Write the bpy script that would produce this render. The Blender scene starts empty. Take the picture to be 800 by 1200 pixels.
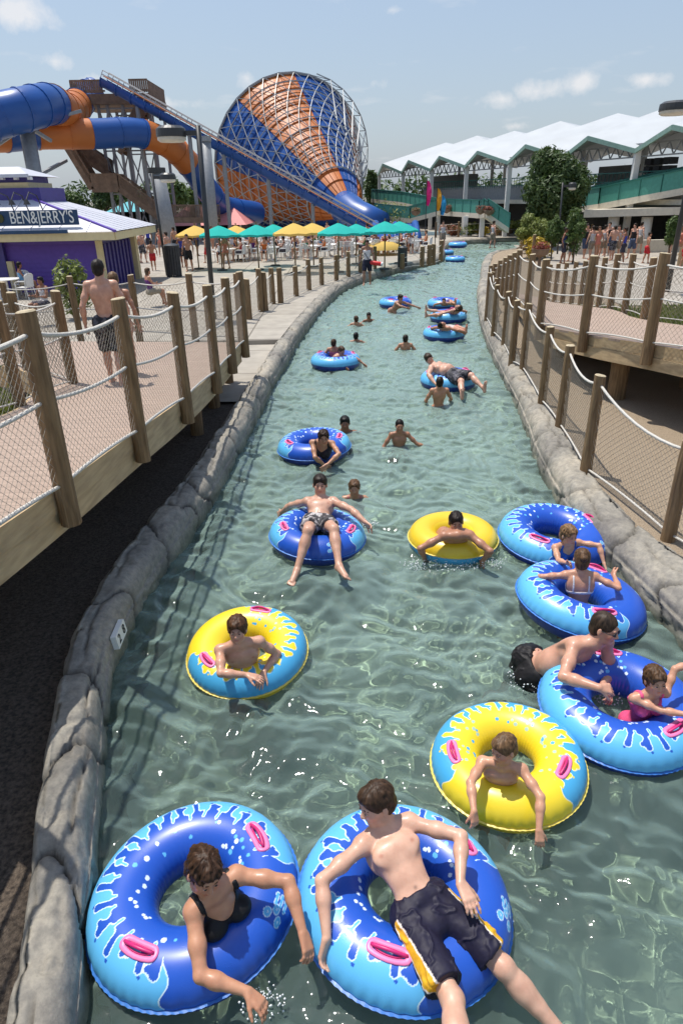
import bpy, bmesh, math, random, os
import numpy as np
from mathutils import Vector, Matrix
rng = np.random.default_rng(7)
random.seed(7)
C = bpy.context.scene.collection
rad = math.radians

# ---------------------------------------------------------------- camera model
FOC, CX, CY, CAMH = 770.0, 400.0, 600.0, 3.75
PITCH, ROLL = rad(25.7), rad(1.1)
FW = np.array([0, math.cos(PITCH), -math.sin(PITCH)])
_u0 = np.array([0, math.sin(PITCH), math.cos(PITCH)]); _r0 = np.array([1., 0, 0])
RT = math.cos(ROLL)*_r0 - math.sin(ROLL)*_u0
UP = math.cos(ROLL)*_u0 + math.sin(ROLL)*_r0
CAM = np.array([0, 0, CAMH])
def ray(px, py): return FW + RT*(px-CX)/FOC + UP*(CY-py)/FOC
def P(px, py, z=0.):
    "point of height z seen at photo pixel"
    d = ray(px, py); return CAM + (z-CAMH)/d[2]*d
def PD(px, py, Y):
    d = ray(px, py); return CAM + Y/d[1]*d
def proj(p):
    d = np.asarray(p, float)-CAM; z = d@FW
    return CX+FOC*(d@RT)/z, CY-FOC*(d@UP)/z

# ---------------------------------------------------------------- materials
MATS = {}
def nt(name):
    m = bpy.data.materials.new(name); m.use_nodes = True
    t = m.node_tree; t.nodes.clear()
    out = t.nodes.new('ShaderNodeOutputMaterial'); MATS[name] = m
    return m, t, out
def N(t, typ, **kw):
    n = t.nodes.new(typ)
    for k, v in kw.items():
        if k.startswith('i_'):
            n.inputs[k[2:].replace('_', ' ')].default_value = v
        else: setattr(n, k, v)
    return n
def ramp(t, src, stops):
    r = t.nodes.new('ShaderNodeValToRGB'); e = r.color_ramp.elements
    while len(e) < len(stops): e.new(.5)
    for el, (p, c) in zip(e, stops):
        el.position = p; el.color = (*c, 1) if len(c) == 3 else c
    t.links.new(src, r.inputs[0]); return r.outputs[0]
def c3(c): return (*c, 1.)
def basic(name, col, rough=.6, metal=0., var=.15, scale=6., bump=0., bscale=30., col2=None, spec=.5, coat=0., stretch=None, attr=None, sss=0.):
    m, t, out = nt(name)
    b = N(t, 'ShaderNodeBsdfPrincipled'); b.inputs['Roughness'].default_value = rough; b.inputs['Metallic'].default_value = metal
    b.inputs['Specular IOR Level'].default_value = spec; b.inputs['Coat Weight'].default_value = coat
    tc = N(t, 'ShaderNodeTexCoord'); src = tc.outputs['Object']
    if stretch:
        mp = N(t, 'ShaderNodeMapping'); mp.inputs['Scale'].default_value = stretch
        t.links.new(src, mp.inputs[0]); src = mp.outputs[0]
    nz = N(t, 'ShaderNodeTexNoise'); nz.inputs['Scale'].default_value = scale; nz.inputs['Detail'].default_value = 6.
    t.links.new(src, nz.inputs['Vector'])
    col = tuple(col); c2 = col2 or tuple(min(1, x*(1+var)) for x in col); c1 = tuple(x*(1-var) for x in col) if not col2 else col
    cr = ramp(t, nz.outputs[0], [(.3, c1), (.7, c2)])
    if attr:
        at = N(t, 'ShaderNodeAttribute'); at.attribute_name = attr
        mx = N(t, 'ShaderNodeMix', data_type='RGBA', blend_type='MULTIPLY'); mx.inputs[0].default_value = 1.
        t.links.new(at.outputs['Color'], mx.inputs[6]); t.links.new(cr, mx.inputs[7]); cr = mx.outputs[2]
    t.links.new(cr, b.inputs['Base Color'])
    if sss:
        b.inputs['Subsurface Weight'].default_value = sss; b.inputs['Subsurface Radius'].default_value = (.02, .008, .004); b.inputs['Subsurface Scale'].default_value = .6
    if bump:
        n2 = N(t, 'ShaderNodeTexNoise'); n2.inputs['Scale'].default_value = bscale; n2.inputs['Detail'].default_value = 5.
        t.links.new(src, n2.inputs['Vector'])
        bp = N(t, 'ShaderNodeBump'); bp.inputs['Strength'].default_value = bump; bp.inputs['Distance'].default_value = .02
        t.links.new(n2.outputs[0], bp.inputs['Height']); t.links.new(bp.outputs[0], b.inputs['Normal'])
    t.links.new(b.outputs[0], out.inputs[0])
    return m

# ---------------------------------------------------------------- mesh builders
class MB:
    "collects shapes that become ONE mesh"
    def __init__(s): s.v = []; s.f = []; s.n = 0; s.mi = []; s.cur = 0
    def add(s, vs, fs):
        s.v += [tuple(map(float, v)) for v in vs]; s.f += [tuple(i+s.n for i in f) for f in fs]; s.mi += [s.cur]*len(fs); s.n += len(vs); return s
    def box(s, c, size, rz=0., rot=None):
        hx, hy, hz = [x/2 for x in size]
        M = rot if rot is not None else Matrix.Rotation(rz, 3, 'Z')
        vs = [Vector(c)+M@Vector((sx*hx, sy*hy, sz*hz)) for sx in (-1, 1) for sy in (-1, 1) for sz in (-1, 1)]
        return s.add(vs, [(0, 1, 3, 2), (4, 6, 7, 5), (0, 4, 5, 1), (2, 3, 7, 6), (0, 2, 6, 4), (1, 5, 7, 3)])
    def beam(s, a, b, w, h=None, up=(0, 0, 1)):
        a = Vector(a); b = Vector(b); d = b-a; L = d.length
        if L < 1e-6: return s
        d.normalize(); u = Vector(up)
        if abs(d.dot(u)) > .98: u = Vector((0, 1, 0))
        x = d.cross(u).normalized(); z = x.cross(d)
        return s.box((a+b)/2, (w, L, h or w), rot=Matrix((x, d, z)).transposed())
    def tube(s, pts, r, n=8, caps=True, closed=False):
        pts = [Vector(p) for p in pts]; m = len(pts)
        rs = r if hasattr(r, '__len__') else [r]*m
        ring = []; prev = None
        for i, p in enumerate(pts):
            if closed: d = pts[(i+1) % m]-pts[i-1]
            else: d = pts[min(i+1, m-1)]-pts[max(i-1, 0)]
            d.normalize()
            if prev is None:
                u = Vector((0, 0, 1)) if abs(d.z) < .9 else Vector((1, 0, 0))
                x = d.cross(u).normalized()
            else:
                x = prev-d*prev.dot(d)
                x = x.normalized() if x.length > 1e-6 else d.cross(Vector((0, 0, 1))).normalized()
            prev = x; y = d.cross(x)
            ring.append([p+(x*math.cos(2*math.pi*k/n)+y*math.sin(2*math.pi*k/n))*rs[i] for k in range(n)])
        vs = [q for rr in ring for q in rr]; fs = []
        for i in range(m if closed else m-1):
            j = (i+1) % m
            for k in range(n):
                fs.append((i*n+k, i*n+(k+1) % n, j*n+(k+1) % n, j*n+k))
        if caps and not closed:
            fs.append(tuple(range(n))[::-1]); fs.append(tuple((m-1)*n+k for k in range(n)))
        return s.add(vs, fs)
    def lathe(s, prof, c=(0, 0, 0), n=16, axis=None):
        M = Matrix.Identity(3) if axis is None else Vector((0, 0, 1)).rotation_difference(Vector(axis)).to_matrix()
        vs = [Vector(c)+M@Vector((r*math.cos(2*math.pi*k/n), r*math.sin(2*math.pi*k/n), z)) for r, z in prof for k in range(n)]
        fs = [(i*n+k, i*n+(k+1) % n, (i+1)*n+(k+1) % n, (i+1)*n+k) for i in range(len(prof)-1) for k in range(n)]
        return s.add(vs, fs)
    def quad(s, a, b, c, d): return s.add([a, b, c, d], [(0, 1, 2, 3)])
    def prism(s, poly, z0, z1):
        n = len(poly); vs = [(x, y, z0) for x, y in poly]+[(x, y, z1) for x, y in poly]
        return s.add(vs, [tuple(range(n))[::-1], tuple(range(n, 2*n))]+[(i, (i+1) % n, n+(i+1) % n, n+i) for i in range(n)])
    def build(s, name, mat, parent=None, smooth=False, origin=None):
        me = bpy.data.meshes.new(name)
        me.from_pydata(s.v, [], s.f)
        for m in (mat if isinstance(mat, (list, tuple)) else [mat]):
            me.materials.append(MATS[m] if isinstance(m, str) else m)
        if len(me.materials) > 1: me.polygons.foreach_set('material_index', s.mi)
        if smooth: me.polygons.foreach_set('use_smooth', [True]*len(me.polygons))
        me.update()
        o = bpy.data.objects.new(name, me); C.objects.link(o)
        if origin is not None:
            me.transform(Matrix.Translation(-Vector(origin))); o.location = origin
        if parent is not None: o.parent = parent
        return o
def np_mesh(name, V, F, mat, parent=None, smooth=True, col=None):
    "fast mesh from numpy; F (m,4) quads or (m,3)"
    me = bpy.data.meshes.new(name); k = F.shape[1]
    me.vertices.add(len(V)); me.vertices.foreach_set('co', np.ascontiguousarray(V, np.float32).ravel())
    me.loops.add(F.size); me.loops.foreach_set('vertex_index', np.ascontiguousarray(F, np.int32).ravel())
    me.polygons.add(len(F)); me.polygons.foreach_set('loop_start', np.arange(0, F.size, k, dtype=np.int32))
    me.polygons.foreach_set('use_smooth', np.full(len(F), smooth))
    me.update(calc_edges=True); me.validate()
    if col is not None:
        a = me.color_attributes.new('Col', 'FLOAT_COLOR', 'POINT')
        cc = np.ones((len(V), 4), np.float32); cc[:, :3] = col; a.data.foreach_set('color', cc.ravel())
    for m in (mat if isinstance(mat, (list, tuple)) else [mat]): me.materials.append(MATS[m] if isinstance(m, str) else m)
    o = bpy.data.objects.new(name, me); C.objects.link(o)
    if parent is not None: o.parent = parent
    return o
def tag(o, label=None, cat=None, group=None, kind=None):
    if label: o['label'] = label
    if cat: o['category'] = cat
    if group: o['group'] = group
    if kind: o['kind'] = kind
    return o
def empty(name, loc=(0, 0, 0), rz=0., label=None, cat=None, group=None):
    o = bpy.data.objects.new(name, None); C.objects.link(o); o.location = loc; o.rotation_euler = (0, 0, rz)
    return tag(o, label, cat, group)
def attach(o, root):
    "parent keeping world coordinates (root only translated / z-rotated)"
    o.parent = root
    M = Matrix.Translation(root.location)@root.rotation_euler.to_matrix().to_4x4()
    o.matrix_parent_inverse = M.inverted()
    return o
def copy_tree(o, parent=None):
    kids = [c for c in C.objects if c.parent == o] if False else list(o.children)
    c = o.copy(); C.objects.link(c)
    c.parent = parent
    if parent is not None: c.matrix_parent_inverse = o.matrix_parent_inverse.copy()
    for k in kids: copy_tree(k, c)
    return c
def vnoise(p, seed=0):
    "cheap smooth 3-D value noise on (n,3) array, range -1..1"
    p = np.asarray(p, np.float64)+seed*17.13; i = np.floor(p).astype(np.int64); f = p-i; f = f*f*(3-2*f)
    def h(a, b, c):
        n = (a*374761393+b*668265263+c*2147483647+seed*974634777) & 0xffffffff
        n = ((n ^ (n >> 13))*1274126177) & 0xffffffff; n = n ^ (n >> 16)
        return (n & 0xffff)/32767.5-1
    x, y, z = i[..., 0], i[..., 1], i[..., 2]; fx, fy, fz = f[..., 0], f[..., 1], f[..., 2]
    def L(a, b, t): return a+(b-a)*t
    return L(L(L(h(x, y, z), h(x+1, y, z), fx), L(h(x, y+1, z), h(x+1, y+1, z), fx), fy),
             L(L(h(x, y, z+1), h(x+1, y, z+1), fx), L(h(x, y+1, z+1), h(x+1, y+1, z+1), fx), fy), fz)
def fbm(p, seed=0, o=4):
    r = 0; a = 1.; s = 0
    for k in range(o): r = r+a*vnoise(p*2**k, seed+k); s += a; a *= .5
    return r/s
def spline(pts, n):
    "Catmull-Rom through pts, n samples"
    p = np.array(pts, float); p = np.vstack([2*p[0]-p[1], p, 2*p[-1]-p[-2]]); m = len(p)-3
    t = np.linspace(0, m-1e-9, n); i = t.astype(int); f = (t-i)[:, None]
    a, b, c, d = p[i], p[i+1], p[i+2], p[i+3]
    return .5*((2*b)+(-a+c)*f+(2*a-5*b+4*c-d)*f*f+(-a+3*b-3*c+d)*f**3)
# ---------------------------------------------------------------- camera, light, sky
sc = bpy.context.scene
cam = bpy.data.cameras.new('camera'); co = bpy.data.objects.new('camera', cam); C.objects.link(co); sc.camera = co
cam.sensor_fit = 'VERTICAL'; cam.sensor_height = 36.; cam.lens = 36*FOC/1200; cam.clip_end = 5000; cam.clip_start = .05
co.matrix_world = Matrix(((RT[0], UP[0], -FW[0], 0), (RT[1], UP[1], -FW[1], 0), (RT[2], UP[2], -FW[2], CAMH), (0, 0, 0, 1)))
SUN = Vector((-.80, .60, 0)).normalized()*math.cos(rad(73))+Vector((0, 0, math.sin(rad(73))))
sl = bpy.data.lights.new('sun', 'SUN'); sl.energy = 3.9; sl.angle = rad(.53); sl.color = (1, .955, .88)
so = bpy.data.objects.new('sun', sl); C.objects.link(so); so.rotation_euler = SUN.to_track_quat('Z', 'Y').to_euler()
w = bpy.data.worlds.new('World'); sc.world = w; w.use_nodes = True; t = w.node_tree; t.nodes.clear()
out = N(t, 'ShaderNodeOutputWorld'); bg = N(t, 'ShaderNodeBackground')
sky = N(t, 'ShaderNodeTexSky'); sky.sky_type = 'NISHITA'; sky.sun_disc = False; sky.sun_elevation = rad(73)
sky.sun_rotation = math.atan2(SUN.x, SUN.y); sky.air_density = 1.2; sky.dust_density = 1.6; sky.ozone_density = 1.6; sky.altitude = 200
bg.inputs[1].default_value = .145
# thin summer clouds in the sky itself
tc = N(t, 'ShaderNodeTexCoord'); sep = N(t, 'ShaderNodeSeparateXYZ'); t.links.new(tc.outputs['Generated'], sep.inputs[0])
mx = N(t, 'ShaderNodeMath', operation='ADD'); mx.inputs[1].default_value = .12; t.links.new(sep.outputs[2], mx.inputs[0])
dv = N(t, 'ShaderNodeVectorMath', operation='DIVIDE'); t.links.new(tc.outputs['Generated'], dv.inputs[0])
cb = N(t, 'ShaderNodeCombineXYZ'); [t.links.new(mx.outputs[0], cb.inputs[i]) for i in range(2)]; cb.inputs[2].default_value = 1e3
t.links.new(cb.outputs[0], dv.inputs[1])
nz = N(t, 'ShaderNodeTexNoise'); nz.inputs['Scale'].default_value = 2.1; nz.inputs['Detail'].default_value = 9.; nz.inputs['Roughness'].default_value = .56
mp = N(t, 'ShaderNodeMapping'); mp.inputs['Location'].default_value = (3.1, 1.7, 0); t.links.new(dv.outputs[0], mp.inputs[0]); t.links.new(mp.outputs[0], nz.inputs['Vector'])
cl = ramp(t, nz.outputs[0], [(.60, (0, 0, 0)), (.70, (1, 1, 1))])
hz = N(t, 'ShaderNodeMix', data_type='RGBA'); hz.inputs[7].default_value = (2.2, 2.6, 3.25, 1)   # milky summer air
hf = N(t, 'ShaderNodeMapRange'); hf.inputs[1].default_value = 0.; hf.inputs[2].default_value = .6; hf.inputs[3].default_value = .75; hf.inputs[4].default_value = .25
t.links.new(sep.outputs[2], hf.inputs[0]); t.links.new(hf.outputs[0], hz.inputs[0]); t.links.new(sky.outputs[0], hz.inputs[6])
cm = N(t, 'ShaderNodeMix', data_type='RGBA'); cm.inputs[7].default_value = (5.2, 5.1, 5.1, 1)
nrm = N(t, 'ShaderNodeVectorMath', operation='NORMALIZE'); t.links.new(tc.outputs['Generated'], nrm.inputs[0])
puff = N(t, 'ShaderNodeTexNoise'); puff.inputs['Scale'].default_value = 17.; puff.inputs['Detail'].default_value = 8.; puff.inputs['Roughness'].default_value = .6; t.links.new(nrm.outputs[0], puff.inputs['Vector'])
acc = None
for cpx, cpy, cw, chh, st in ((585, 116, .055, .022, 1.), (625, 108, .06, .025, 1.), (680, 98, .035, .022, 1.), (755, 93, .035, .014, .7), (62, 72, .06, .020, .8), (105, 96, .05, .020, .6), (290, 92, .03, .025, .5), (15, 12, .06, .025, 1.), (440, 96, .05, .022, .45), (460, 12, .06, .015, .5), (535, 8, .04, .015, .5), (205, 122, .05, .016, .5), (600, 148, .07, .012, .4)):
    dd = ray(cpx, cpy); dd = dd/np.linalg.norm(dd)
    sb = N(t, 'ShaderNodeVectorMath', operation='SUBTRACT'); sb.inputs[1].default_value = tuple(dd); t.links.new(nrm.outputs[0], sb.inputs[0])
    sc2 = N(t, 'ShaderNodeVectorMath', operation='DIVIDE'); sc2.inputs[1].default_value = (cw, 1., chh); t.links.new(sb.outputs[0], sc2.inputs[0])
    ln_ = N(t, 'ShaderNodeVectorMath', operation='LENGTH'); t.links.new(sc2.outputs[0], ln_.inputs[0])
    mr_ = N(t, 'ShaderNodeMapRange'); mr_.inputs[1].default_value = 0.; mr_.inputs[2].default_value = 1.5; mr_.inputs[3].default_value = .42*st+.05; mr_.inputs[4].default_value = -.25; t.links.new(ln_.outputs['Value'], mr_.inputs[0])
    if acc is None: acc = mr_.outputs[0]
    else: m2_ = N(t, 'ShaderNodeMath', operation='MAXIMUM'); t.links.new(acc, m2_.inputs[0]); t.links.new(mr_.outputs[0], m2_.inputs[1]); acc = m2_.outputs[0]
ad = N(t, 'ShaderNodeMath', operation='ADD'); t.links.new(acc, ad.inputs[0]); t.links.new(puff.outputs[0], ad.inputs[1])
cr2 = ramp(t, ad.outputs[0], [(.64, (0, 0, 0)), (.88, (1, 1, 1))]); mxx = N(t, 'ShaderNodeMath', operation='MAXIMUM'); t.links.new(cr2, mxx.inputs[0]); lw_ = N(t, 'ShaderNodeMath', operation='MULTIPLY'); lw_.inputs[1].default_value = .25; t.links.new(cl, lw_.inputs[0]); t.links.new(lw_.outputs[0], mxx.inputs[1])
fc = N(t, 'ShaderNodeMath', operation='MULTIPLY'); fc.inputs[1].default_value = .72; t.links.new(mxx.outputs[0], fc.inputs[0])
t.links.new(fc.outputs[0], cm.inputs[0]); t.links.new(hz.outputs[2], cm.inputs[6])
t.links.new(cm.outputs[2], bg.inputs[0]); t.links.new(bg.outputs[0], out.inputs[0])
sc.view_settings.view_transform = 'Standard'; sc.view_settings.look = 'None'; sc.view_settings.exposure = .30; sc.view_settings.gamma = 1.
sc.view_settings.use_curve_mapping = False
sc.cycles.use_denoising = True; sc.cycles.max_bounces = 8; sc.cycles.transparent_max_bounces = 24; sc.cycles.caustics_refractive = True; sc.cycles.caustics_reflective = False
sc.cycles.sample_clamp_indirect = 6.; sc.cycles.use_adaptive_sampling = True; sc.cycles.adaptive_threshold = .02

# ---------------------------------------------------------------- base materials
basic('concrete_pale', (.36, .325, .275), .85, var=.12, scale=1.5, bump=.15, bscale=60)
basic('concrete_path', (.36, .325, .27), .85, var=.14, scale=2.5, bump=.2, bscale=80)
basic('deck_board', (.36, .265, .205), .75, var=.16, scale=3., bump=.1, stretch=(1, 8, 1))
basic('lumber', (.56, .41, .23), .75, col2=(.36, .25, .135), scale=3., bump=.15, stretch=(6, .8, 6))
basic('post_wood', (.135, .080, .036), .85, col2=(.29, .185, .09), scale=5., bump=.5, bscale=12, stretch=(7, 7, .7))
basic('post_top', (.46, .38, .25), .9, var=.25, scale=30)
basic('rope', (.62, .59, .53), .9, var=.2, scale=90, bump=.6, bscale=160)
basic('net', (.30, .265, .21), .9, var=.2, scale=20)
basic('mulch', (.028, .02, .015), .95, col2=(.15, .115, .085), scale=38, bump=1., bscale=90)
basic('gravel', (.42, .33, .23), .95, col2=(.20, .15, .10), scale=70, bump=.9, bscale=110)
basic('bank', (.28, .20, .12), .95, col2=(.36, .30, .19), scale=4, bump=.6, bscale=30)
basic('grass_mat', (.10, .16, .035), .9, col2=(.19, .22, .06), scale=8, bump=.3)
basic('ground_far', (.22, .20, .16), .95, var=.2, scale=.3)
basic('white_paint', (.74, .73, .70), .5, var=.05)
basic('cream_paint', (.66, .55, .31), .55, var=.06)
basic('purple_paint', (.115, .055, .36), .5, var=.08)
basic('dark_purple', (.06, .045, .22), .5, var=.1)
basic('steel_grey', (.27, .28, .29), .5, metal=.2, var=.1)
basic('galvanised', (.36, .37, .37), .5, metal=.3, var=.1)
basic('dark_metal', (.035, .035, .035), .4, var=.1)
basic('black_trim', (.015, .015, .017), .5, var=.1)
basic('navy_board', (.012, .05, .12), .5, var=.1)
basic('teal_paint', (.07, .27, .215), .5, var=.1)
basic('teal_dark', (.03, .16, .13), .5, var=.1)
basic('blue_plastic', (.013, .078, .30), .36, var=.10, scale=.4, spec=.5)
basic('orange_plastic', (.50, .15, .03), .5, var=.12, scale=.5)
basic('brown_timber', (.21, .14, .095), .85, var=.25, scale=3)
basic('bark', (.10, .075, .05), .95, var=.3, scale=8, bump=.6)
basic('sign_white', (.85, .84, .78), .5, var=.03)
basic('ink', (.01, .01, .01), .6, var=.0)
basic('shade_and_dark', (.05, .05, .05), .9, var=.2)  # near-black: shade painted onto interior walls, plain dark colour on bins and feet

def add_joints(name, w_, h_):
    "saw-cut joints between concrete slabs"
    t = MATS[name].node_tree; b = next(n for n in t.nodes if n.type == 'BSDF_PRINCIPLED'); src = b.inputs['Base Color'].links[0].from_socket
    br = N(t, 'ShaderNodeTexBrick'); br.offset = 0.; br.inputs['Scale'].default_value = 1.; br.inputs['Mortar Size'].default_value = .022; br.inputs['Brick Width'].default_value = w_; br.inputs['Row Height'].default_value = h_
    br.inputs['Color1'].default_value = (1, 1, 1, 1); br.inputs['Color2'].default_value = (.88, .87, .86, 1); br.inputs['Mortar'].default_value = (.42, .40, .38, 1)
    tc = N(t, 'ShaderNodeTexCoord'); t.links.new(tc.outputs['Object'], br.inputs['Vector'])
    mx = N(t, 'ShaderNodeMix', data_type='RGBA', blend_type='MULTIPLY'); mx.inputs[0].default_value = 1.; t.links.new(src, mx.inputs[6]); t.links.new(br.outputs['Color'], mx.inputs[7]); t.links.new(mx.outputs[2], b.inputs['Base Color'])
add_joints('concrete_pale', 3., 3.); add_joints('concrete_path', 2.4, 2.4)
# ---------------------------------------------------------------- river banks
LW = [(-.2, -3), (-.75, -.6), (-1.02, .7), (-1.32, 1.88), (-1.76, 3.54), (-2.01, 4.71), (-1.98, 6.), (-1.75, 7.87), (-1.60, 10.), (-1.47, 12.5), (-1.25, 16.5), (-.94, 20.4), (-.5, 24.5), (.18, 28.95), (1.1, 32.2), (2.38, 35.), (4.4, 38.8), (6.2, 41.8), (7.1, 46), (7.9, 51), (9.4, 56), (13, 58.6), (22, 59.6), (40, 60)]
RW = [(4.2, -3), (3.75, 0), (3.4, 2.5), (3.12, 4.4), (2.97, 5.65), (2.83, 6.9), (2.85, 7.93), (3.02, 9.6), (3.30, 11.6), (3.55, 14), (3.83, 16.5), (4.25, 19.8), (4.76, 23), (5.6, 27.6), (6.7, 32.5), (8.1, 39), (9.9, 45), (13, 48), (20, 50), (40, 51)]
LC = spline(LW, 600); RC = spline(RW, 600)
def xl(y): i = np.argmax(LC[:, 1] >= y); return float(LC[i, 0])
def xr(y): i = np.argmax(RC[:, 1] >= y); return float(RC[i, 0])

def resample(cur, d0, d1, y1):
    out = [cur[0]]; 
    seg = np.linalg.norm(np.diff(cur, axis=0), axis=1); s = np.concatenate([[0], np.cumsum(seg)])
    t = 0.; ts = []
    while t < s[-1]:
        ts.append(t); y = np.interp(t, s, cur[:, 1]); t += d0+(d1-d0)*min(1, max(0, (y-3)/y1))
    ts = np.array(ts)
    return np.stack([np.interp(ts, s, cur[:, 0]), np.interp(ts, s, cur[:, 1])], 1), ts

def coping(name, cur, side, label, width, seed, joints):
    pts, s = resample(cur, .022, .09, 22.)
    T = np.gradient(pts, axis=0); T /= np.linalg.norm(T, axis=1)[:, None]
    Nn = np.stack([-T[:, 1], T[:, 0]], 1)*side          # points away from the water
    wd = np.interp(pts[:, 1], [p[0] for p in width], [p[1] for p in width])
    prof = []                                           # (outward fraction, z)
    for z in np.linspace(-.95, -.12, 7): prof.append((0., z))
    for z in np.linspace(-.08, .20, 10): prof.append((.02+.05*max(0, z), z))
    for a in np.linspace(0, math.pi/2, 12): prof.append((.05+.40*(1-math.cos(a)), .20+.21*math.sin(a)))
    for x in np.linspace(.5, .78, 6): prof.append((x, .41))
    for a in np.linspace(0, math.pi/2, 7): prof.append((.78+.22*math.sin(a), .41-.20*(1-math.cos(a))))
    for z in np.linspace(.17, -.05, 5): prof.append((1.02, z))
    prof = np.array(prof); m = len(prof)
    X = pts[:, None, 0]+Nn[:, None, 0]*wd[:, None]*prof[None, :, 0]
    Y = pts[:, None, 1]+Nn[:, None, 1]*wd[:, None]*prof[None, :, 0]
    Z = np.broadcast_to(prof[None, :, 1], X.shape).copy()
    S = np.broadcast_to(s[:, None], X.shape); A = np.broadcast_to(np.arange(m)[None]/m, X.shape)
    q = np.stack([X, Y, Z], -1)
    big = fbm(q*1.2, seed, 3)*.05; fine = fbm(q*6, seed+5, 4)*.026
    ridge = np.abs(fbm(q*np.array([2.2, 2.2, 5.]), seed+9, 3)); ridge = -.045*np.exp(-(ridge/.05)**2)
    groove = np.zeros_like(X); rg = np.random.default_rng(seed)
    for j in joints:
        bend = j+.16*np.sin(A*5+j*3)+.07*np.sin(A*13+j)+.05*vnoise(q*6, seed+3)
        groove += -.060*np.exp(-((S-bend)/.016)**2)-.016*np.exp(-((S-bend)/.10)**2)
    # cracks running along the stone
    for k in range(len(joints)):
        s0 = joints[k]+.2; s1 = s0+rg.uniform(.5, 1.3); a0 = rg.uniform(.45, .8)
        line = a0+.03*np.sin(S*5+k)+.02*vnoise(q*5, seed+k)
        groove += -.05*np.exp(-((A-line)/.010)**2)*np.clip((S-s0)/.15, 0, 1)*np.clip((s1-S)/.15, 0, 1)
    mask = np.clip((Z+.15)/.2, .12, 1.)
    D = (big+fine+ridge*.6+groove)*mask
    # direction: outward from the coping's core
    cx = pts[:, None, 0]+Nn[:, None, 0]*wd[:, None]*.5; cy = pts[:, None, 1]+Nn[:, None, 1]*wd[:, None]*.5
    dx, dy, dz = X-cx, Y-cy, np.maximum(Z-.05, 0)*1.6
    L = np.sqrt(dx**2+dy**2+dz**2)+1e-6
    X = X+dx/L*D; Y = Y+dy/L*D; Z = Z+np.where(prof[None, :, 1] > -.05, dz/L*D, 0)
    n = len(pts); V = np.stack([X, Y, Z], -1).reshape(-1, 3)
    i = np.arange(n-1)[:, None]*m+np.arange(m-1)[None]; i = i.ravel()
    F = np.stack([i, i+m, i+m+1, i+1], 1)
    if side > 0: F = F[:, ::-1]
    g = np.clip(1+groove.reshape(-1)*11, .22, 1)         # darker with depth in joints and cracks
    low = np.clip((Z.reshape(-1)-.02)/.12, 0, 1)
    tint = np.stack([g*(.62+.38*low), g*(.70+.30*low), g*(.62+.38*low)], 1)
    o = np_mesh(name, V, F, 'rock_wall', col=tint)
    tag(o, label, 'kerb wall'); return o
m_, t, out = nt('rock_wall')
b = N(t, 'ShaderNodeBsdfPrincipled', i_Roughness=.78); tc = N(t, 'ShaderNodeTexCoord')
n1 = N(t, 'ShaderNodeTexNoise'); n1.inputs['Scale'].default_value = 1.3; n1.inputs['Detail'].default_value = 8.
n2 = N(t, 'ShaderNodeTexNoise'); n2.inputs['Scale'].default_value = 14.; n2.inputs['Detail'].default_value = 8.; n2.inputs['Roughness'].default_value = .7
for n_ in (n1, n2): t.links.new(tc.outputs['Object'], n_.inputs['Vector'])
ca = ramp(t, n1.outputs[0], [(.30, (.20, .185, .165)), (.50, (.30, .28, .24)), (.72, (.43, .385, .31))])
cb_ = ramp(t, n2.outputs[0], [(.3, (.55, .55, .56)), (.65, (1.08, 1.06, 1.02))])
mx = N(t, 'ShaderNodeMix', data_type='RGBA', blend_type='MULTIPLY'); mx.inputs[0].default_value = 1.; t.links.new(ca, mx.inputs[6]); t.links.new(cb_, mx.inputs[7])
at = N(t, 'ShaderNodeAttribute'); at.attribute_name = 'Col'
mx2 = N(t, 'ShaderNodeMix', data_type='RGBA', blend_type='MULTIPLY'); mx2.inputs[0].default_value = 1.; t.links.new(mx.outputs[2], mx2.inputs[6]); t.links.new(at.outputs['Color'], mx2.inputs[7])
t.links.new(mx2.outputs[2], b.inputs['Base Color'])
bp = N(t, 'ShaderNodeBump', i_Strength=.5, i_Distance=.02); t.links.new(n2.outputs[0], bp.inputs['Height']); t.links.new(bp.outputs[0], b.inputs['Normal'])
t.links.new(b.outputs[0], out.inputs[0])
def jl(a, n, lo, hi, seed):
    r = np.random.default_rng(seed); o = []; s = a
    for k in range(n): o.append(s); s += r.uniform(lo, hi)
    return o
coping('kerb_wall', LC, 1, 'cracked grey rock kerb wall along the left bank, carrying the white depth marker', [(0, .34), (2, .32), (4, .34), (7, .42), (10, .42), (16, .40), (24, .42), (30, .55), (60, .6)], 3, jl(.9, 46, .7, 1.9, 5))
coping('kerb_wall', RC, -1, 'mottled rock kerb wall along the right bank below the low rope fence', [(0, .55), (5, .55), (8, .5), (12, .5), (18, .5), (60, .6)], 11, jl(.6, 46, .8, 1.9, 8))

# ---------------------------------------------------------------- river bed and water
m_, t, out = nt('pool_floor')
b = N(t, 'ShaderNodeBsdfPrincipled', i_Roughness=.8); tc = N(t, 'ShaderNodeTexCoord')
n1 = N(t, 'ShaderNodeTexNoise'); n1.inputs['Scale'].default_value = 1.1; n1.inputs['Detail'].default_value = 7.; t.links.new(tc.outputs['Object'], n1.inputs['Vector'])
ca = ramp(t, n1.outputs[0], [(.32, (.31, .34, .25)), (.7, (.58, .60, .47))]); t.links.new(ca, b.inputs['Base Color']); t.links.new(b.outputs[0], out.inputs[0])
fl = MB().quad((-6, -6, -.95), (60, -6, -.95), (60, 70, -.95), (-6, 70, -.95)).build('river_bed', 'pool_floor'); tag(fl, kind='structure')

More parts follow.
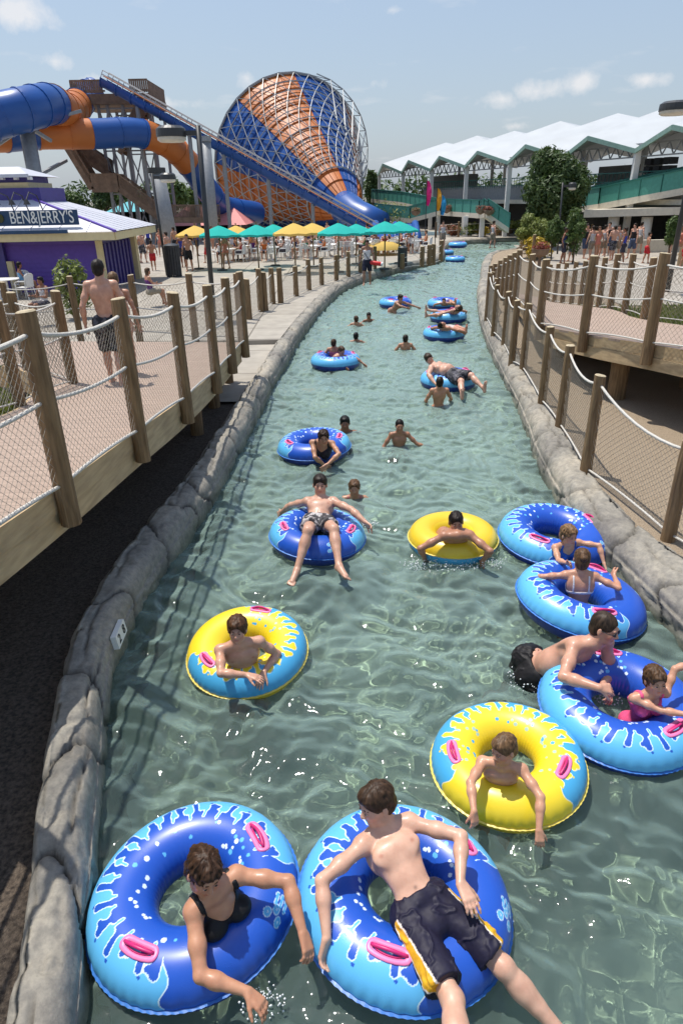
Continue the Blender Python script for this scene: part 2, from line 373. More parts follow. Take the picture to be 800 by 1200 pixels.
def wave_h(x, y, fine=1.):
    q = np.stack([x, y, np.zeros_like(x)], -1); h = np.zeros_like(x); r = np.random.default_rng(21)
    wx = x+.25*vnoise(q*1.3, 2); wy = y+.25*vnoise(q*1.3, 9)
    for k in range(24):
        lam = .16*6.5**r.random(); th = r.uniform(0, 2*math.pi); a = .0088*lam**.72*r.uniform(.5, 1.2)
        h += a*np.sin(2*math.pi/lam*(wx*math.cos(th)+wy*math.sin(th))+r.uniform(0, 6.3))
    for k in range(16):
        lam = .065*3.2**r.random(); th = r.uniform(0, 2*math.pi); a = .0085*lam*r.uniform(.6, 1.3)*fine
        h += a*np.sin(2*math.pi/lam*(wx*math.cos(th)+wy*math.sin(th))+r.uniform(0, 6.3))*(1+.5*vnoise(q*1.1+k, 51))
    h += .009*fbm(q*5., 31, 2)*fine+.018*fbm(q*1.6, 33, 2)
    n = 1-2*np.abs(fbm(q*2.4, 41, 3)); h += .010*np.clip(n, 0, 1)**3
    return h
RINGS = [P(*c_, 0)[:2] for c_ in ((228, 1049), (473, 1053), (594, 893), (290, 763), (725, 829), (679, 704), (648, 629), (530, 630), (372, 627), (368, 523), (525, 445), (393, 423), (520, 391), (525, 371), (463, 355))]
def water(name):
    ys = [-2.]; 
    while ys[-1] < 60.5: ys.append(ys[-1]+.017+.0026*max(0, ys[-1]-3)*1.15)
    ys = np.array(ys); nx = 320; m = nx
    L = np.interp(ys, LC[:, 1], LC[:, 0])-.35; R = np.interp(ys, RC[:, 1], RC[:, 0])+.35
    L = np.where(ys > 59.5, 14, L)
    u = np.linspace(0, 1, nx)
    X = L[:, None]+(R-L)[:, None]*u[None]; Y = np.broadcast_to(ys[:, None], X.shape)
    Z = wave_h(X, Y)*np.interp(ys, [0, 10, 60], [1, 1, 1.3])[:, None]
    for k, c_ in enumerate(RINGS):
        d_ = np.hypot(X-c_[0], Y-c_[1])-.6; a_ = np.arctan2(Y-c_[1], X-c_[0]); Z = Z+.010*np.sin(d_*38+np.sin(a_*3+k)*1.2)*np.exp(-np.maximum(d_, 0)/.22)*(d_ > -.25)*(.6+.4*np.sin(a_*2+k*2))
    V = np.stack([X, Y, Z], -1).reshape(-1, 3); n = len(ys)
    i = (np.arange(n-1)[:, None]*m+np.arange(m-1)[None]).ravel()
    return np_mesh(name, V, np.stack([i, i+1, i+m+1, i+m], 1), 'water')
m_, t, out = nt('water')
tc = N(t, 'ShaderNodeTexCoord'); nz = N(t, 'ShaderNodeTexNoise'); nz.inputs['Scale'].default_value = 13.; nz.inputs['Detail'].default_value = 2.; t.links.new(tc.outputs['Object'], nz.inputs['Vector'])
bp = N(t, 'ShaderNodeBump', i_Strength=.45, i_Distance=.010); t.links.new(nz.outputs[0], bp.inputs['Height'])
gl = N(t, 'ShaderNodeBsdfGlossy', i_Roughness=.048); rf = N(t, 'ShaderNodeBsdfRefraction', i_Roughness=.0, i_IOR=1.33); rf.inputs['Color'].default_value = (.78, .90, .84, 1)
tp = N(t, 'ShaderNodeBsdfTransparent'); tp.inputs['Color'].default_value = (.72, .92, .84, 1)
df = N(t, 'ShaderNodeBsdfDiffuse'); df.inputs['Color'].default_value = (.28, .395, .355, 1)
fr = N(t, 'ShaderNodeFresnel', i_IOR=1.33); t.links.new(bp.outputs[0], fr.inputs['Normal']); t.links.new(bp.outputs[0], gl.inputs['Normal'])
m1 = N(t, 'ShaderNodeMixShader'); m1.inputs[0].default_value = 0.; t.links.new(rf.outputs[0], m1.inputs[1]); t.links.new(tp.outputs[0], m1.inputs[2])
m2 = N(t, 'ShaderNodeMixShader'); t.links.new(m1.outputs[0], m2.inputs[1]); t.links.new(df.outputs[0], m2.inputs[2])
# turbidity: the flatter the look, the more water the eye passes through
lw = N(t, 'ShaderNodeLayerWeight', i_Blend=.5); mr = N(t, 'ShaderNodeMapRange'); mr.inputs[1].default_value = .25; mr.inputs[2].default_value = .95; mr.inputs[3].default_value = .15; mr.inputs[4].default_value = .80
t.links.new(lw.outputs['Facing'], mr.inputs[0]); t.links.new(mr.outputs[0], m2.inputs[0])
m3 = N(t, 'ShaderNodeMixShader'); t.links.new(fr.outputs[0], m3.inputs[0]); t.links.new(m2.outputs[0], m3.inputs[1]); t.links.new(gl.outputs[0], m3.inputs[2])
t.links.new(m3.outputs[0], out.inputs[0])
wt = water('water'); tag(wt, kind='structure')

# ---------------------------------------------------------------- ground
def strip(name, a, b, z, mat, kind='structure'):
    "sheet between two polylines of equal length"
    n = len(a); V = [(x, y, z) for x, y in a]+[(x, y, z) for x, y in b]
    o = MB().add(V, [(i, i+1, n+i+1, n+i) for i in range(n-1)]).build(name, mat); return tag(o, kind=kind)
yy = np.concatenate([np.linspace(-40, -2.5, 4), np.linspace(-2, 60, 125)])
Lx = np.interp(yy, LC[:, 1], LC[:, 0])-.30; Rx = np.interp(yy, RC[:, 1], RC[:, 0])+.38
Rx = np.where(yy > 51, 60, Rx)
V = []; Fc = []
def sheet(xa, xb, ys, z):
    b0 = len(V); n = len(ys)
    for x0, x1, y in zip(xa, xb, ys): V.append((x0, y, z)); V.append((x1, y, z))
    for i in range(n-1): Fc.append((b0+2*i, b0+2*i+1, b0+2*i+3, b0+2*i+2))
sheet(np.full(len(yy), -2500.), Lx, yy, .18); sheet(Rx, np.full(len(yy), 2500.), yy, .18)
sheet([-2500, -2500], [2500, 2500], [60, 3000], .18); 
g = MB().add(V, Fc).build('ground', 'ground_far'); tag(g, kind='structure')
y2 = np.linspace(-2, 13.6, 60)
strip('mulch_bed', [(-12, y) for y in y2], [(np.interp(y, LC[:, 1], LC[:, 0])-.27, y) for y in y2], .20, 'mulch')
y2 = np.linspace(-2, 50, 110)
strip('gravel_bed', [(np.interp(y, RC[:, 1], RC[:, 0])+.36, y) for y in y2], [(np.interp(y, RC[:, 1], RC[:, 0])+30, y) for y in y2], .36, 'gravel')
# lower slab, step and concourse on the left
y2 = np.linspace(12.2, 18.2, 14)
strip('lower_slab', [(-3.2-(y-12.2)*.1, y) for y in y2], [(np.interp(y, LC[:, 1], LC[:, 0])-.34, y) for y in y2], .255, 'concrete_path')
y2 = np.linspace(17.6, 60, 90)
strip('path', [(-9, y) for y in y2], [(np.interp(y, LC[:, 1], LC[:, 0])-.36, y) for y in y2], .38, 'concrete_path')
MB().box(((-9-1.3)/2, 17.58, .30), (7.4, .10, .14)).build('path_step', 'concrete_pale')['kind'] = 'structure'
strip('concourse', [(-70, 15), (-70, 90)], [(-8.99, 15), (-8.99, 90)], .376, 'concrete_pale')
strip('concourse_far', [(-9, 60.05), (-9, 90)], [(80, 60.05), (80, 90)], .376, 'concrete_pale')
strip('concourse_right', [(9.2, 22), (12.5, 50)], [(70, 22), (70, 50)], .385, 'concrete_pale')

# depth marker on the left kerb
def text_mesh(s, size, depth=.002):
    cu = bpy.data.curves.new('t', 'FONT'); cu.body = s; cu.size = size; cu.extrude = depth; cu.align_x = 'CENTER'; cu.align_y = 'CENTER'
    ob = bpy.data.objects.new('t', cu); C.objects.link(ob); dg = bpy.context.evaluated_depsgraph_get()
    me = bpy.data.meshes.new_from_object(ob.evaluated_get(dg)); bpy.data.objects.remove(ob); return me
def text_obj(s, size, mat, M, name='lettering', parent=None, depth=.002, sx=1., bold=0.):
    me = text_mesh(s, size, depth); me.transform(Matrix.Diagonal((sx, 1, 1, 1))); me.transform(M); me.materials.clear(); me.materials.append(MATS[mat])
    o = bpy.data.objects.new(name, me); C.objects.link(o)
    if parent is not None: o.parent = parent
    return o
sl.cycles.is_caustics_light = True; wt.cycles.is_caustics_caster = True; fl.cycles.is_caustics_receiver = True
# ---------------------------------------------------------------- rope fences
def wood_post(x, y, z0, z1, r, lean=(0, 0), n=12):
    mb = MB(); k = 7; rg = random.Random(int(x*1000+y*77))
    ph = rg.uniform(0, 6); pts = []; tilt = rg.uniform(-.06, .06)
    rings = []
    for i in range(k+1):
        f = i/k; z = z0+(z1-z0)*f
        rr = r*(1.06-.10*f)*(1+.03*math.sin(ph+f*7))
        if i == k: rr *= .96
        rings.append([(x+lean[0]*f+rr*math.cos(a)*(1+.04*math.sin(3*a+ph)), y+lean[1]*f+rr*math.sin(a)*(1+.04*math.cos(2*a+ph)), z+(tilt*math.cos(a)*r*2 if i == k else 0)) for a in [2*math.pi*j/n for j in range(n)]])
    vs = [p for q in rings for p in q]
    mb.add(vs, [(i*n+j, i*n+(j+1) % n, (i+1)*n+(j+1) % n, (i+1)*n+j) for i in range(k) for j in range(n)])
    mb.cur = 1; base = k*n; c = (x+lean[0], y+lean[1], z1+.012)
    inner = [((p[0]-c[0])*.8+c[0], (p[1]-c[1])*.8+c[1], p[2]+.010) for p in rings[-1]]
    mb.add(list(rings[-1])+inner+[c], [(j, (j+1) % n, n+(j+1) % n, n+j) for j in range(n)]+[(n+j, n+(j+1) % n, 2*n) for j in range(n)])
    return mb

def rope_fence(label, posts, r=.075, over=.15, mid=.42, low=-.0, below=.3, mesh=.055, sag=.07, group=None, rr=.014, netr=.0028, ptn=8):
    """posts: (x, y, deck z, top z). ropes hang between; net of crossed cords fills the panels"""
    x0, y0, d0, _ = posts[0]
    root = empty('rope_fence', (x0, y0, d0), 0, label, 'rope fence', group)
    for x, y, d, zt in posts:
        o = wood_post(x, y, d-below, zt, r).build('post', ['post_wood', 'post_top'], None, smooth=False); attach(o, root)
    tops = []; mids = []; lows = []; net = MB()
    for (xa, ya, da, ta), (xb, yb, db, tb) in zip(posts[:-1], posts[1:]):
        a = np.array([xa, ya]); b = np.array([xb, yb]); L = np.linalg.norm(b-a)
        def pt(u, w):          # w 0 = low rope, 1 = top rope
            p = a+(b-a)*u; lo = (da+(db-da)*u)+.04+low; hi = (ta+(tb-ta)*u)-over
            hi -= sag*4*u*(1-u)*min(1, L/1.6); lo += .03*4*u*(1-u)
            return (p[0], p[1], lo+(hi-lo)*w)
        us = np.linspace(0, 1, ptn+1)
        tops.append([pt(u, 1) for u in us]); lows.append([pt(u, 0) for u in us])
        if mid: mids.append([(lambda p: (p[0], p[1], p[2]-.02*4*u*(1-u)))(pt(u, 1-mid)) for u in us])
        if mesh:
            Hh = max(.3, (ta+tb)/2-over-(da+db)/2); steps = max(3, int(Hh/mesh/3)); 
            s = -Hh
            while s < L:
                for sg in (0, 1):
                    pl = []
                    for k in range(steps+1):
                        q = s+k/steps*Hh
                        if 0 <= q <= L:
                            pl.append(pt(q/L if not sg else 1-q/L, k/steps))
                    if len(pl) > 1: net.tube(pl, netr, n=3, caps=False)
                s += mesh*1.35
    for nm, lst, rad_ in (('top_rope', tops, rr), ('middle_rope', mids, rr*.85), ('bottom_rope', lows, rr*.85)):
        if lst:
            mb = MB()
            for l in lst: mb.tube(l, rad_, n=6)
            # knots round the posts
            attach(mb.build(nm, 'rope', None, smooth=True), root)
    if net.n: attach(net.build('net', 'net'), root)
    return root

# ---- left boardwalk
LP = [(-2.36, 1.2, 2.02), (-2.30, 3.0, 1.86), (-2.17, 4.75, 1.71), (-2.09, 6.55, 1.55), (-2.01, 8.4, 1.37), (-1.96, 10.4, 1.22), (-1.93, 11.95, 1.16), (-1.90, 13.55, 1.10)]
rope_fence('rope fence along the river edge of the left boardwalk, thick posts and two thick ropes', [(x, y, z, z+1.35) for x, y, z in LP], r=.078, rr=.018, netr=.0019)
rope_fence('inner rope fence of the left boardwalk beside the grassy bank', [(-4.35, 4.6, 1.72, 3.02), (-4.25, 6.5, 1.56, 2.86), (-4.12, 8.3, 1.38, 2.68), (-4.0, 9.8, 1.27, 2.6), (-5.2, 11.0, 1.2, 2.45), (-6.6, 12.6, 1.05, 2.3)], mesh=.075, netr=.0032)
rope_fence('rope fence closing the far end of the left boardwalk, in front of the concourse', [(-1.98, 13.75, 1.10, 2.40), (-3.0, 14.1, 1.08, 2.38), (-4.5, 15.2, 1.02, 2.27), (-6.1, 15.9, .9, 2.2), (-7.9, 16.4, .75, 2.05)], mesh=.08, mid=.5)
# deck surface and fascia
def deck(name, A, B, label, th=.04, fascia_h=.34, planks=None):
    """A: river-side edge (x,y,z) list, B: other edge; boards across"""
    root = empty(name, A[0], 0, label, 'boardwalk')
    a = spline(A, 120) if len(A) > 2 else np.array(A); b = spline(B, 120)
    seg = np.concatenate([[0], np.cumsum(np.linalg.norm(np.diff(a, axis=0), axis=1))]); n = int(seg[-1]/.145)
    mb = MB()
    for i in range(n):
        s0 = seg[-1]*i/n; s1 = seg[-1]*(i+1)/n-.004
        def at(c, s): return np.array([np.interp(s, seg, c[:, k]) for k in range(3)])
        q = [at(a, s0), at(a, s1), at(b, s1), at(b, s0)]
        vs = [tuple(v) for v in q]+[(v[0], v[1], v[2]-th) for v in q]
        mb.add(vs, [(0, 1, 2, 3), (7, 6, 5, 4), (0, 4, 5, 1), (1, 5, 6, 2), (2, 6, 7, 3), (3, 7, 4, 0)])
    attach(mb.build('deck_boards', 'deck_board'), root)
    for nm, c, sg in (('fascia_board', a, 1), ('fascia_board', b, -1)):
        for lv, (z0, z1, off) in enumerate(((-.002, -.19, .03), (-.195, -fascia_h-.05, .012))):
            mb = MB(); T = np.gradient(c, axis=0); m = len(c)
            for i in range(0, m-1, 3):
                j = min(i+3, m-1)
                p, q = c[i], c[j]; d = (q-p)[:2]; d = d/np.linalg.norm(d); nn = np.array([d[1], -d[0]])*sg*off
                pts = [(p[0]+nn[0], p[1]+nn[1], p[2]+z0), (q[0]+nn[0], q[1]+nn[1], q[2]+z0), (q[0]+nn[0], q[1]+nn[1], q[2]+z1), (p[0]+nn[0], p[1]+nn[1], p[2]+z1)]
                back = [(x-nn[0]*1.6/abs(off)*.02, y-nn[1]*1.6/abs(off)*.02, z) for x, y, z in pts]
                mb.add(pts+back, [(0, 1, 2, 3), (7, 6, 5, 4), (0, 4, 5, 1), (3, 2, 6, 7)])
            attach(mb.build(nm, 'lumber'), root)
    return root
dl = deck('boardwalk', [(x-.10, y, z) for x, y, z in LP[:1]+LP[1:]], [(-5.0, 1.2, 2.02), (-4.6, 3, 1.86), (-4.35, 4.75, 1.71), (-4.22, 6.55, 1.55), (-4.1, 8.4, 1.37), (-5.2, 10.9, 1.22), (-7.2, 12.3, 1.16), (-9.5, 14.5, 1.1)], 'raised timber boardwalk with pale fascia boards on the left of the river')
for x, y, z in LP[5::2]+[LP[6]]:
    attach(MB().tube([(x-.42, y+.1, .1), (x-.42, y+.1, z-.2)], .11, n=12).build('pile', 'post_wood'), dl)
for x, y, z in [(-3.4, 3.2, 1.8), (-3.6, 5, 1.6), (-3.6, 9, 1.2), (-3.2, 13, 1.05)]:
    attach(MB().tube([(x, y, .1), (x, y, z-.05)], .13, n=10).build('pile', 'post_wood'), dl)

# ---- right boardwalk
def pz(px, py, Y): p = PD(px, py, Y); return p
Apx = [(779, 297, 10.3), (696, 300, 12.05), (640, 304, 14.5), (624, 298, 17.), (609, 293, 20.), (603, 296, 21.5), (597, 299, 22.7), (592, 302, 23.8), (586, 305, 24.8), (580, 309, 25.8), (575, 313, 26.8)]
A = [tuple(PD(*q)) for q in Apx]
RP = [(6.0, 6.6, 1.85), (5.35, 8.5, 1.70)]+[(p[0], p[1], max(.40, p[2]-1.33)) for p in A]
RT_ = [3.18, 3.03]+[p[2] for p in A]
rope_fence('rope fence along the river edge of the right boardwalk, tall posts with white ropes', [(x, y, z, zt) for (x, y, z), zt in zip(RP, RT_)], r=.085, rr=.017, netr=.0023, mesh=.075)
Bpx = [(766, 302, 14.8), (742, 298, 15.8), (724, 298, 16.8), (709, 302, 17.8), (697, 305, 18.8), (686, 306, 19.8), (675, 307, 20.8), (664, 308, 21.8), (654, 309, 22.8), (645, 310, 23.8)]
B = [tuple(PD(*q)) for q in Bpx]
FB = [(10.6, 10.4, 1.30), (8.9, 12.2, 1.28), (7.6, 13.6, 1.2)]+[(p[0], p[1], max(.40, p[2]-1.25)) for p in B]
FT = [2.65, 2.6, 2.52]+[p[2] for p in B]
rope_fence('outer rope fence of the right boardwalk, close-set posts in front of the crowd', [(x, y, z, zt) for (x, y, z), zt in zip(FB, FT)], r=.075, mesh=.085, netr=.0032, below=.05)
ea = [(x+.10, y, z) for x, y, z in RP]; eb = [(12.5, 7.2, 1.85), (11.6, 9.0, 1.6)]+[(x-.1, y, z) for x, y, z in FB[:]]
dr = deck('boardwalk', ea, eb, 'raised timber boardwalk with reddish boards on the right of the river')
for px_, py_, zz in ((6.1, 8.6, 1.6), (5.0, 11.6, 1.3), (6.6, 12.2, 1.2), (5.1, 15., 1.1), (7.2, 10, 1.5)):
    attach(MB().tube([(px_, py_, .2), (px_, py_, zz-.04)], .16, n=12).build('pile', 'post_wood'), dr)
# ---- low fence on the right bank
low = [((800, 517), (780, 629)), ((710, 440), (684, 552)), ((668, 405), (654, 500)), ((643, 383), (633, 472)), ((620, 356), (611, 433)), ((606, 352), (598, 426)), ((592, 342), (589, 405)), ((582, 334), (577, 391)), ((571, 320), (569, 374))]
LWP = [(4.7, 2.6, .38, 1.55), (4.05, 4.2, .38, 1.52)]
for tp_, bp_ in low:
    b_ = P(*bp_, .40); z_ = PD(*tp_, b_[1])[2]; LWP.append((b_[0]+.02, b_[1], .40, z_))
last = LWP[-1]
for yq in (21.5, 23.4, 25.6):
    LWP.append((xr(yq)+.42, yq, .40, 1.35))
rope_fence('low rope fence on the right kerb wall, leaning posts with sagging white rope', LWP, r=.072, mesh=.06, netr=.0025, mid=0, below=.06, sag=.13, over=.10, rr=.017)
# ---- concourse fence beside the path
cf = [((287, 327), (292, 374)), ((299, 315), (306, 365)), ((308, 319), (311, 364)), ((317, 314), (320, 356)), ((327, 314), (329, 355)), ((345, 312), (347, 347)), ((361, 304), (362, 340)), ((377, 302), (377, 334)), ((394, 299), (394, 329)), ((407, 295), (408, 325)), ((422, 293), (422, 320)), ((439, 289), (439, 315))]
CP = []
for tp_, bp_ in cf:
    b_ = P(*bp_, .38); CP.append((b_[0], b_[1], .38, PD(*tp_, b_[1])[2]))
rope_fence('rope fence between the river path and the white tables', CP, r=.095, mesh=.12, netr=.004, mid=0, below=.02, over=.2)
cf = [((471, 297), (471, 315)), ((494, 289), (494, 312)), ((502, 287), (502, 311)), ((507, 286), (507, 310)), ((516, 282), (516, 306))]
CP = []
for tp_, bp_ in cf:
    b_ = P(*bp_, .38); CP.append((b_[0], b_[1], .38, PD(*tp_, b_[1])[2]))
rope_fence('short rope fence at the far corner of the river path', CP, r=.12, mesh=0, mid=.5, below=.02, over=.2)
# far bank fence beyond the bend
rope_fence('rope fence on the far bank, past the river bend', [(x, 60.9+.1*k, .38, 1.6) for k, x in enumerate(np.linspace(8.5, 30, 12))], r=.09, mesh=0, mid=.5, below=.02)
# loose pole fence on the planted island right of the bend
rope_fence('rope fence round the planted bed behind the right bank', [(10.6, 38, .38, 1.7), (12.0, 41, .38, 1.7), (12.9, 45, .38, 1.7), (14.5, 47.4, .38, 1.7), (17.5, 48.8, .38, 1.7), (22, 49.6, .38, 1.7)], r=.09, mesh=0, mid=.5, below=.02)

# ---- planted mound beside the left boardwalk
xs = np.linspace(-14, -4.3, 60); ys = np.linspace(2, 12, 60)
gx, gy = np.meshgrid(xs, ys, indexing='ij'); q = np.stack([gx, gy, 0*gx], -1)
edge = np.clip((-4.4-gx)/1.5, 0, 1)
gz = .2+edge*(1.0+.25*fbm(q*.6, 5))*np.clip((12-gy)/2, 0, 1)*np.clip((gy-2)/1, 0, 1)
V = np.stack([gx, gy, gz], -1).reshape(-1, 3); i = (np.arange(59)[:, None]*60+np.arange(59)[None]).ravel()
mo = np_mesh('planted_mound', V, np.stack([i, i+60, i+61, i+1], 1), 'bank'); tag(mo, kind='structure')
# ---------------------------------------------------------------- funnel ride
def funnel():
    Aa = Vector(PD(404, 243, 69)); Cc = Vector(PD(340, 191, 83)); ax = (Cc-Aa); L = ax.length; ax.normalize()
    root = empty('funnel_slide', (Aa.x, Aa.y, .2), 0, 'giant funnel shaped water slide with orange and blue panels inside a white lattice frame', 'water slide')
    xx = ax.cross(Vector((0, 0, 1))).normalized(); yy_ = xx.cross(ax)
    R0, R1 = 1.5, 8.35; ns = 64; nr = 14
    def pt(u, a, off=0.): r = R0+(R1-R0)*u**.92+off; return Aa+ax*(L*u)+(xx*math.cos(a)+yy_*math.sin(a))*r
    a0 = rad(45)
    for colr, par in (('blue', 0), ('orange', 1)):
        mb = MB()
        for k in range(ns):
            a = a0+2*math.pi*k/ns; sect = int((k)//8) % 2
            if sect != par: continue
            b_ = a0+2*math.pi*(k+1)/ns
            for i in range(nr):
                u0, u1 = i/nr, (i+1)/nr; g = .10 if True else 0
                mb.add([pt(u0, a), pt(u1, a), pt(u1, b_), pt(u0, b_)], [(0, 1, 2, 3)])
                if k % 2 == 0: mb.add([pt(u0, a), pt(u1, a), pt(u1, a, g), pt(u0, a, g)], [(0, 1, 2, 3)])
            for i in range(1, nr+1):
                mb.add([pt(i/nr, a), pt(i/nr, b_), pt(i/nr, b_, .12), pt(i/nr, a, .12)], [(0, 1, 2, 3)])
        attach(mb.build('shell_panel', colr+'_plastic'), root)
    fr = MB(); nl = 32; rings = 10
    def fp(i, k, o=.24): u = .16+.835*i/rings; return pt(u, a0+2*math.pi*k/nl+(math.pi/nl if i % 2 else 0), o*(.5+.5*u)+(.0))
    for i in range(rings+1):
        for k in range(nl):
            rr_ = .060 if i in (0, rings) else .045
            fr.beam(fp(i, k), fp(i, k+1), rr_*2)
            if i < rings:
                if i % 2: fr.beam(fp(i, k), fp(i+1, k), .06); fr.beam(fp(i, k), fp(i+1, k+1), .06)
                else: fr.beam(fp(i, k), fp(i+1, k), .06); fr.beam(fp(i, k), fp(i+1, k-1), .06)
            q = fp(i, k); u = .16+.86*i/rings
            if i % 2 == 0: fr.beam(q, pt(min(u, 1), a0+2*math.pi*k/nl, .02), .06)
    for k in range(nl): fr.beam(pt(1, a0+2*math.pi*k/nl, .1), pt(1, a0+2*math.pi*(k+1)/nl, .1), .16)
    attach(fr.build('lattice_frame', 'galvanised'), root)
    # scaffold legs on the right flank and below
    lg = MB()
    for i, k in ((10, 0), (10, 31), (10, 1), (8, 0), (8, 31), (6, 0), (6, 31), (10, 16), (10, 18), (8, 18)):
        q = fp(i, k); 
        if q.z > 1.2: attach(MB().beam(q, (q.x+.3, q.y, .2), .14).build('support_leg', 'galvanised'), root)
    q0 = [fp(10, k) for k in range(-5, 4)]; rg_ = MB()
    for a_, b_ in zip(q0[:-1], q0[1:]):
        o_ = Vector((.8, -.4, 0)); rg_.beam(a_+o_, b_+o_, .09); rg_.beam(a_, a_+o_, .07); rg_.beam(a_+o_, b_, .06)
        for f in (.35, .7): rg_.beam(a_.lerp(Aa, f)+o_*.8, b_.lerp(Aa, f)+o_*.8, .07); rg_.beam(a_+o_, a_.lerp(Aa, f)+o_*.8, .07)
    attach(rg_.build('side_scaffold', 'galvanised'), root)
    # run-out hood and blue pool wall in front
    p0 = Aa+ax*.3
    hood = MB().tube([p0, p0-ax*1.2, Vector(PD(418, 254, 67)), Vector(PD(430, 259, 66)), Vector(PD(446, 266, 65))], [1.5, 1.5, 1.45, 1.4, 1.3], n=20).build('outlet_tube', 'blue_plastic', smooth=True); attach(hood, root)
    return root
funnel()

def pipe(name, px, dia, cols, label, Ydef=None, ribs=True, n=24, cat='water slide'):
    "px: (px, py, Y) centre line; cols: list of (fraction end, colour)"
    pts = spline([PD(*p) for p in px], 120); root = empty(name, tuple(pts[0]), 0, label, cat)
    prev = 0.
    for end, c in cols:
        i0, i1 = int(prev*119), int(end*119)
        seg = [tuple(p) for p in pts[i0:i1+1]]
        rr_ = [np.interp(i, [0, 119], dia)/2 for i in range(i0, i1+1)]
        attach(MB().tube(seg, rr_, n=n, caps=False).build('tube_section', c+'_plastic', smooth=True), root)
        if ribs:
            for j in range(i0, i1, 8):
                mb = MB()
                a, b_ = Vector(pts[j]), Vector(pts[min(j+1, 119)]); d = (b_-a).normalized()
                mb.tube([a-d*.05, a+d*.05], np.interp(j, [0, 119], dia)/2*1.045, n=n, caps=True)
                attach(mb.build('flange', c+'_plastic'), root)
        prev = end
    return root
pipe('tube_slide', [(-30, 158, 50), (0, 160, 52), (45, 157, 54), (110, 157, 56), (160, 156, 58), (195, 168, 60), (222, 193, 62), (245, 225, 64), (262, 243, 67), (300, 250, 72)], (1.95, 2.1), [(.13, 'orange'), (.222, 'blue'), (.333, 'orange'), (.475, 'blue'), (.67, 'orange'), (1., 'blue')], 'long enclosed tube slide in blue and orange sections leading down to the funnel')
pipe('tube_slide', [(-40, 150, 47), (-10, 138, 48), (30, 128, 49), (60, 122, 52), (80, 130, 57), (92, 122, 62), (100, 112, 66), (112, 107, 67)], (2.6, 2.1), [(.45, 'blue'), (.70, 'orange'), (1., 'blue')], 'wide enclosed blue tube slide bending up to the launch platform')

def straight_slide():
    a, b = Vector(PD(122, 92, 60)), Vector(PD(452, 276, 58)); root = empty('straight_slide', (b.x, b.y, .2), 0, 'long straight blue slide with a conveyor rail, running down in front of the funnel', 'water slide')
    d = (b-a).normalized(); side = d.cross(Vector((0, 0, 1))).normalized(); up = side.cross(d)
    if up.z < 0: up = -up
    L = (b-a).length; n = 40; rr_ = .62
    mb = MB(); ring = 12; vs = []
    for i in range(n+1):
        c = a+d*(L*i/n)
        for k in range(ring+1):
            th = math.pi+math.pi*k/ring; vs.append(c+side*math.cos(th)*rr_+up*math.sin(th)*rr_)
    mb.add(vs, [(i*(ring+1)+k, i*(ring+1)+k+1, (i+1)*(ring+1)+k+1, (i+1)*(ring+1)+k) for i in range(n) for k in range(ring)])
    for i in range(0, n+1, 2):
        c = a+d*(L*i/n); mb.tube([c+side*math.cos(math.pi+math.pi*k/8)*rr_*1.06+up*math.sin(math.pi+math.pi*k/8)*rr_*1.06 for k in range(9)], .05, n=5)
    attach(mb.build('trough', 'blue_plastic', smooth=True), root)
    o = MB(); o.beam(a-side*.0+up*.15, b+up*.15, .7, .05); attach(o.build('conveyor_belt', 'orange_plastic'), root)
    r = MB()
    for s in (-1, 1):
        for h in (.25, .50): r.tube([a+side*s*.6+up*h, b+side*s*.6+up*h], .032, n=5)
        for i in range(0, 56, 2):
            c = a+d*(L*i/56)+side*s*.6; r.beam(c+up*.0, c+up*.5, .04)
    attach(r.build('handrail', 'galvanised'), root)
    for f in (.12, .3, .42, .58, .74):
        c = a+d*(L*f)-up*.6; attach(MB().tube([c, (c.x, c.y+.2, .2)], .16, n=10).build('support_post', 'steel_grey'), root)
    return root
straight_slide()

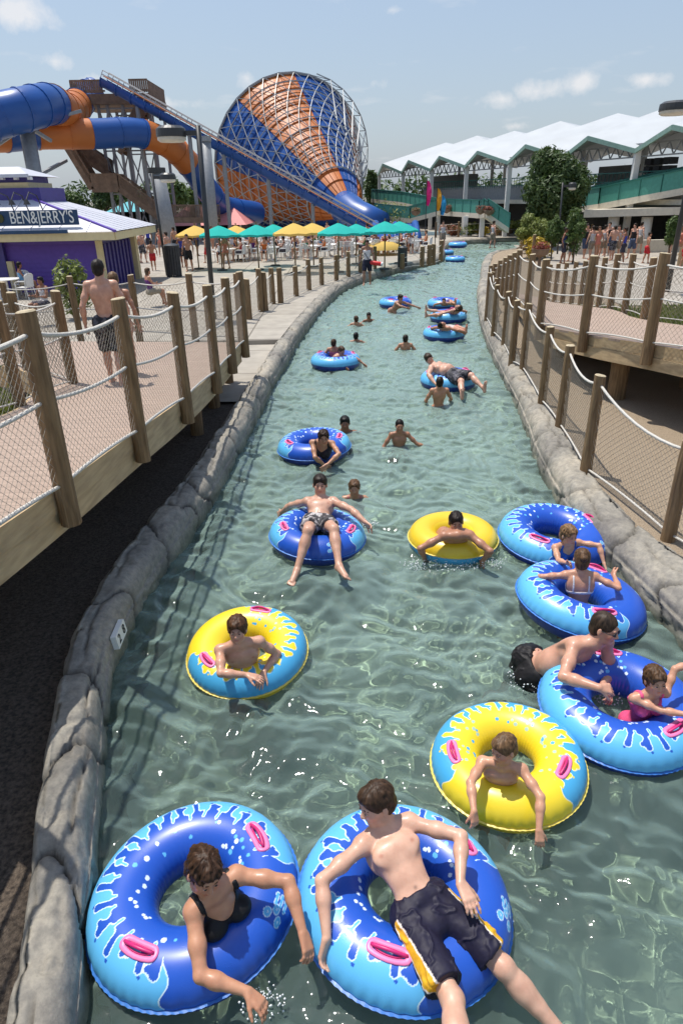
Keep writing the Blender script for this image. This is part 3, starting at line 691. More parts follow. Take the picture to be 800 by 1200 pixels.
def tower():
    Y = 62; root = empty('slide_tower', tuple(PD(150, 240, Y)[:2])+(.2,), 0, 'timber clad launch tower with zigzag stairs under the slide start', 'tower')
    p0, p1 = PD(89, 127, Y), PD(178, 127, Y); zt = PD(130, 95, Y)[2]; zf = p0[2]+.9
    cx, wx_ = (p0[0]+p1[0])/2, p1[0]-p0[0]
    mb = MB(); mb.box((cx, Y+2.5, zf-.35), (wx_, 6, .7)); attach(mb.build('platform', 'brown_timber'), root)
    mb = MB()
    for x, w in ((p0[0]+wx_*.22, wx_*.44), (p1[0]-wx_*.12, wx_*.24)):
        if mb.n: attach(mb.build('board_wall', 'brown_timber'), root); mb = MB()
        for k in range(int(w/.16)): mb.box((x-w/2+.08+k*.16, Y-.5, (zf+zt)/2+.05), (.13, .05, zt-zf))
        mb.box((x, Y-.45, zt), (w, .12, .12)); mb.box((x, Y-.45, zf+.2), (w, .12, .12))
    attach(mb.build('board_wall', 'brown_timber'), root); mb = MB()
    for k in range(30): mb.box((p1[0], Y-.4+k*.19, (zf+zt)/2), (.05, .15, zt-zf))
    attach(mb.build('board_wall', 'brown_timber'), root); mb = MB()
    for k in range(30): mb.box((p0[0], Y-.4+k*.19, (zf+zt)/2), (.05, .15, zt-zf))
    attach(mb.build('board_wall', 'brown_timber'), root)
    mb = MB()
    xs = [p0[0]+wx_*f for f in (.30, .42, .62, .80, .97)]
    for x in xs:
        for yq in (Y, Y+5): mb.beam((x, yq, .2), (x, yq, zf), .22)
    for (z0, z1) in ((1, 4.2), (4.2, 7.4), (7.4, 10.4)):
        for a_, b_ in zip(xs[:-1], xs[1:]):
            mb.beam((a_, Y, z0), (b_, Y, z1), .09); mb.beam((b_, Y, z0), (a_, Y, z1), .09); mb.beam((a_, Y, z1), (b_, Y, z1), .11)
            mb.beam((a_, Y+5, z1), (b_, Y+5, z1), .11)
    attach(mb.build('steel_frame', 'steel_grey'), root)
    # stair flights
    def flight(a, b, nm='stair_flight'):
        a, b = Vector(a), Vector(b); mb = MB(); d = b-a; n = 14
        for s in (0, 1.5):
            mb.beam(a+Vector((0, s, 0)), b+Vector((0, s, 0)), .08, .42)
            mb.beam(a+Vector((0, s, 1.1)), b+Vector((0, s, 1.1)), .08, .10)
            for k in range(0, 40):
                q = a+d*(k/39)+Vector((0, s, 0)); mb.beam(q, q+Vector((0, 0, 1.1)), .055)
        for k in range(n): q = a+d*((k+.5)/n); mb.box((q.x, q.y+.75, q.z+.1), (.3, 1.5, .05))
        attach(mb.build(nm, 'brown_timber'), root)
    S = [PD(78, 180, 59), PD(108, 222, 59), PD(140, 222, 59), PD(190, 258, 59), PD(255, 258, 59)]
    flight(S[0]+np.array([0, 0, .6]), S[1]); flight(S[1], S[2]); flight(S[2], S[3]); flight(S[3], S[4])
    S2 = [PD(150, 190, 60.5), PD(178, 120, 60.5)]
    flight(PD(140, 180, 61), PD(170, 128, 61)); flight(PD(128, 205, 61), PD(86, 178, 61))
    return root
tower()
# big grey columns carrying the tubes
for (bx, by, tx, ty, Y, d, lab) in ((50, 255, 30, 143, 50, .95, 'tall leaning grey steel column behind the ice cream kiosk'), (201, 285, 184, 203, 53, 1.1, 'thick grey steel column with a dark round cap between the lamp posts'), (252, 285, 241, 166, 55, .75, 'slim pale steel column beside the tall lamp post')):
    a = PD(bx, by, Y); b = PD(tx, ty, Y); a = a+(a-b)/(b[2]-a[2])*(a[2]-.2)
    root = empty('support_column', tuple(a), 0, lab, 'column')
    attach(MB().tube([a, b], d/2, n=16).build('shaft', 'steel_grey', smooth=True), root)
    attach(MB().tube([b, b+np.array([0, 0, .35])], d/2*1.15, n=16).build('cap', 'dark_metal' if '203' in str(ty) else 'steel_grey'), root)
    if tx == 30:
        mb = MB(); c = PD(31, 147, Y)
        for q in (PD(-10, 140, Y), PD(-10, 175, Y), PD(95, 130, 53), PD(60, 165, 52)): mb.beam(c, q, .2)
        mb.beam(PD(46, 205, Y), PD(78, 188, 57), .2); attach(mb.build('strut', 'steel_grey'), root)

# pink roofed stand and the far structures behind the tables
def shed(name, x0, x1, Y0, Y1, h, rh, wall, roof, lab, opening=True):
    root = empty(name, ((x0+x1)/2, Y0, .38), 0, lab, 'building')
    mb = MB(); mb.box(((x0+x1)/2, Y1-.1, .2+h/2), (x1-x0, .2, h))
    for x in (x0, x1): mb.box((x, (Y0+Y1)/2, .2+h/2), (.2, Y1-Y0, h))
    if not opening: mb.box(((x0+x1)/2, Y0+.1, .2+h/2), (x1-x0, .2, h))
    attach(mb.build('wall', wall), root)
    rm = MB(); xo = .6; cy = (Y0+Y1)/2
    rm.add([(x0-xo, Y0-xo, h), (x1+xo, Y0-xo, h), (x1+xo, Y1+xo, h), (x0-xo, Y1+xo, h), (x0+1, cy, h+rh), (x1-1, cy, h+rh)], [(0, 1, 5, 4), (1, 2, 5), (2, 3, 4, 5), (3, 0, 4), (3, 2, 1, 0)])
    attach(rm.build('roof', roof), root)
    for x in np.linspace(x0, x1, max(2, int((x1-x0)/2.5))): attach(MB().box((x, Y0, .2+h/2), (.15, .15, h)).build('porch_post', 'white_paint'), root)
    return root
basic('pink_roof', (.62, .22, .20), .6, var=.1); basic('teal_roof', (.08, .38, .42), .6, var=.1)
a = PD(205, 262, 66); b = PD(285, 262, 66)
shed('snack_stand', a[0], b[0], 64, 70, PD(240, 264, 64)[2], 1.5, 'shade_and_dark', 'pink_roof', 'low stand with a faded pink roof behind the coloured umbrellas')
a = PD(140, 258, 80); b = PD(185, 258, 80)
shed('snack_stand', a[0], b[0], 78, 84, 2.6, 1.0, 'shade_and_dark', 'teal_roof', 'small blue roofed stand far behind the kiosk eave')
# ---------------------------------------------------------------- plants
def leafmat(name, c, c2):
    m, t, out = nt(name); b = N(t, 'ShaderNodeBsdfPrincipled', i_Roughness=.55); g = N(t, 'ShaderNodeAttribute'); g.attribute_name = 'Col'
    cr = ramp(t, g.outputs['Fac'], [(0., c), (1., c2)]); t.links.new(cr, b.inputs['Base Color'])
    tr = N(t, 'ShaderNodeBsdfTranslucent'); t.links.new(cr, tr.inputs[0]); mx = N(t, 'ShaderNodeMixShader'); mx.inputs[0].default_value = .3
    t.links.new(b.outputs[0], mx.inputs[1]); t.links.new(tr.outputs[0], mx.inputs[2]); t.links.new(mx.outputs[0], out.inputs[0])
leafmat('leaf_dark', (.028, .06, .016), (.10, .155, .04)); leafmat('leaf_mid', (.05, .10, .02), (.14, .20, .05)); leafmat('leaf_light', (.11, .16, .03), (.27, .30, .07))
leafmat('grass_blade', (.12, .16, .03), (.34, .36, .09)); leafmat('flower_red', (.10, .10, .03), (.42, .08, .07)); leafmat('flower_yellow', (.35, .25, .03), (.6, .45, .05)); leafmat('leaf_brown', (.20, .12, .05), (.32, .22, .10))
def leaves(centers, radii, n, size, mat, name='crown', seed=0, shell=.55, aspect=1.6, updir=.0):
    r = np.random.default_rng(seed); cs = np.array(centers, float); rs = np.array(radii, float)
    wts = (rs.prod(1))**.66; idx = r.choice(len(cs), n, p=wts/wts.sum())
    d = r.normal(size=(n, 3)); d /= np.linalg.norm(d, axis=1)[:, None]
    rr_ = shell+(1-shell)*r.random(n)**.5
    pos = cs[idx]+d*rs[idx]*rr_[:, None]*(1+.22*fbm(cs[idx]+d*2.2, seed+3, 2))[:, None]
    keep = fbm(pos*1.4/np.mean(rs)**.5, seed+9, 2) > -.33; pos = pos[keep]; d = d[keep]; n = len(pos)
    nrm = d+r.normal(size=(n, 3))*.7+np.array([0, 0, .4]); nrm /= np.linalg.norm(nrm, axis=1)[:, None]
    t1 = np.cross(nrm, r.normal(size=(n, 3))); t1 /= np.linalg.norm(t1, axis=1)[:, None]
    if updir: t1 = t1*(1-updir)+np.array([0, 0, 1.])*updir; 
    t2 = np.cross(nrm, t1); s = size*(.6+.8*r.random(n))[:, None]
    V = np.stack([pos-t1*s*aspect, pos-t2*s*.5, pos+t1*s*aspect, pos+t2*s*.5], 1).reshape(-1, 3)
    F = np.arange(4*n).reshape(n, 4); c = np.repeat(r.random(n)*.75+.25*r.random(), 4)
    return np_mesh(name, V, F, mat, smooth=False, col=np.stack([c, c, c], 1))
def tree(name, base, height, crown, label, mat='leaf_dark', n=9000, size=.09, trunk_r=.16, cat='tree', group=None, seed=1, branches=7):
    """crown: (cx,cy,cz offsets from base, rx,ry,rz) list of clump ellipsoids"""
    root = empty(name, base, 0, label, cat, group); b = Vector(base)
    top = b+Vector((0, 0, height*.62)); mb = MB(); rg = random.Random(seed)
    mb.tube([b-Vector((0, 0, .1)), b+Vector((.03, 0, height*.2)), b+Vector((-.04, .05, height*.42)), top], [trunk_r, trunk_r*.8, trunk_r*.6, trunk_r*.35], n=9)
    cs = [b+Vector(c[:3]) for c in crown]
    for c in cs[:branches+4]: mb.tube([b+Vector((0, 0, height*rg.uniform(.25, .45))), (b+c)/2+Vector((0, 0, height*.18)), c], [trunk_r*.4, trunk_r*.25, trunk_r*.1], n=6)
    attach(mb.build('trunk', 'bark', smooth=True), root)
    o = leaves([tuple(c) for c in cs], [c[3:] for c in crown], n, size, mat, 'crown', seed); attach(o, root)
    return root
def clumps(cx, cz, rx, rz, k, seed, sub=.38):
    rx, rz = rx*.94, rz*.94
    r = np.random.default_rng(seed); out = [(0, 0, cz, rx*.62, rx*.62, rz*.62)]
    for i in range(k):
        d = r.normal(size=3); d /= np.linalg.norm(d); f = .62*r.uniform(.75, 1.1)
        out.append((d[0]*rx*f, d[1]*rx*f, cz+d[2]*rz*f, rx*sub*r.uniform(.7, 1.2), rx*sub, rz*sub*r.uniform(.7, 1.2)))
    return out
def tree_px(name, px, pybase, Y, pytop, wpx, label, **kw):
    a = PD(px, pybase, Y); z0 = kw.pop('z0', .2); topz = PD(px, pytop, Y)[2]; wd = PD(px+wpx/2, pytop, Y)[0]-PD(px-wpx/2, pytop, Y)[0]
    h = topz-z0; lo = kw.pop('lo', .28); cz = h*(1+lo)/2; rz = h*(1-lo)/2
    k = kw.pop('k', 16)
    return tree(name, (a[0], Y, z0), h, clumps(0, cz, wd/2, rz, k, kw.get('seed', 1), kw.pop('wide', .38)), label, **kw)
tree_px('broadleaf_tree', 642, 280, 47, 168, 84, 'big dense dark green tree standing in front of the pavilion', n=30000, size=.10, k=30, seed=4, lo=.2, wide=.46)
tree_px('dark_conifer', 437, 270, 100, 192, 20, 'dark ragged tree rising between the funnel and the pavilion', n=2500, size=.30, seed=5, branches=4, k=8)
tree_px('small_tree', 622, 285, 40, 246, 44, 'yellow green leafy shrub tree in front of the big dark tree', mat='leaf_light', n=9000, size=.05, seed=6, trunk_r=.06, lo=.3)
tree_px('small_tree', 646, 290, 38, 250, 26, 'mid green young tree squeezed between the pale shrub tree and the lamp', mat='leaf_mid', n=5000, size=.05, seed=16, trunk_r=.05, lo=.3)
tree_px('small_tree', 672, 292, 36, 240, 36, 'loose leafed young tree with gaps in front of the white canopy', mat='leaf_mid', n=3600, size=.055, seed=7, trunk_r=.05, lo=.2, k=20)
tree_px('small_tree', 782, 300, 37, 248, 22, 'young tree beside the right lamp post', mat='leaf_mid', n=2600, size=.055, seed=8, trunk_r=.05)
far = [(66, 225, 95, 30), (92, 217, 100, 44), (130, 212, 105, 40), (160, 222, 100, 40), (205, 200, 90, 50), (235, 208, 96, 40), (258, 214, 110, 26), (60, 232, 90, 26)]
for i, (px, top, Y, wpx) in enumerate(far):
    lab = ['feathery tree top just right of the kiosk roof', 'dark round tree behind the kiosk roof', 'green tree behind the upper stair landing', 'green tree under the lower stairs', 'tall olive tree right of the capped column', 'olive tree under the bend of the tube slide', 'dark tree low beside the funnel rim', 'small dark tree touching the kiosk roof slope'][i]
    tree_px('background_tree', px, 270, Y, top, wpx, lab, mat='leaf_mid' if i in (3, 4, 5) else 'leaf_dark', n=2200, size=.28, seed=20+i, group='trees behind the slides', k=8)
for i, (px, Y) in enumerate([(20, 160), (-20, 150), (300, 170), (360, 180), (420, 170), (470, 170), (520, 175)]):
    pass
# long wood on the horizon
cs = []; r = np.random.default_rng(3)
for k in range(150):
    x = -190+k*2.8; cs.append((x, 175+r.uniform(-5, 5), 3.+r.uniform(-.5, 1.6)))
o = leaves(cs, [(4.5, 3, 4.2)]*len(cs), 26000, .5, 'leaf_dark', 'distant_woods', 5); tag(o, 'long dark belt of trees on the horizon', 'woods', kind='stuff')
# grass and weeds on the planted mound, shrub by the kiosk, flower beds
def tuft_field(name, pts, h, n, mat, label, seed=0, spread=.25, cat='grass', kind='stuff'):
    r = np.random.default_rng(seed); P_ = np.array(pts); idx = r.integers(0, len(P_), n)
    b = P_[idx]+np.concatenate([r.normal(size=(n, 2))*spread, np.zeros((n, 1))], 1)
    lean = r.normal(size=(n, 2))*.45*h; hh = h*(.5+.8*r.random(n)); w = .012+.0*hh
    a = r.random(n)*6.28; dx = np.cos(a)*w*2; dy = np.sin(a)*w*2
    V = np.stack([b+np.stack([-dx, -dy, 0*dx], 1), b+np.stack([dx, dy, 0*dx], 1), b+np.stack([lean[:, 0]*.6+dx*.8, lean[:, 1]*.6+dy*.8, hh*.7], 1), b+np.stack([lean[:, 0]*1.3, lean[:, 1]*1.3, hh], 1)], 1).reshape(-1, 3)
    c = np.repeat(r.random(n), 4)
    o = np_mesh(name, V, np.arange(4*n).reshape(n, 4), mat, smooth=False, col=np.stack([c]*3, 1)); tag(o, label, cat, kind=kind); return o
pts = [(x, y, .55+.6*min(1, max(0, (-4.6-x)/1.2))) for x in np.linspace(-7.5, -4.75, 12) for y in np.linspace(4.6, 9.4, 16)]
tuft_field('grass', pts, .34, 16000, 'grass_blade', 'yellow green weeds on the bank beside the left boardwalk')
def shrub(name, base, rx, h, mat, label, n=2500, size=.04, seed=0, cat='shrub', group=None):
    root = empty(name, base, 0, label, cat, group); b = Vector(base); mb = MB(); rg = random.Random(seed)
    for k in range(8): mb.tube([b, b+Vector((rg.uniform(-rx, rx)*.6, rg.uniform(-rx, rx)*.6, h*rg.uniform(.6, .95)))], [.02, .008], n=5)
    attach(mb.build('stem', 'bark'), root)
    attach(leaves([tuple(b+Vector((rg.uniform(-rx, rx)*.6, rg.uniform(-rx, rx)*.6, h*rg.uniform(.35, .85)))) for k in range(8)], [(rx*.5, rx*.5, h*.3)]*8, n, size, mat, 'foliage', seed, shell=.2), root)
    return root
p = PD(80, 330, 21.5); shrub('leafy_shrub', (p[0], 21.5, .3), .55, PD(85, 308, 21.5)[2]-.3, 'leaf_light', 'loose green shrub against the purple kiosk wall', 1500, .06, 2)
for i, (px, Y, rx, h, mt, lab) in enumerate([(548, 62, 1.0, 1.1, 'leaf_light', 'pale bush on the far bank left of the standing man'), (560, 61.6, .8, .9, 'flower_yellow', 'yellow flowering bush on the far bank'), (585, 62, 1.1, 1.1, 'leaf_brown', 'brown green bush on the far bank behind the standing man'), (602, 61.8, .8, 1.2, 'leaf_light', 'bright bush at the right end of the far bank'), (530, 62, .8, 1., 'flower_red', 'red leaved bush on the far bank'), (462, 66, 2.0, 2.9, 'leaf_light', 'tall grass like bush beside the teal umbrellas'), (633, 39, .9, 1.2, 'flower_yellow', 'yellow flowering bush beside the flower basket'), (622, 43, .8, 1.0, 'leaf_brown', 'brown dried bush behind the right kerb fence')]):
    q = PD(px, 285, Y); shrub('flowering_bush', (q[0], Y, .3), rx, h, mt, lab, 900, .09, 40+i)
# bushes on the right by the deck
q = PD(795, 370, 15.5); pts = [(q[0]+dx, 15.5+dy, .36) for dx in np.linspace(-1.3, 3, 12) for dy in np.linspace(-1., 3, 8)]
tuft_field('grass', pts, .5, 9000, 'grass_blade', 'yellow green grass patch behind the right boardwalk fence', 4)
# ---------------------------------------------------------------- pavilion with folded white roof
Wb = 7.75; K0 = Vector((PD(454, 202, 85)[0], 85, 0)); K6 = Vector((PD(795, 165, 42.2)[0], 42.2, 0))
dF = (K6-K0)/6; dn = dF.normalized(); pn = Vector((-dn.y, dn.x, 0))
if pn.x < 0: pn = -pn
def F_(k, s, z): q = K0+dF*k+pn*s; return (q.x, q.y, z)
pav = empty('pavilion', F_(3, 4, .38), 0, 'long grandstand pavilion under a white folded roof with teal edges and ramps', 'building')
basic('roof_white', (.44, .46, .47), .55, var=.06, scale=.6); basic('wall_grey', (.27, .28, .28), .8, var=.1); basic('slab_cream', (.60, .55, .45), .7, var=.08)
rm = MB(); tr = MB(); S1, S2 = 7.2, 19
zs = {0: (7.0, 6.05), 1: (9.1, 8.3), 2: (7.4, 6.6)}
for k in range(-1, 9):
    pk = [F_(k, -.6, zs[0][0]), F_(k, S1, zs[1][0]+.15*(k % 2)), F_(k, S2, zs[2][0])]
    va = [F_(k-.5, .2, zs[0][1]), F_(k-.5, S1, zs[1][1]), F_(k-.5, S2, zs[2][1])]; vb = [F_(k+.5, .2, zs[0][1]), F_(k+.5, S1, zs[1][1]), F_(k+.5, S2, zs[2][1])]
    if k < 0: continue
    for i in (0, 1):
        rm.add([va[i], pk[i], pk[i+1], va[i+1]], [(0, 1, 2, 3)]); rm.add([pk[i], vb[i], vb[i+1], pk[i+1]], [(0, 1, 2, 3)])
    for a_, b_ in ((va[0], pk[0]), (pk[0], vb[0])): tr.beam(Vector(a_)-Vector((0, 0, .14)), Vector(b_)-Vector((0, 0, .14)), .12, .26)
o = rm.build('roof', 'roof_white'); sm = o.modifiers.new('t', 'SOLIDIFY'); sm.thickness = .10; attach(o, pav)
basic('teal_grey', (.20, .32, .27), .5, var=.1)
attach(tr.build('roof_edge', 'teal_grey'), pav)
cl_ = MB(); ts = MB()
for k in range(0, 9):
    for s, w_ in ((.4, .34), (7.2, .28), (13, .3)):
        attach(MB().beam(F_(k-.5, s, .2), F_(k-.5, s, 6. if s == .4 else (8.2 if s < 10 else 7)), w_).build('column', 'white_paint'), pav)
    for s in (.6,):
        z0 = 5.6; 
        for j in range(8):
            a_, b_ = k-.5+j/8, k-.5+(j+1)/8; ts.beam(F_(a_, s, z0), F_(b_, s, z0), .08); ts.beam(F_(a_, s, z0), F_((a_+b_)/2, s, z0+.7), .06); ts.beam(F_((a_+b_)/2, s, z0+.7), F_(b_, s, z0), .06)
            ts.beam(F_(a_, s, z0+.7), F_(b_, s, z0+.7), .08)
attach(ts.build('roof_truss', 'steel_grey'), pav)
# upper floor, back bowl wall, railing
fm = MB()
fm.add([F_(-.6, 1.2, 2.9), F_(8.5, 1.2, 2.9), F_(8.5, 16, 2.9), F_(-.6, 16, 2.9), F_(-.6, 1.2, 3.2), F_(8.5, 1.2, 3.2), F_(8.5, 16, 3.2), F_(-.6, 16, 3.2)], [(0, 1, 5, 4), (4, 5, 6, 7), (3, 2, 1, 0)])
attach(fm.build('upper_floor', 'slab_cream'), pav)
wm = MB()
wm.beam(F_(.9, 1.6, 3.75), F_(4.5, 1.6, 3.75), .15, 1.1); wm.beam(F_(4.5, 1.6, 3.6), F_(8.5, 1.6, 3.6), .15, .8); wm.beam(F_(.35, 5, 4.6), F_(1.5, 5, 4.6), 1.2, 1.9); wm.beam(F_(3.6, 9, 4.6), F_(4.4, 9, 4.6), 1.2, 1.9); wm.beam(F_(-.6, 7, 1.6), F_(8.5, 7, 1.6), .2, 2.6)
attach(wm.build('parapet_wall', 'wall_grey'), pav)
rl = MB()
rl.beam(F_(.4, 1.5, 4.85), F_(8.5, 1.5, 4.75), .07); rl.beam(F_(.4, 1.5, 4.35), F_(8.5, 1.5, 4.2), .05)
for j in range(150): u = .4+8.1*j/150; rl.beam(F_(u, 1.5, 4.1), F_(u, 1.5, 4.82), .035)
attach(rl.build('railing', 'teal_dark'), pav)
sm_ = MB()
for u in (5.25, 5.36, 5.47):
    for z in (4.9, 5.35, 4.45): attach(MB().box(F_(u+.15, 2.2, z), (.7, .5, .38), rz=.4).build('loudspeaker', 'black_trim'), pav)
# ramps: green mesh parapet over a cream slab
def ramp_(pts, nm='access_ramp', green=.95, slab=.38, wdt=2.2, off=(0, 1, 0)):
    root = pav; g = MB(); s = MB(); r_ = MB()
    for a_, b_ in zip(pts[:-1], pts[1:]):
        a_, b_ = Vector(a_), Vector(b_); o_ = Vector(off)*wdt
        s.add([a_, b_, b_+o_, a_+o_]+[q-Vector((0, 0, slab)) for q in (a_, b_, b_+o_, a_+o_)], [(0, 1, 2, 3), (7, 6, 5, 4), (0, 4, 5, 1), (2, 6, 7, 3), (1, 5, 6, 2), (3, 7, 4, 0)])
        for q in (Vector((0, 0, 0)), o_):
            g.add([a_+q, b_+q, b_+q+Vector((0, 0, green)), a_+q+Vector((0, 0, green))]+[v+Vector((0, .04, 0)) for v in (a_+q, b_+q, b_+q+Vector((0, 0, green)), a_+q+Vector((0, 0, green)))], [(0, 1, 2, 3), (7, 6, 5, 4), (3, 2, 6, 7)])
            r_.beam(a_+q+Vector((0, -.03, green+.04)), b_+q+Vector((0, -.03, green+.04)), .08)
            n = max(2, int((b_-a_).length/1.2))
            for k in range(n+1): c = a_+(b_-a_)*(k/n)+q; r_.beam(c+Vector((0, -.05, 0)), c+Vector((0, -.05, green)), .05)
    attach(s.build(nm, 'slab_cream'), root); attach(g.build('ramp_parapet', 'teal_paint'), root); attach(r_.build('ramp_rail', 'teal_dark'), root)
YR = 43.5
ramp_([PD(672, 243, 50), PD(700, 239, 47.5), PD(800, 220, 42.5), PD(900, 203, 38)])
ramp_([PD(436, 233, 84), PD(470, 237, 76), PD(515, 247, 66), PD(560, 250, 60), PD(572, 250, 59)])
ramp_([PD(440, 252, 66.5), PD(480, 256, 66), PD(512, 247.5, 65.4)], green=.9)
ramp_([PD(570, 249, 57.5), PD(596, 267, 56)], wdt=1.6)
mb = MB()
for px, t0, Y in ((547, 252, 61), (468, 258, 67), (455, 240, 78), (567, 250, 59.4), (515, 250, 66), (723, 241, 46.8)):
    q = PD(px, t0, Y); attach(MB().beam((q[0], Y+.6, .2), (q[0], Y+.6, q[2]-.1), .36).build('ramp_column', 'white_paint'), pav)
# low white canopy with round white columns on the right
a_, b_, c_ = PD(683, 255, 45.5), PD(788, 252, 42.5), PD(860, 251, 41)
mb = MB(); 
for q0, q1 in ((a_, b_), (b_, c_)):
    q0, q1 = Vector(q0), Vector(q1); o_ = Vector((1.5, 3.5, 0)); zt = .42
    mb.add([q0, q1, q1+o_, q0+o_]+[v+Vector((0, 0, zt)) for v in (q0, q1, q1+o_, q0+o_)], [(3, 2, 1, 0), (4, 5, 6, 7), (0, 1, 5, 4), (2, 3, 7, 6), (0, 4, 7, 3), (1, 2, 6, 5)])
attach(mb.build('lower_canopy', 'slab_cream'), pav)
mb = MB()
for px, Y in ((718, 45.3), (757, 44.2), (806, 42.8)):
    q = PD(px, 262, Y); attach(MB().tube([(q[0], Y, .3), (q[0], Y, 2.25)], .33, n=16).build('canopy_column', 'white_paint', smooth=True), pav)
mb = MB(); mb.beam((a_[0]+.6, 50.5, 1.3), (c_[0]+4, 46, 1.3), .2, 2.2); attach(mb.build('rear_wall', 'shade_and_dark'), pav)
mb = MB(); mb.beam(F_(-.5, 4.0, 1.5), F_(4.2, 4.0, 1.5), .2, 2.6); attach(mb.build('undercroft_wall', 'shade_and_dark'), pav)
# hanging flower baskets on the ramp columns
for i, (px, py, Y, lab) in enumerate(((487, 248, 64.6, 'flower basket hanging at the ramp end behind the coloured flags'), (523, 245, 64, 'red flower basket hanging just right of the blue flag'), (563, 246, 58.2, 'red flower basket left of the stair head'), (573, 247, 57.2, 'red flower basket right at the stair head'), (633, 293, 33.5, 'brown flower basket standing behind the tall fence posts'))):
    q = PD(px, py, Y); root = empty('flower_basket', tuple(q), 0, lab, 'flower basket', 'flower baskets')
    attach(MB().lathe([(.05, -.35), (.35, -.2), (.45, .05), (.40, .05)], tuple(q), 12).build('bowl', 'brown_timber'), root)
    attach(leaves([tuple(q+np.array([dx, 0, .15])) for dx in (-.2, 0, .2)], [(.25, .25, .22)]*3, 260, .05, 'flower_red' if i != 0 else 'leaf_brown', 'blossom_clump', 60+i, shell=.2), root)
    if i < 4: attach(MB().beam(q+np.array([0, 0, 0]), q+np.array([0, .3, .9]), .03).build('hanger', 'dark_metal'), root)
    else: attach(MB().tube([q, (q[0], q[1], .3)], .08, n=8).build('stand', 'brown_timber'), root)
# ---------------------------------------------------------------- ice cream kiosk
def kiosk():
    yf = 28.5; xr_ = PD(118, 300, yf)[0]; xl_ = -34.; ze = PD(60, 283, yf)[2]; yb = 33.2
    root = empty('kiosk', (xr_, yf, .38), 0, 'purple ice cream kiosk with a white metal hip roof and a lettered sign board', 'building')
    # front wall of horizontal clapboards
    mb = MB(); nb = int((ze-.3)/.17)
    for k in range(nb):
        z = .3+k*.17
        mb.add([(xl_, yf, z), (xr_, yf, z), (xr_, yf+.03, z+.172), (xl_, yf+.03, z+.172), (xl_, yf+.03, z), (xr_, yf+.03, z)], [(0, 1, 2, 3), (0, 4, 5, 1)])
    mb.box(((xl_+xr_)/2, yf+.2, ze/2+.15), (xr_-xl_, .3, ze-.3))
    attach(mb.build('front_wall', 'purple_paint'), root)
    sw = MB(); sw.box((xr_-.1, (yf+yb)/2, ze/2+.15), (.2, yb-yf-.4, ze-.3))
    for k in range(9): sw.box((xr_+.03, yf+.55+k*.5, ze/2+.1), (.10, .22, ze-.5))
    attach(sw.build('louvre_wall', 'dark_purple'), root)
    for (x, y, w_) in ((xr_+.02, yf-.02, .22), (xr_+.05, yb-.2, .4)):
        attach(MB().box((x, y, ze/2+.15), (w_, w_, ze-.3)).build('corner_post', 'cream_paint'), root)
    xq = PD(4, 300, yf)[0]
    attach(MB().box((xq-.1, yf-.12, ze/2+.15), (.5, .2, ze-.3)).build('corner_post', 'dark_purple'), root)
    attach(MB().box((xq+.3, yf-.16, ze/2-.2), (.22, .2, ze-1.)).build('corner_post', 'cream_paint'), root)
    # eave
    ez = ze+.06; x1, y0, y1 = xr_+1.0, yf-1.0, yb+.6
    ev = MB()
    for z0, h_ in ((ez+.14, .28),):
        ev.box(((xl_+x1)/2, y0, z0), (x1-xl_, .08, h_)); ev.box((x1, (y0+y1)/2, z0), (.08, y1-y0-.09, h_))
    ev.add([(xl_, y0, ez), (x1, y0, ez), (x1, y1, ez), (xl_, y1, ez)], [(3, 2, 1, 0)])
    attach(ev.build('eave_board', 'cream_paint'), root)
    # hip roof up to the lantern tier
    zr = ez+.32; tx, ty0, ty1, tz = PD(46, 236, 31)[0], 30.2, 32.6, PD(46, 232, 31)[2]
    rf = MB(); A_ = (xl_, y0-.08, zr); B_ = (x1+.08, y0-.08, zr); C_ = (x1+.08, y1, zr); T0 = (tx, ty0, tz); T1 = (tx, ty1, tz); TL = (xl_, ty0, tz)
    rf.add([A_, B_, T0, TL, C_, T1], [(0, 1, 2, 3), (1, 4, 5, 2)])
    for k in range(0, 23):           # standing seams
        f = k/23; x = x1+.08+(xl_-x1)*f; g = min(1, max(0, (x1-x)/(x1-tx)))
        rf.beam((x, y0-.08, zr+.0), (x, y0-.08+(ty0-y0)*g, zr+.0+(tz-zr)*g), .03, .03)
    for k in range(1, 9):
        y = y0+(y1-y0)*k/9; g = 1-abs(k-4.5)/4.5; rf.beam((x1+.08, y, zr+.0), (x1+(tx-x1)*g, y, zr+.0+(tz-zr)*g), .025, .03)
    basic('roof_metal', (.56, .56, .60), .45, metal=.1, var=.05); attach(rf.build('roof', 'roof_metal'), root)
    hp = MB().beam(B_, T0, .12, .08); attach(hp.build('hip_cap', 'purple_paint'), root)
    fu = MB(); fu.box(((xl_+PD(92, 270, yf)[0])/2, y0-.18, zr+.02), (PD(92, 270, yf)[0]-xl_, .12, .12)); attach(fu.build('gutter', 'navy_board'), root)
    # lantern tier
    z2 = PD(30, 207, 31)[2]
    for nm, mt, za, zb, ox in (('lantern_band', 'dark_purple', tz-.25, tz+.38, .16), ('lantern_band', 'cream_paint', tz+.38, tz+.58, .05), ('lantern_band', 'dark_purple', tz+.58, z2, -.05)):
        xx_ = tx+ox+(.35 if nm == 'lantern_band' and za < tz else 0)
        attach(MB().box(((xl_+xx_)/2, (ty0+ty1)/2, (za+zb)/2), (xx_-xl_, ty1-ty0+ox*2, zb-za)).build(nm, mt), root)
    lr = MB(); xa = tx+.3; zt = PD(30, 195, 31)[2]
    lr.add([(xl_, ty0-.5, z2), (xa, ty0-.5, z2), (xa, ty1+.5, z2), (xl_, ty1+.5, z2), (xl_, (ty0+ty1)/2-.3, zt), (xa-.9, (ty0+ty1)/2-.3, zt)], [(0, 1, 5, 4), (1, 2, 5), (2, 3, 4, 5), (3, 2, 1, 0)])
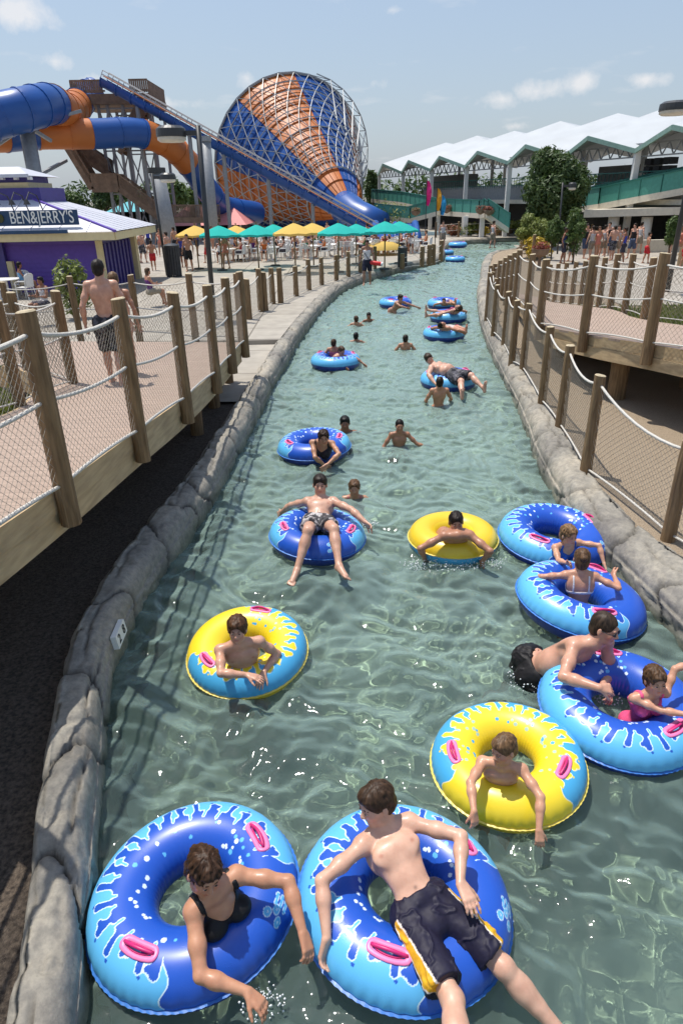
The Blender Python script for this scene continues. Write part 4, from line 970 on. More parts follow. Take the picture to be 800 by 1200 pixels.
    lr.box(((xl_+xa)/2, ty0-.5, z2), (xa-xl_, .06, .12)); attach(lr.build('lantern_roof', 'roof_metal'), root)
    for k, px in enumerate((4, 20, 36)):
        q = PD(px, 212, 30); attach(MB().box((q[0], ty0-.2, q[2]+.1), (.12, .25, .12)).build('flood_lamp', 'white_paint'), root)
    q = PD(76, 219+.0, 29.5)
    q = PD(75, 255, 28.9)
    v = PD(75, 219, 28.9); 
    # sign board
    ys = yf-.75; a = PD(-30, 248, ys); b = PD(90, 245, ys); a2 = PD(-30, 267, ys); 
    x0s, x1s = a[0], b[0]; zt_, zb_ = PD(60, 246, ys)[2], PD(60, 264, ys)[2]
    sg = MB().box(((x0s+x1s)/2, ys, (zt_+zb_)/2), (x1s-x0s, .08, zt_-zb_)).build('sign_board', 'navy_board'); attach(sg, root)
    xm = PD(50, 255, ys)[0]; wid = PD(86, 255, ys)[0]-PD(12, 255, ys)[0]
    M = Matrix.Translation((xm, ys-.05, (zt_+zb_)/2))@Matrix.Rotation(rad(90), 4, 'X')
    me = text_mesh("BEN&JERRY'S", .5, .012); ws = [v_.co.x for v_ in me.vertices]; f = wid/(max(ws)-min(ws)); bpy.data.meshes.remove(me)
    to = text_obj("BEN&JERRY'S", .62*(zt_-zb_)/.6, 'sign_white', M, 'lettering', None, .012); ws = [v_.co.x for v_ in to.data.vertices]; f = wid/(max(ws)-min(ws))
    cx_ = (max(ws)+min(ws))/2
    for v_ in to.data.vertices: v_.co.x = xm+(v_.co.x-cx_)*f; v_.co.z = (zt_+zb_)/2+(v_.co.z-(zt_+zb_)/2)*1.12
    attach(to, sg)
    sg.matrix_parent_inverse  # keep
    fl_ = PD(0, 256, ys-.05); attach(MB().lathe([(0, 0), (.16, .0), (.16, .03), (0, .03)], (fl_[0], ys-.05, fl_[2]), 14, axis=(0, -1, 0)).build('round_emblem', 'flower_red'), root)
    for px in (13, 30, 47):
        q = PD(px, 250, ys); attach(MB().box((q[0], ys+.3, zb_-.2), (.08, .08, .5)).build('sign_post', 'navy_board'), root)
        attach(MB().tube([(q[0]+.1, ys+.1, zt_), (q[0]+.05, ys-.1, zt_+.5), (q[0]-.05, ys-.5, zt_+.62), (q[0]-.1, ys-.75, zt_+.35)], .022, n=6).tube([(q[0]-.1, ys-.75, zt_+.38), (q[0]-.1, ys-.75, zt_+.2)], [.04, .13], n=10).build('gooseneck_lamp', 'black_trim'), root)
    vt = PD(74, 260, 28.0); vp = Vector((vt[0], 28.0, 0))
    q = PD(75, 256, 29.2); attach(MB().box((q[0], 29.1, q[2]), (.35, .3, .22)).build('roof_vent', 'white_paint'), root)
    return root
kiosk()
# ---------------------------------------------------------------- lamps, umbrellas, furniture
def lamp_post(px, pybase, pytop, Y, label, head=-1, hw=.55, thick=.085):
    a = PD(px[0], pybase, Y); zt = PD(px[1], pytop, Y)[2]; root = empty('street_lamp', (a[0], Y, .38), 0, label, 'lamp post')
    x1 = PD(px[1], pytop, Y)[0]
    attach(MB().tube([(a[0], Y, .3), ((a[0]+x1)/2, Y, zt/2+.15), (x1, Y, zt)], thick, n=10).build('post', 'dark_metal', smooth=True), root)
    hx = x1+head*(hw+.35)
    attach(MB().beam((x1, Y, zt-.18), (hx-head*hw*.8, Y, zt-.18), .10, .12).build('arm', 'dark_metal'), root)
    attach(MB().lathe([(0, .18), (hw*.75, .17), (hw*.98, .10), (hw, -.02), (hw, -.10), (hw*.96, -.10)], (hx, Y, zt-.17), 24).build('lamp_hood', 'dark_metal', smooth=False), root)
    attach(MB().lathe([(hw*.95, -.10), (hw*.96, -.17), (hw*.8, -.22), (0, -.24)], (hx, Y, zt-.17), 24).build('lamp_lens', 'lamp_glass', smooth=True), root)
    return root
basic('lamp_glass', (.62, .58, .50), .35, var=.1)
lamp_post((247, 232), 330, 147, 21, 'tall black lamp post with a round disc head, nearer of the two by the kiosk', -1, .41, .075)
a = PD(193, 300, 30)
lamp_post((197, 178), 330, 203, 34, 'shorter black lamp post with a disc head in front of the thick grey column', +1, .36, .06)
lamp_post((787, 824), 310, 118, 25, 'black lamp post with a disc head cut by the right edge of the picture', -1, .52, .09)
lamp_post((654, 659), 285, 214, 42, 'thin grey lamp post with a small white head in front of the big dark tree', +1, .22, .05)
def umbrella(px, py, Y, colr, label, rr_=1.45, n=8):
    tp_ = PD(px, py, Y); x, z = tp_[0], tp_[2]; root = empty('patio_umbrella', (x, Y, .38), 0, label, 'umbrella', 'coloured umbrellas over the tables')
    mb = MB(); ph = px*.1; vs = [(x, Y, z)]
    for ring, (f, dz) in enumerate(((.5, -.21), (1., -.46), (1., -.56))):
        for k in range(n*2):
            a_ = ph+math.pi*k/n; s = (1 if k % 2 == 0 else .95); vs.append((x+math.cos(a_)*rr_*f*s, Y+math.sin(a_)*rr_*f*s, z+dz*(1 if k % 2 == 0 else .93)))
    m = n*2; fs = [(0, 1+k, 1+(k+1) % m) for k in range(m)]
    for q in (0, 1): fs += [(1+q*m+k, 1+q*m+(k+1) % m, 1+(q+1)*m+(k+1) % m, 1+(q+1)*m+k) for k in range(m)]
    mb.add(vs, fs); attach(mb.build('canopy', colr+'_cloth'), root)
    attach(MB().tube([(x, Y, .36), (x, Y, z+.12)], .035, n=8).build('pole', 'post_wood'), root)
    attach(MB().lathe([(.0, .08), (.25, .06), (.28, 0)], (x, Y, .38), 12).build('foot', 'shade_and_dark'), root)
    return root
for nm, c in (('teal', (.05, .50, .44)), ('yellow', (.78, .54, .16))):
    m_, t, out = nt(nm+'_cloth'); b = N(t, 'ShaderNodeBsdfDiffuse'); b.inputs[0].default_value = c3(c); tr = N(t, 'ShaderNodeBsdfTranslucent'); tr.inputs[0].default_value = c3(c)
    mx = N(t, 'ShaderNodeMixShader'); mx.inputs[0].default_value = .3; t.links.new(b.outputs[0], mx.inputs[1]); t.links.new(tr.outputs[0], mx.inputs[2]); t.links.new(mx.outputs[0], out.inputs[0])
U = [(228, 264, 37, 'yellow', 'leftmost yellow umbrella, just left of the tall lamp post'), (256, 264, 36, 'teal', 'leftmost teal umbrella, just right of the tall lamp post'), (276, 264, 42, 'yellow', 'small yellow umbrella between two teal ones'), (300, 263, 36, 'teal', 'second teal umbrella from the left'), (320, 262.5, 38, 'teal', 'third teal umbrella from the left, beside the yellow pair'), (344, 261, 34, 'yellow', 'left one of the yellow umbrella pair in the middle'), (366, 261, 37, 'yellow', 'right one of the yellow umbrella pair in the middle'),
     (396, 261, 34, 'teal', 'teal umbrella right of the yellow pair'), (417, 262, 38, 'teal', 'teal umbrella in front of the slide outlet'), (451, 259, 35, 'teal', 'left one of the two rightmost teal umbrellas'), (468, 259, 38, 'teal', 'rightmost teal umbrella, before the blue pool slide')]
for px, py, Y, c, lab in U: umbrella(px, py, Y, c, lab, rr_=1.04 if Y < 38 else 1.04)
def chair_mesh(name):
    mb = MB(); c = (0, 0, 0)
    mb.box((0, 0, .43), (.46, .44, .03))
    for k in range(6): mb.box((-.19+k*.076, .235+.03, .68), (.045, .025, .46))
    mb.tube([(-.24, .22, .45), (-.25, .27, .85), (-.1, .30, .92), (.1, .30, .92), (.25, .27, .85), (.24, .22, .45)], .02, n=5)
    for s in (-1, 1):
        mb.tube([(s*.24, .22, .66), (s*.27, -.05, .66), (s*.25, -.2, .62), (s*.24, -.2, .0)], .022, n=5); mb.tube([(s*.22, .2, .43), (s*.25, .28, 0)], .022, n=5)
    return mb.build(name, 'white_paint')
ch0 = chair_mesh('plastic_chair'); tb = MB().lathe([(0, .74), (.5, .74), (.52, .72), (.5, .70), (.05, .69), (.04, .1), (.3, .02), (.3, 0)], n=16)
tb0 = tb.build('round_table', 'white_paint')
r = np.random.default_rng(12); first = [True, True]; spots = []
tabs = [(268, 307), (292, 303), (318, 305), (340, 302), (365, 303), (392, 301), (412, 300), (433, 298), (280, 297), (306, 295), (330, 294), (356, 294), (380, 293), (402, 292), (455, 297), (470, 293), (484, 296), (12, 350)]
words = ['leftmost front', 'second front', 'third front', 'fourth front', 'fifth front', 'sixth front', 'seventh front', 'eighth front', 'leftmost rear', 'second rear', 'third rear', 'fourth rear', 'fifth rear', 'rightmost rear', 'left corner', 'middle corner', 'right corner', 'kiosk side']
side = ['left of', 'right of', 'in front of', 'behind']
for i, (px, py) in enumerate(tabs):
    p = P(px, py, .38)
    o = tb0 if i == 0 else tb0.copy()
    if i: C.objects.link(o)
    o.location = p; tag(o, 'white round plastic table, the %s one of the seating area' % words[i], 'table', 'white plastic tables')
    for k in range(4):
        a = [math.pi, 0, -math.pi/2, math.pi/2][k]+r.uniform(-.4, .4); d = .72+r.uniform(0, .2)
        c = ch0 if (i == 0 and k == 0) else ch0.copy()
        if not (i == 0 and k == 0): C.objects.link(c)
        c.location = (p[0]+math.cos(a)*d, p[1]+math.sin(a)*d, .38); c.rotation_euler = (0, 0, a-math.pi/2)
        tag(c, 'white plastic chair standing %s the %s table' % (side[k], words[i]), 'chair', 'white plastic chairs')
# feather flags
for px, y0, y1, Y, colr, lab in ((502, 211, 240, 50, (.75, .02, .20), 'magenta feather flag on a thin pole beside the river bend'), (514, 220, 246, 51, (.75, .35, .02), 'orange yellow feather flag, middle one of the three'), (519, 228, 251, 52, (.02, .30, .60), 'light blue feather flag, right one of the three')):
    nm = 'flag_%d' % px; basic(nm, colr, .7, var=.1)
    a = PD(px-2, y0, Y); b = PD(px-2, y1, Y); root = empty('feather_flag', (a[0], Y, .38), 0, lab, 'flag', 'coloured feather flags')
    wd = PD(px+3, y0, Y)[0]-PD(px-3, y0, Y)[0]; n = 14; mb = MB(); vs = []
    for k in range(n+1):
        f = k/n; z = a[2]+(b[2]-a[2])*f; w_ = wd*(math.sin(math.pi*min(1, .12+f*.80))**.6); vs += [(a[0], Y+.02*math.sin(f*9), z), (a[0]+w_*.5, Y+.10*math.sin(f*8+1), z-.05), (a[0]+w_, Y+.05*math.sin(f*9+2), z-.1)]
    mb.add(vs, [(3*k+j, 3*k+j+1, 3*k+j+4, 3*k+j+3) for k in range(n) for j in (0, 1)]); attach(mb.build('flag_cloth', nm), root)
    attach(MB().tube([(a[0], Y, .36), (a[0], Y, a[2]+.1)], .03, n=6).build('pole', 'dark_metal'), root)
# litter bins, pots, board screens
def bin_(px, py, Y, w_, h_, mat, lab):
    q = PD(px, py, Y); root = empty('litter_bin', (q[0], Y, .38), 0, lab, 'litter bin')
    mb = MB()
    for k in range(18):
        a = 2*math.pi*k/18; mb.box((q[0]+math.cos(a)*w_, Y+math.sin(a)*w_, .4+h_/2), (.10, .04, h_), rz=a+math.pi/2)
    attach(mb.build('body', mat), root); attach(MB().lathe([(w_*1.1, 0), (w_*1.1, .08), (w_*.5, .16), (.0, .17)], (q[0], Y, .4+h_), 16).build('lid', 'dark_metal'), root)
bin_(204, 318, 33.5, .34, 1.3, 'shade_and_dark', 'dark slatted litter bin beside the man in black shorts')
bin_(471, 314, 35.8, .22, .85, 'shade_and_dark', 'short dark bin at the path edge under the rightmost umbrellas')
for i, (x0, x1, Y, lab) in enumerate(((695, 729, 43, 'tan board screen behind the crowd on the right'), (797, 830, 34, 'tan board screen by the right lamp post'))):
    a, b = PD(x0, 285, Y), PD(x1, 285, Y); root = empty('board_screen', ((a[0]+b[0])/2, Y, .38), 0, lab, 'fence'); zt = PD(x0, 270 if i == 0 else 290, Y)[2]
    n = int((b[0]-a[0])/.14); mb = MB()
    for k in range(n): mb.box((a[0]+k*.14+.07, Y, .3+(zt-.3)/2), (.125, .03, zt-.3+.03*math.sin(k*5)))
    attach(mb.build('boards', 'lumber'), root); attach(MB().beam((a[0], Y+.05, zt-.3), (b[0], Y+.05, zt-.3), .06).build('rail', 'lumber'), root)
# low concrete wall by the pavilion entrance, long light blue pool edge beyond the bend, blue slide pool
o = MB().box((PD(733, 285, 42)[0], 42, .7), (7, .4, .75)).build('low_wall', 'slab_cream'); tag(o, 'low cream wall in front of the pavilion entrance', 'wall')
a, b = PD(520, 285, 64), PD(640, 288, 64)
o = MB().box(((a[0]+b[0])/2, 64.5, .52), (b[0]-a[0]+6, .5, .30)).build('pool_edge', 'pale_blue') if basic('pale_blue', (.45, .60, .62), .5, var=.05) else None
tag(o, 'long pale blue pool edge on the far bank', 'pool edge')
s = []
mb = MB(); q0, q1, q2, q3 = PD(440, 262, 59), PD(486, 262, 59), PD(490, 282, 56), PD(436, 282, 56)
mb.add([q0, q1, q2, q3, q0-np.array([0, 0, 1]), q1-np.array([0, 0, 1])], [(3, 2, 1, 0), (0, 1, 5, 4)])
mb.tube([q0, q3], .3, n=10); mb.tube([q1, q2], .3, n=10); mb.tube([(q0+q1)/2, (q2+q3)/2], .2, n=10)
o = mb.build('splash_slide', 'blue_plastic', smooth=True); tag(o, 'short blue run-out slide under the rightmost teal umbrellas', 'water slide')
q = PD(449, 287, 44); o = MB().lathe([(0, .45), (.6, .42), (1.1, .2), (1.2, 0)], tuple(q-np.array([0, 0, .25])), 16).build('play_float', 'yellow_cloth', smooth=True); tag(o, 'low yellow float lying behind the fence under the teal umbrellas', 'float')
# depth marker
yy0 = 5.0; q = np.array([xl(4.86)+.02, 4.86]); dd = np.array([xl(5.3)-xl(4.5), .8]); dd /= np.linalg.norm(dd)
root = empty('depth_marker', (q[0], q[1], .22), 0, 'white depth marker reading 2 8 on the left kerb wall', 'sign')
T_ = Vector((dd[0], dd[1], 0)); Z_ = Vector((-.12, 0, 1)).normalized(); N_ = T_.cross(Z_)
if N_.x < 0: N_ = -N_
Z_ = N_.cross(T_); c_ = Vector((q[0]+.01, q[1], .24))
Mr = Matrix((T_, Z_, N_)).transposed().to_4x4()
attach(MB().box(c_-N_*.025, (.28, .13, .05), rot=Mr.to_3x3()).build('plate', 'sign_white'), root)
for ch_, off in (('2', -.07), ('8', .07)):
    o = text_obj(ch_, .125, 'ink', Matrix.Translation(c_+T_*off+N_*.003)@Mr, 'numeral'); attach(o, root)
# ---------------------------------------------------------------- inflatable river tubes
TR, Tr = .405, .197
def splash(theta, v, pal, seed=0):
    """colour of the printed vinyl. theta round the ring, v round the section (0 outer seam, pi/2 top, pi hole)"""
    IN, OUT, BOT, LINE, DOT = [np.array(c) for c in pal]
    r = np.random.default_rng(100+seed)
    th = (theta+np.pi) % (2*np.pi)-np.pi
    s = th*.47; w = v*Tr                                  # metres on the skin
    fac = (TR+Tr*np.cos(v))/.47; s_, w_ = s, w
    s = s+.007*vnoise(np.stack([s*9, w*9, 0*s], -1), 4); w = w+.006*vnoise(np.stack([s*10, w*10, 0*s+3], -1), 6)
    def smin(a, b, k): h = np.clip(.5+.5*(b-a)/k, 0, 1); return b+(a-b)*h-k*h*(1-h)
    base = .285
    d = (base-w)+.012*np.sin(s*17)                        # negative where the inner colour is
    def cap(s0, w0, s1, w1, r0, r1):
        dx, dy = s1-s0, w1-w0; t_ = np.clip(((s-s0)*dx+(w-w0)*dy)/(dx*dx+dy*dy), 0, 1)
        return np.hypot(s-s0-t_*dx, w-w0-t_*dy)-(r0+(r1-r0)*t_)
    a0 = rad(54)*.47; a1 = np.pi*.47; pos = a0+.02; fingers = []
    for sg in (-1, 1):
        pos = a0+.01
        while pos < a1:
            L = r.uniform(.04, .105); lean = r.uniform(-.03, .03); rr_ = r.uniform(.012, .017)
            d = smin(d, cap(sg*pos, base+.01, sg*pos+lean, base-L, rr_, rr_*r.uniform(1.1, 1.6)), .022)
            if r.random() < .6: d = smin(d, cap(sg*pos+lean*.5, base-L*.5, sg*pos+lean+r.choice([-1, 1])*.035, base-L*.75, rr_*.7, rr_*1.15), .022)
            L2 = r.uniform(.03, .075)
            c = cap(sg*(pos+.050), base-.04, sg*(pos+.050)+r.uniform(-.02, .02), base+L2*.6, .010, .014)
            d = -smin(-d, c, .018)
            if r.random() < .5: d = np.where(cap(sg*pos+lean*2, base-L-.028, sg*pos+lean*2+.002, base-L-.030, .008, .008) < 0, -.02, d)
            pos += r.uniform(.094, .122)
    plain = a0-.03-np.abs(s)+.02*np.sin(w*30)             # >0 in the plain arc
    d = -smin(-(d), -(-plain)*1.0, 1e-4) if False else np.minimum(d, -plain)
    col = np.where((d < 0)[:, None], IN, OUT)
    col = np.where(((d > 0) & (d < .0062))[:, None], LINE, col)
    for k in range(34):                                   # printed droplets
        sg = r.choice([-1, 1]); s0 = sg*r.uniform(a0-.08, a1); w0 = r.uniform(.345, .47); rr_ = r.uniform(.009, .017)
        m = (np.hypot((s_-s0)*fac, w_-w0) < rr_) & (d < -.012)
        col = np.where(m[:, None], DOT if k % 3 else OUT*1.0, col)
    # small two-row emblem in the plain arc
    for k in range(3 if IN[2] > .2 else 0):
        q = np.abs(np.hypot(s-.13-.035*(k % 2)+.0*k, w-.10-.040*k)-.013)-.007
        col = np.where((q < .004)[:, None], LINE, col); col = np.where((q < 0)[:, None], OUT, col)
        q = cap(.185+.0*k, .09+.034*k, .23, .095+.034*k, .008, .008)
        col = np.where((q < .004)[:, None], LINE, col); col = np.where((q < 0)[:, None], OUT, col)
    under = np.clip((-w)/.012, 0, 1)[:, None]
    col = col*(1-under)+BOT*under
    under2 = ((v > np.pi*1.25) | (v < 0))
    return np.where(under2[:, None], BOT, col)
PAL_B = [(.013, .085, .48), (.11, .45, .78), (.006, .03, .24), (.62, .78, .88), (.70, .82, .92)]
PAL_Y = [(.80, .60, .022), (.06, .36, .64), (.74, .50, .018), (.80, .76, .45), (.36, .52, .42)]
def tube_mesh(name, nu, nv, pal, seed):
    th = np.linspace(0, 2*np.pi, nu, endpoint=False); v = np.linspace(-.5*np.pi, 1.5*np.pi, nv, endpoint=False)
    T, Vv = np.meshgrid(th, v, indexing='ij')
    seam = np.exp(-(Vv/.35)**2)+.8*np.exp(-((np.pi-Vv)/.5)**2)
    rr_ = Tr*(1+.010*seam*np.sin(T*46+2*np.sin(T*5))+.006*np.sin(T*3+1))
    R = TR+rr_*np.cos(Vv); Z = rr_*np.sin(Vv)*.92
    V = np.stack([R*np.cos(T), R*np.sin(T), Z], -1).reshape(-1, 3)
    i = np.arange(nu)[:, None]; j = np.arange(nv)[None]; a = i*nv+j; b_ = ((i+1) % nu)*nv+j; c = ((i+1) % nu)*nv+(j+1) % nv; d = i*nv+(j+1) % nv
    F = np.stack([a, b_, c, d], -1).reshape(-1, 4)
    col = splash(T.ravel(), Vv.ravel(), pal, seed)
    o = np_mesh(name, V, F, 'vinyl', col=col); me = o.data; bpy.data.objects.remove(o); return me
m_, t, out = nt('vinyl')
b = N(t, 'ShaderNodeBsdfPrincipled', i_Roughness=.38); b.inputs['Specular IOR Level'].default_value = .55; b.inputs['Coat Weight'].default_value = .15; b.inputs['Coat Roughness'].default_value = .2
at = N(t, 'ShaderNodeAttribute'); at.attribute_name = 'Col'; t.links.new(at.outputs['Color'], b.inputs['Base Color'])
tc = N(t, 'ShaderNodeTexCoord'); vz = N(t, 'ShaderNodeTexVoronoi'); vz.inputs['Scale'].default_value = 85.; t.links.new(tc.outputs['Object'], vz.inputs['Vector'])
mr2 = N(t, 'ShaderNodeMapRange'); mr2.inputs[1].default_value = .0; mr2.inputs[2].default_value = .32; mr2.inputs[3].default_value = 1.; mr2.inputs[4].default_value = 0.; t.links.new(vz.outputs['Distance'], mr2.inputs[0])
n3 = N(t, 'ShaderNodeTexNoise'); n3.inputs['Scale'].default_value = 9.; t.links.new(tc.outputs['Object'], n3.inputs['Vector'])
n3r = ramp(t, n3.outputs[0], [(.48, (0, 0, 0)), (.62, (1, 1, 1))]); mm = N(t, 'ShaderNodeMath', operation='MULTIPLY'); t.links.new(mr2.outputs[0], mm.inputs[0]); t.links.new(n3r, mm.inputs[1])
bp = N(t, 'ShaderNodeBump', i_Strength=.30, i_Distance=.003); t.links.new(mm.outputs[0], bp.inputs['Height']); t.links.new(bp.outputs[0], b.inputs['Normal'])
t.links.new(b.outputs[0], out.inputs[0])
basic('handle_pink', (.85, .20, .42), .4, var=.05); basic('handle_red', (.55, .02, .16), .4, var=.05); basic('seam_blue', (.03, .16, .50), .4, var=.05); basic('seam_yellow', (.70, .55, .10), .4, var=.05)
TM = {('blue', 0): tube_mesh('blue_tube', 860, 216, PAL_B, 1), ('yellow', 0): tube_mesh('yellow_tube', 860, 216, PAL_Y, 2), ('blue', 1): tube_mesh('blue_tube_far', 260, 56, PAL_B, 1)}
def handle_meshes():
    out_ = []
    for th0 in (-rad(72), rad(72)):
        v0 = rad(80); parts = []
        def surf(ds, dw, off):
            th = th0+ds/(TR+Tr*math.cos(v0)); v = v0+dw/Tr; rr_ = Tr+off
            return ((TR+rr_*math.cos(v))*math.cos(th), (TR+rr_*math.cos(v))*math.sin(th), rr_*math.sin(v)*.92)
        mb = MB(); n = 28                                  # pad: stadium plate following the skin
        def ring(a_, b_, off): return [surf((max(-a_+b_, min(a_-b_, a_*math.cos(2*math.pi*k/n)*1.2))+b_*math.cos(2*math.pi*k/n)), b_*math.sin(2*math.pi*k/n), off) for k in range(n)]
        rs = [ring(.118, .046, -.006), ring(.118, .046, .006), ring(.110, .038, .010), ring(.09, .024, .010), ring(.085, .018, .002)]
        vs = [p for q_ in rs for p in q_]; mb.add(vs, [(i*n+k, i*n+(k+1) % n, (i+1)*n+(k+1) % n, (i+1)*n+k) for i in range(len(rs)-1) for k in range(n)])
        pad = mb.build('h', 'handle_pink', smooth=True).data
        mb = MB(); mb.tube([surf(-.095+.19*k/10, 0, .008+.026*math.sin(math.pi*k/10)) for k in range(11)], .0095, n=8)
        mb.tube([surf((.075*math.cos(2*math.pi*k/20)), .016*math.sin(2*math.pi*k/20), .008) for k in range(20)], .005, n=6, closed=True)
        grip = mb.build('h', 'handle_red', smooth=True).data
        out_.append((pad, grip))
    sm = {}
    for c in ('blue', 'yellow'):
        mb = MB(); nn_ = 180; vs = []
        for k in range(nn_):
            a = 2*math.pi*k/nn_; sc_ = 1 if k % 2 else .35
            for rr_, z in ((TR+Tr-.004, .006), (TR+Tr+.010+.006*sc_, 0), (TR+Tr-.004, -.006)): vs.append((rr_*math.cos(a), rr_*math.sin(a), z-.012))
        mb.add(vs, [(3*k+j, 3*((k+1) % nn_)+j, 3*((k+1) % nn_)+j+1, 3*k+j+1) for k in range(nn_) for j in (0, 1)])
        sm[c] = mb.build('h', 'seam_'+c, smooth=False).data
    for o in [o for o in C.objects if o.name.startswith('h') and o.name.split('.')[0] == 'h']: bpy.data.objects.remove(o)
    return out_, sm
HM, SEAM = handle_meshes()
def river_tube(px, py, colr, phi, label, z=.115, tilt=(0, 0), lod=0, flip=False, scale=1., loc=None):
    p = P(px, py, z) if loc is None else loc
    root = empty('river_tube', tuple(p), 0, label, 'swim ring', 'inflatable swim rings on the river')
    root.rotation_euler = (rad(tilt[0])+(math.pi if flip else 0), rad(tilt[1]), rad(phi)); root.scale = (scale,)*3
    def ch(nm, me, par): o = bpy.data.objects.new(nm, me); C.objects.link(o); o.parent = par; return o
    ch('ring', TM[(colr, lod)], root); 
    if lod == 0: ch('seam', SEAM[colr], root)
    for pad, grip in HM:
        q_ = ch('handle', pad, root); ch('grip', grip, q_)
    return root
TB = {}
TB['t1'] = river_tube(228, 1049, 'blue', -42, 'large blue splash pattern ring at the bottom left, with the woman in black bikini', tilt=(3, -4), z=.10)
TB['t2'] = river_tube(473, 1053, 'blue', -36, 'large blue splash pattern ring under the boy in navy and yellow shorts', tilt=(-4, 3), z=.12)
TB['y1'] = river_tube(594, 893, 'yellow', -105, 'yellow ring with light blue splashes round the small boy facing left', tilt=(3, 2), z=.11, scale=.885)
TB['y2'] = river_tube(290, 763, 'yellow', 147, 'yellow and light blue ring round the brown haired boy with crossed arms', tilt=(-7, -3), z=.11, scale=.88)
TB['b3'] = river_tube(725, 829, 'blue', 14, 'blue ring at the right edge carrying the man in sunglasses and the girl in pink', tilt=(4, 0), z=.12)
TB['b4'] = river_tube(679, 704, 'blue', -15, 'blue ring round the girl seen from behind with her hair in a bun', tilt=(-2, 8), z=.13, scale=1.02)
TB['b5'] = river_tube(648, 629, 'blue', -58, 'blue ring nearest the right kerb, round the blond girl', tilt=(0, 4), z=.12, scale=1.04)
TB['y3'] = river_tube(530, 630, 'yellow', 90, 'plain yellow ring ridden by the dark haired boy with spread arms', flip=True, z=.10, scale=.86)
TB['b6'] = river_tube(372, 627, 'blue', -90, 'blue ring under the man in patterned shorts lying back with bent knees', tilt=(-4, 0), z=.12, scale=.94)
TB['b7'] = river_tube(368, 523, 'blue', -80, 'blue ring round the woman with folded hands, behind the reclining man', z=.13, tilt=(3, 0), scale=.97)
far_t = [('b8', 525, 445, 95, 'blue ring under the heavy man in dark shorts'), ('b9', 393, 423, 80, 'blue ring near the left kerb with two children in it'), ('b10', 520, 391, 95, 'blue ring with one person lying across it, nearest of the three by the right kerb'), ('b11', 525, 371, 90, 'blue ring under the woman with her legs stretched to the left'), ('b12', 520, 356, 60, 'blue ring behind the woman with stretched legs, farthest of the three'), ('b13', 463, 355, -45, 'blue ring beside the path kerb with a dark haired rider leaning right'), ('b14', 533, 304, 90, 'small far blue ring at the river bend'), ('b15', 521, 296, 90, 'farthest blue ring, half hidden by the path corner'), ('b16', 536, 287, 90, 'blue ring lying on the pale pool edge of the far bank')]
for k, px, py, phi, lab in far_t: TB[k] = river_tube(px, py, 'blue', phi, lab, lod=1, z=.13 if k != 'b16' else .75)
# ---------------------------------------------------------------- people: smooth implicit bodies
for nm, rough in (('skin', .48), ('cloth', .8), ('wetcloth', .58)):
    m_, t, out = nt(nm); b = N(t, 'ShaderNodeBsdfPrincipled', i_Roughness=rough)
    at = N(t, 'ShaderNodeAttribute'); at.attribute_name = 'Col'; tc = N(t, 'ShaderNodeTexCoord'); nz = N(t, 'ShaderNodeTexNoise'); nz.inputs['Scale'].default_value = 14. if nm == 'skin' else 40; nz.inputs['Detail'].default_value = 5.
    t.links.new(tc.outputs['Object'], nz.inputs['Vector']); cr = ramp(t, nz.outputs[0], [(.3, (.86, .77, .74)), (.7, (1.10, 1.06, 1.04))])
    mx = N(t, 'ShaderNodeMix', data_type='RGBA', blend_type='MULTIPLY'); mx.inputs[0].default_value = 1.; t.links.new(at.outputs['Color'], mx.inputs[6]); t.links.new(cr, mx.inputs[7]); t.links.new(mx.outputs[2], b.inputs['Base Color'])
    b.inputs['Specular IOR Level'].default_value = .42 if nm == 'skin' else .3; b.inputs['Coat Weight'].default_value = .18 if nm == 'skin' else 0.; b.inputs['Coat Roughness'].default_value = .22
    n2_ = N(t, 'ShaderNodeTexNoise'); n2_.inputs['Scale'].default_value = 120. if nm == 'skin' else 60; bq = N(t, 'ShaderNodeBump', i_Strength=.22, i_Distance=.003); t.links.new(tc.outputs['Object'], n2_.inputs['Vector']); t.links.new(n2_.outputs[0], bq.inputs['Height']); t.links.new(bq.outputs[0], b.inputs['Normal'])
    if nm == 'skin': b.inputs['Subsurface Weight'].default_value = .12; b.inputs['Subsurface Radius'].default_value = (.02, .008, .005); b.inputs['Subsurface Scale'].default_value = .5
    t.links.new(b.outputs[0], out.inputs[0])
m_, t, out = nt('hair'); b = N(t, 'ShaderNodeBsdfPrincipled', i_Roughness=.5); b.inputs['Specular IOR Level'].default_value = .22; at = N(t, 'ShaderNodeAttribute'); at.attribute_name = 'Col'; t.links.new(at.outputs['Color'], b.inputs['Base Color']); t.links.new(b.outputs[0], out.inputs[0])

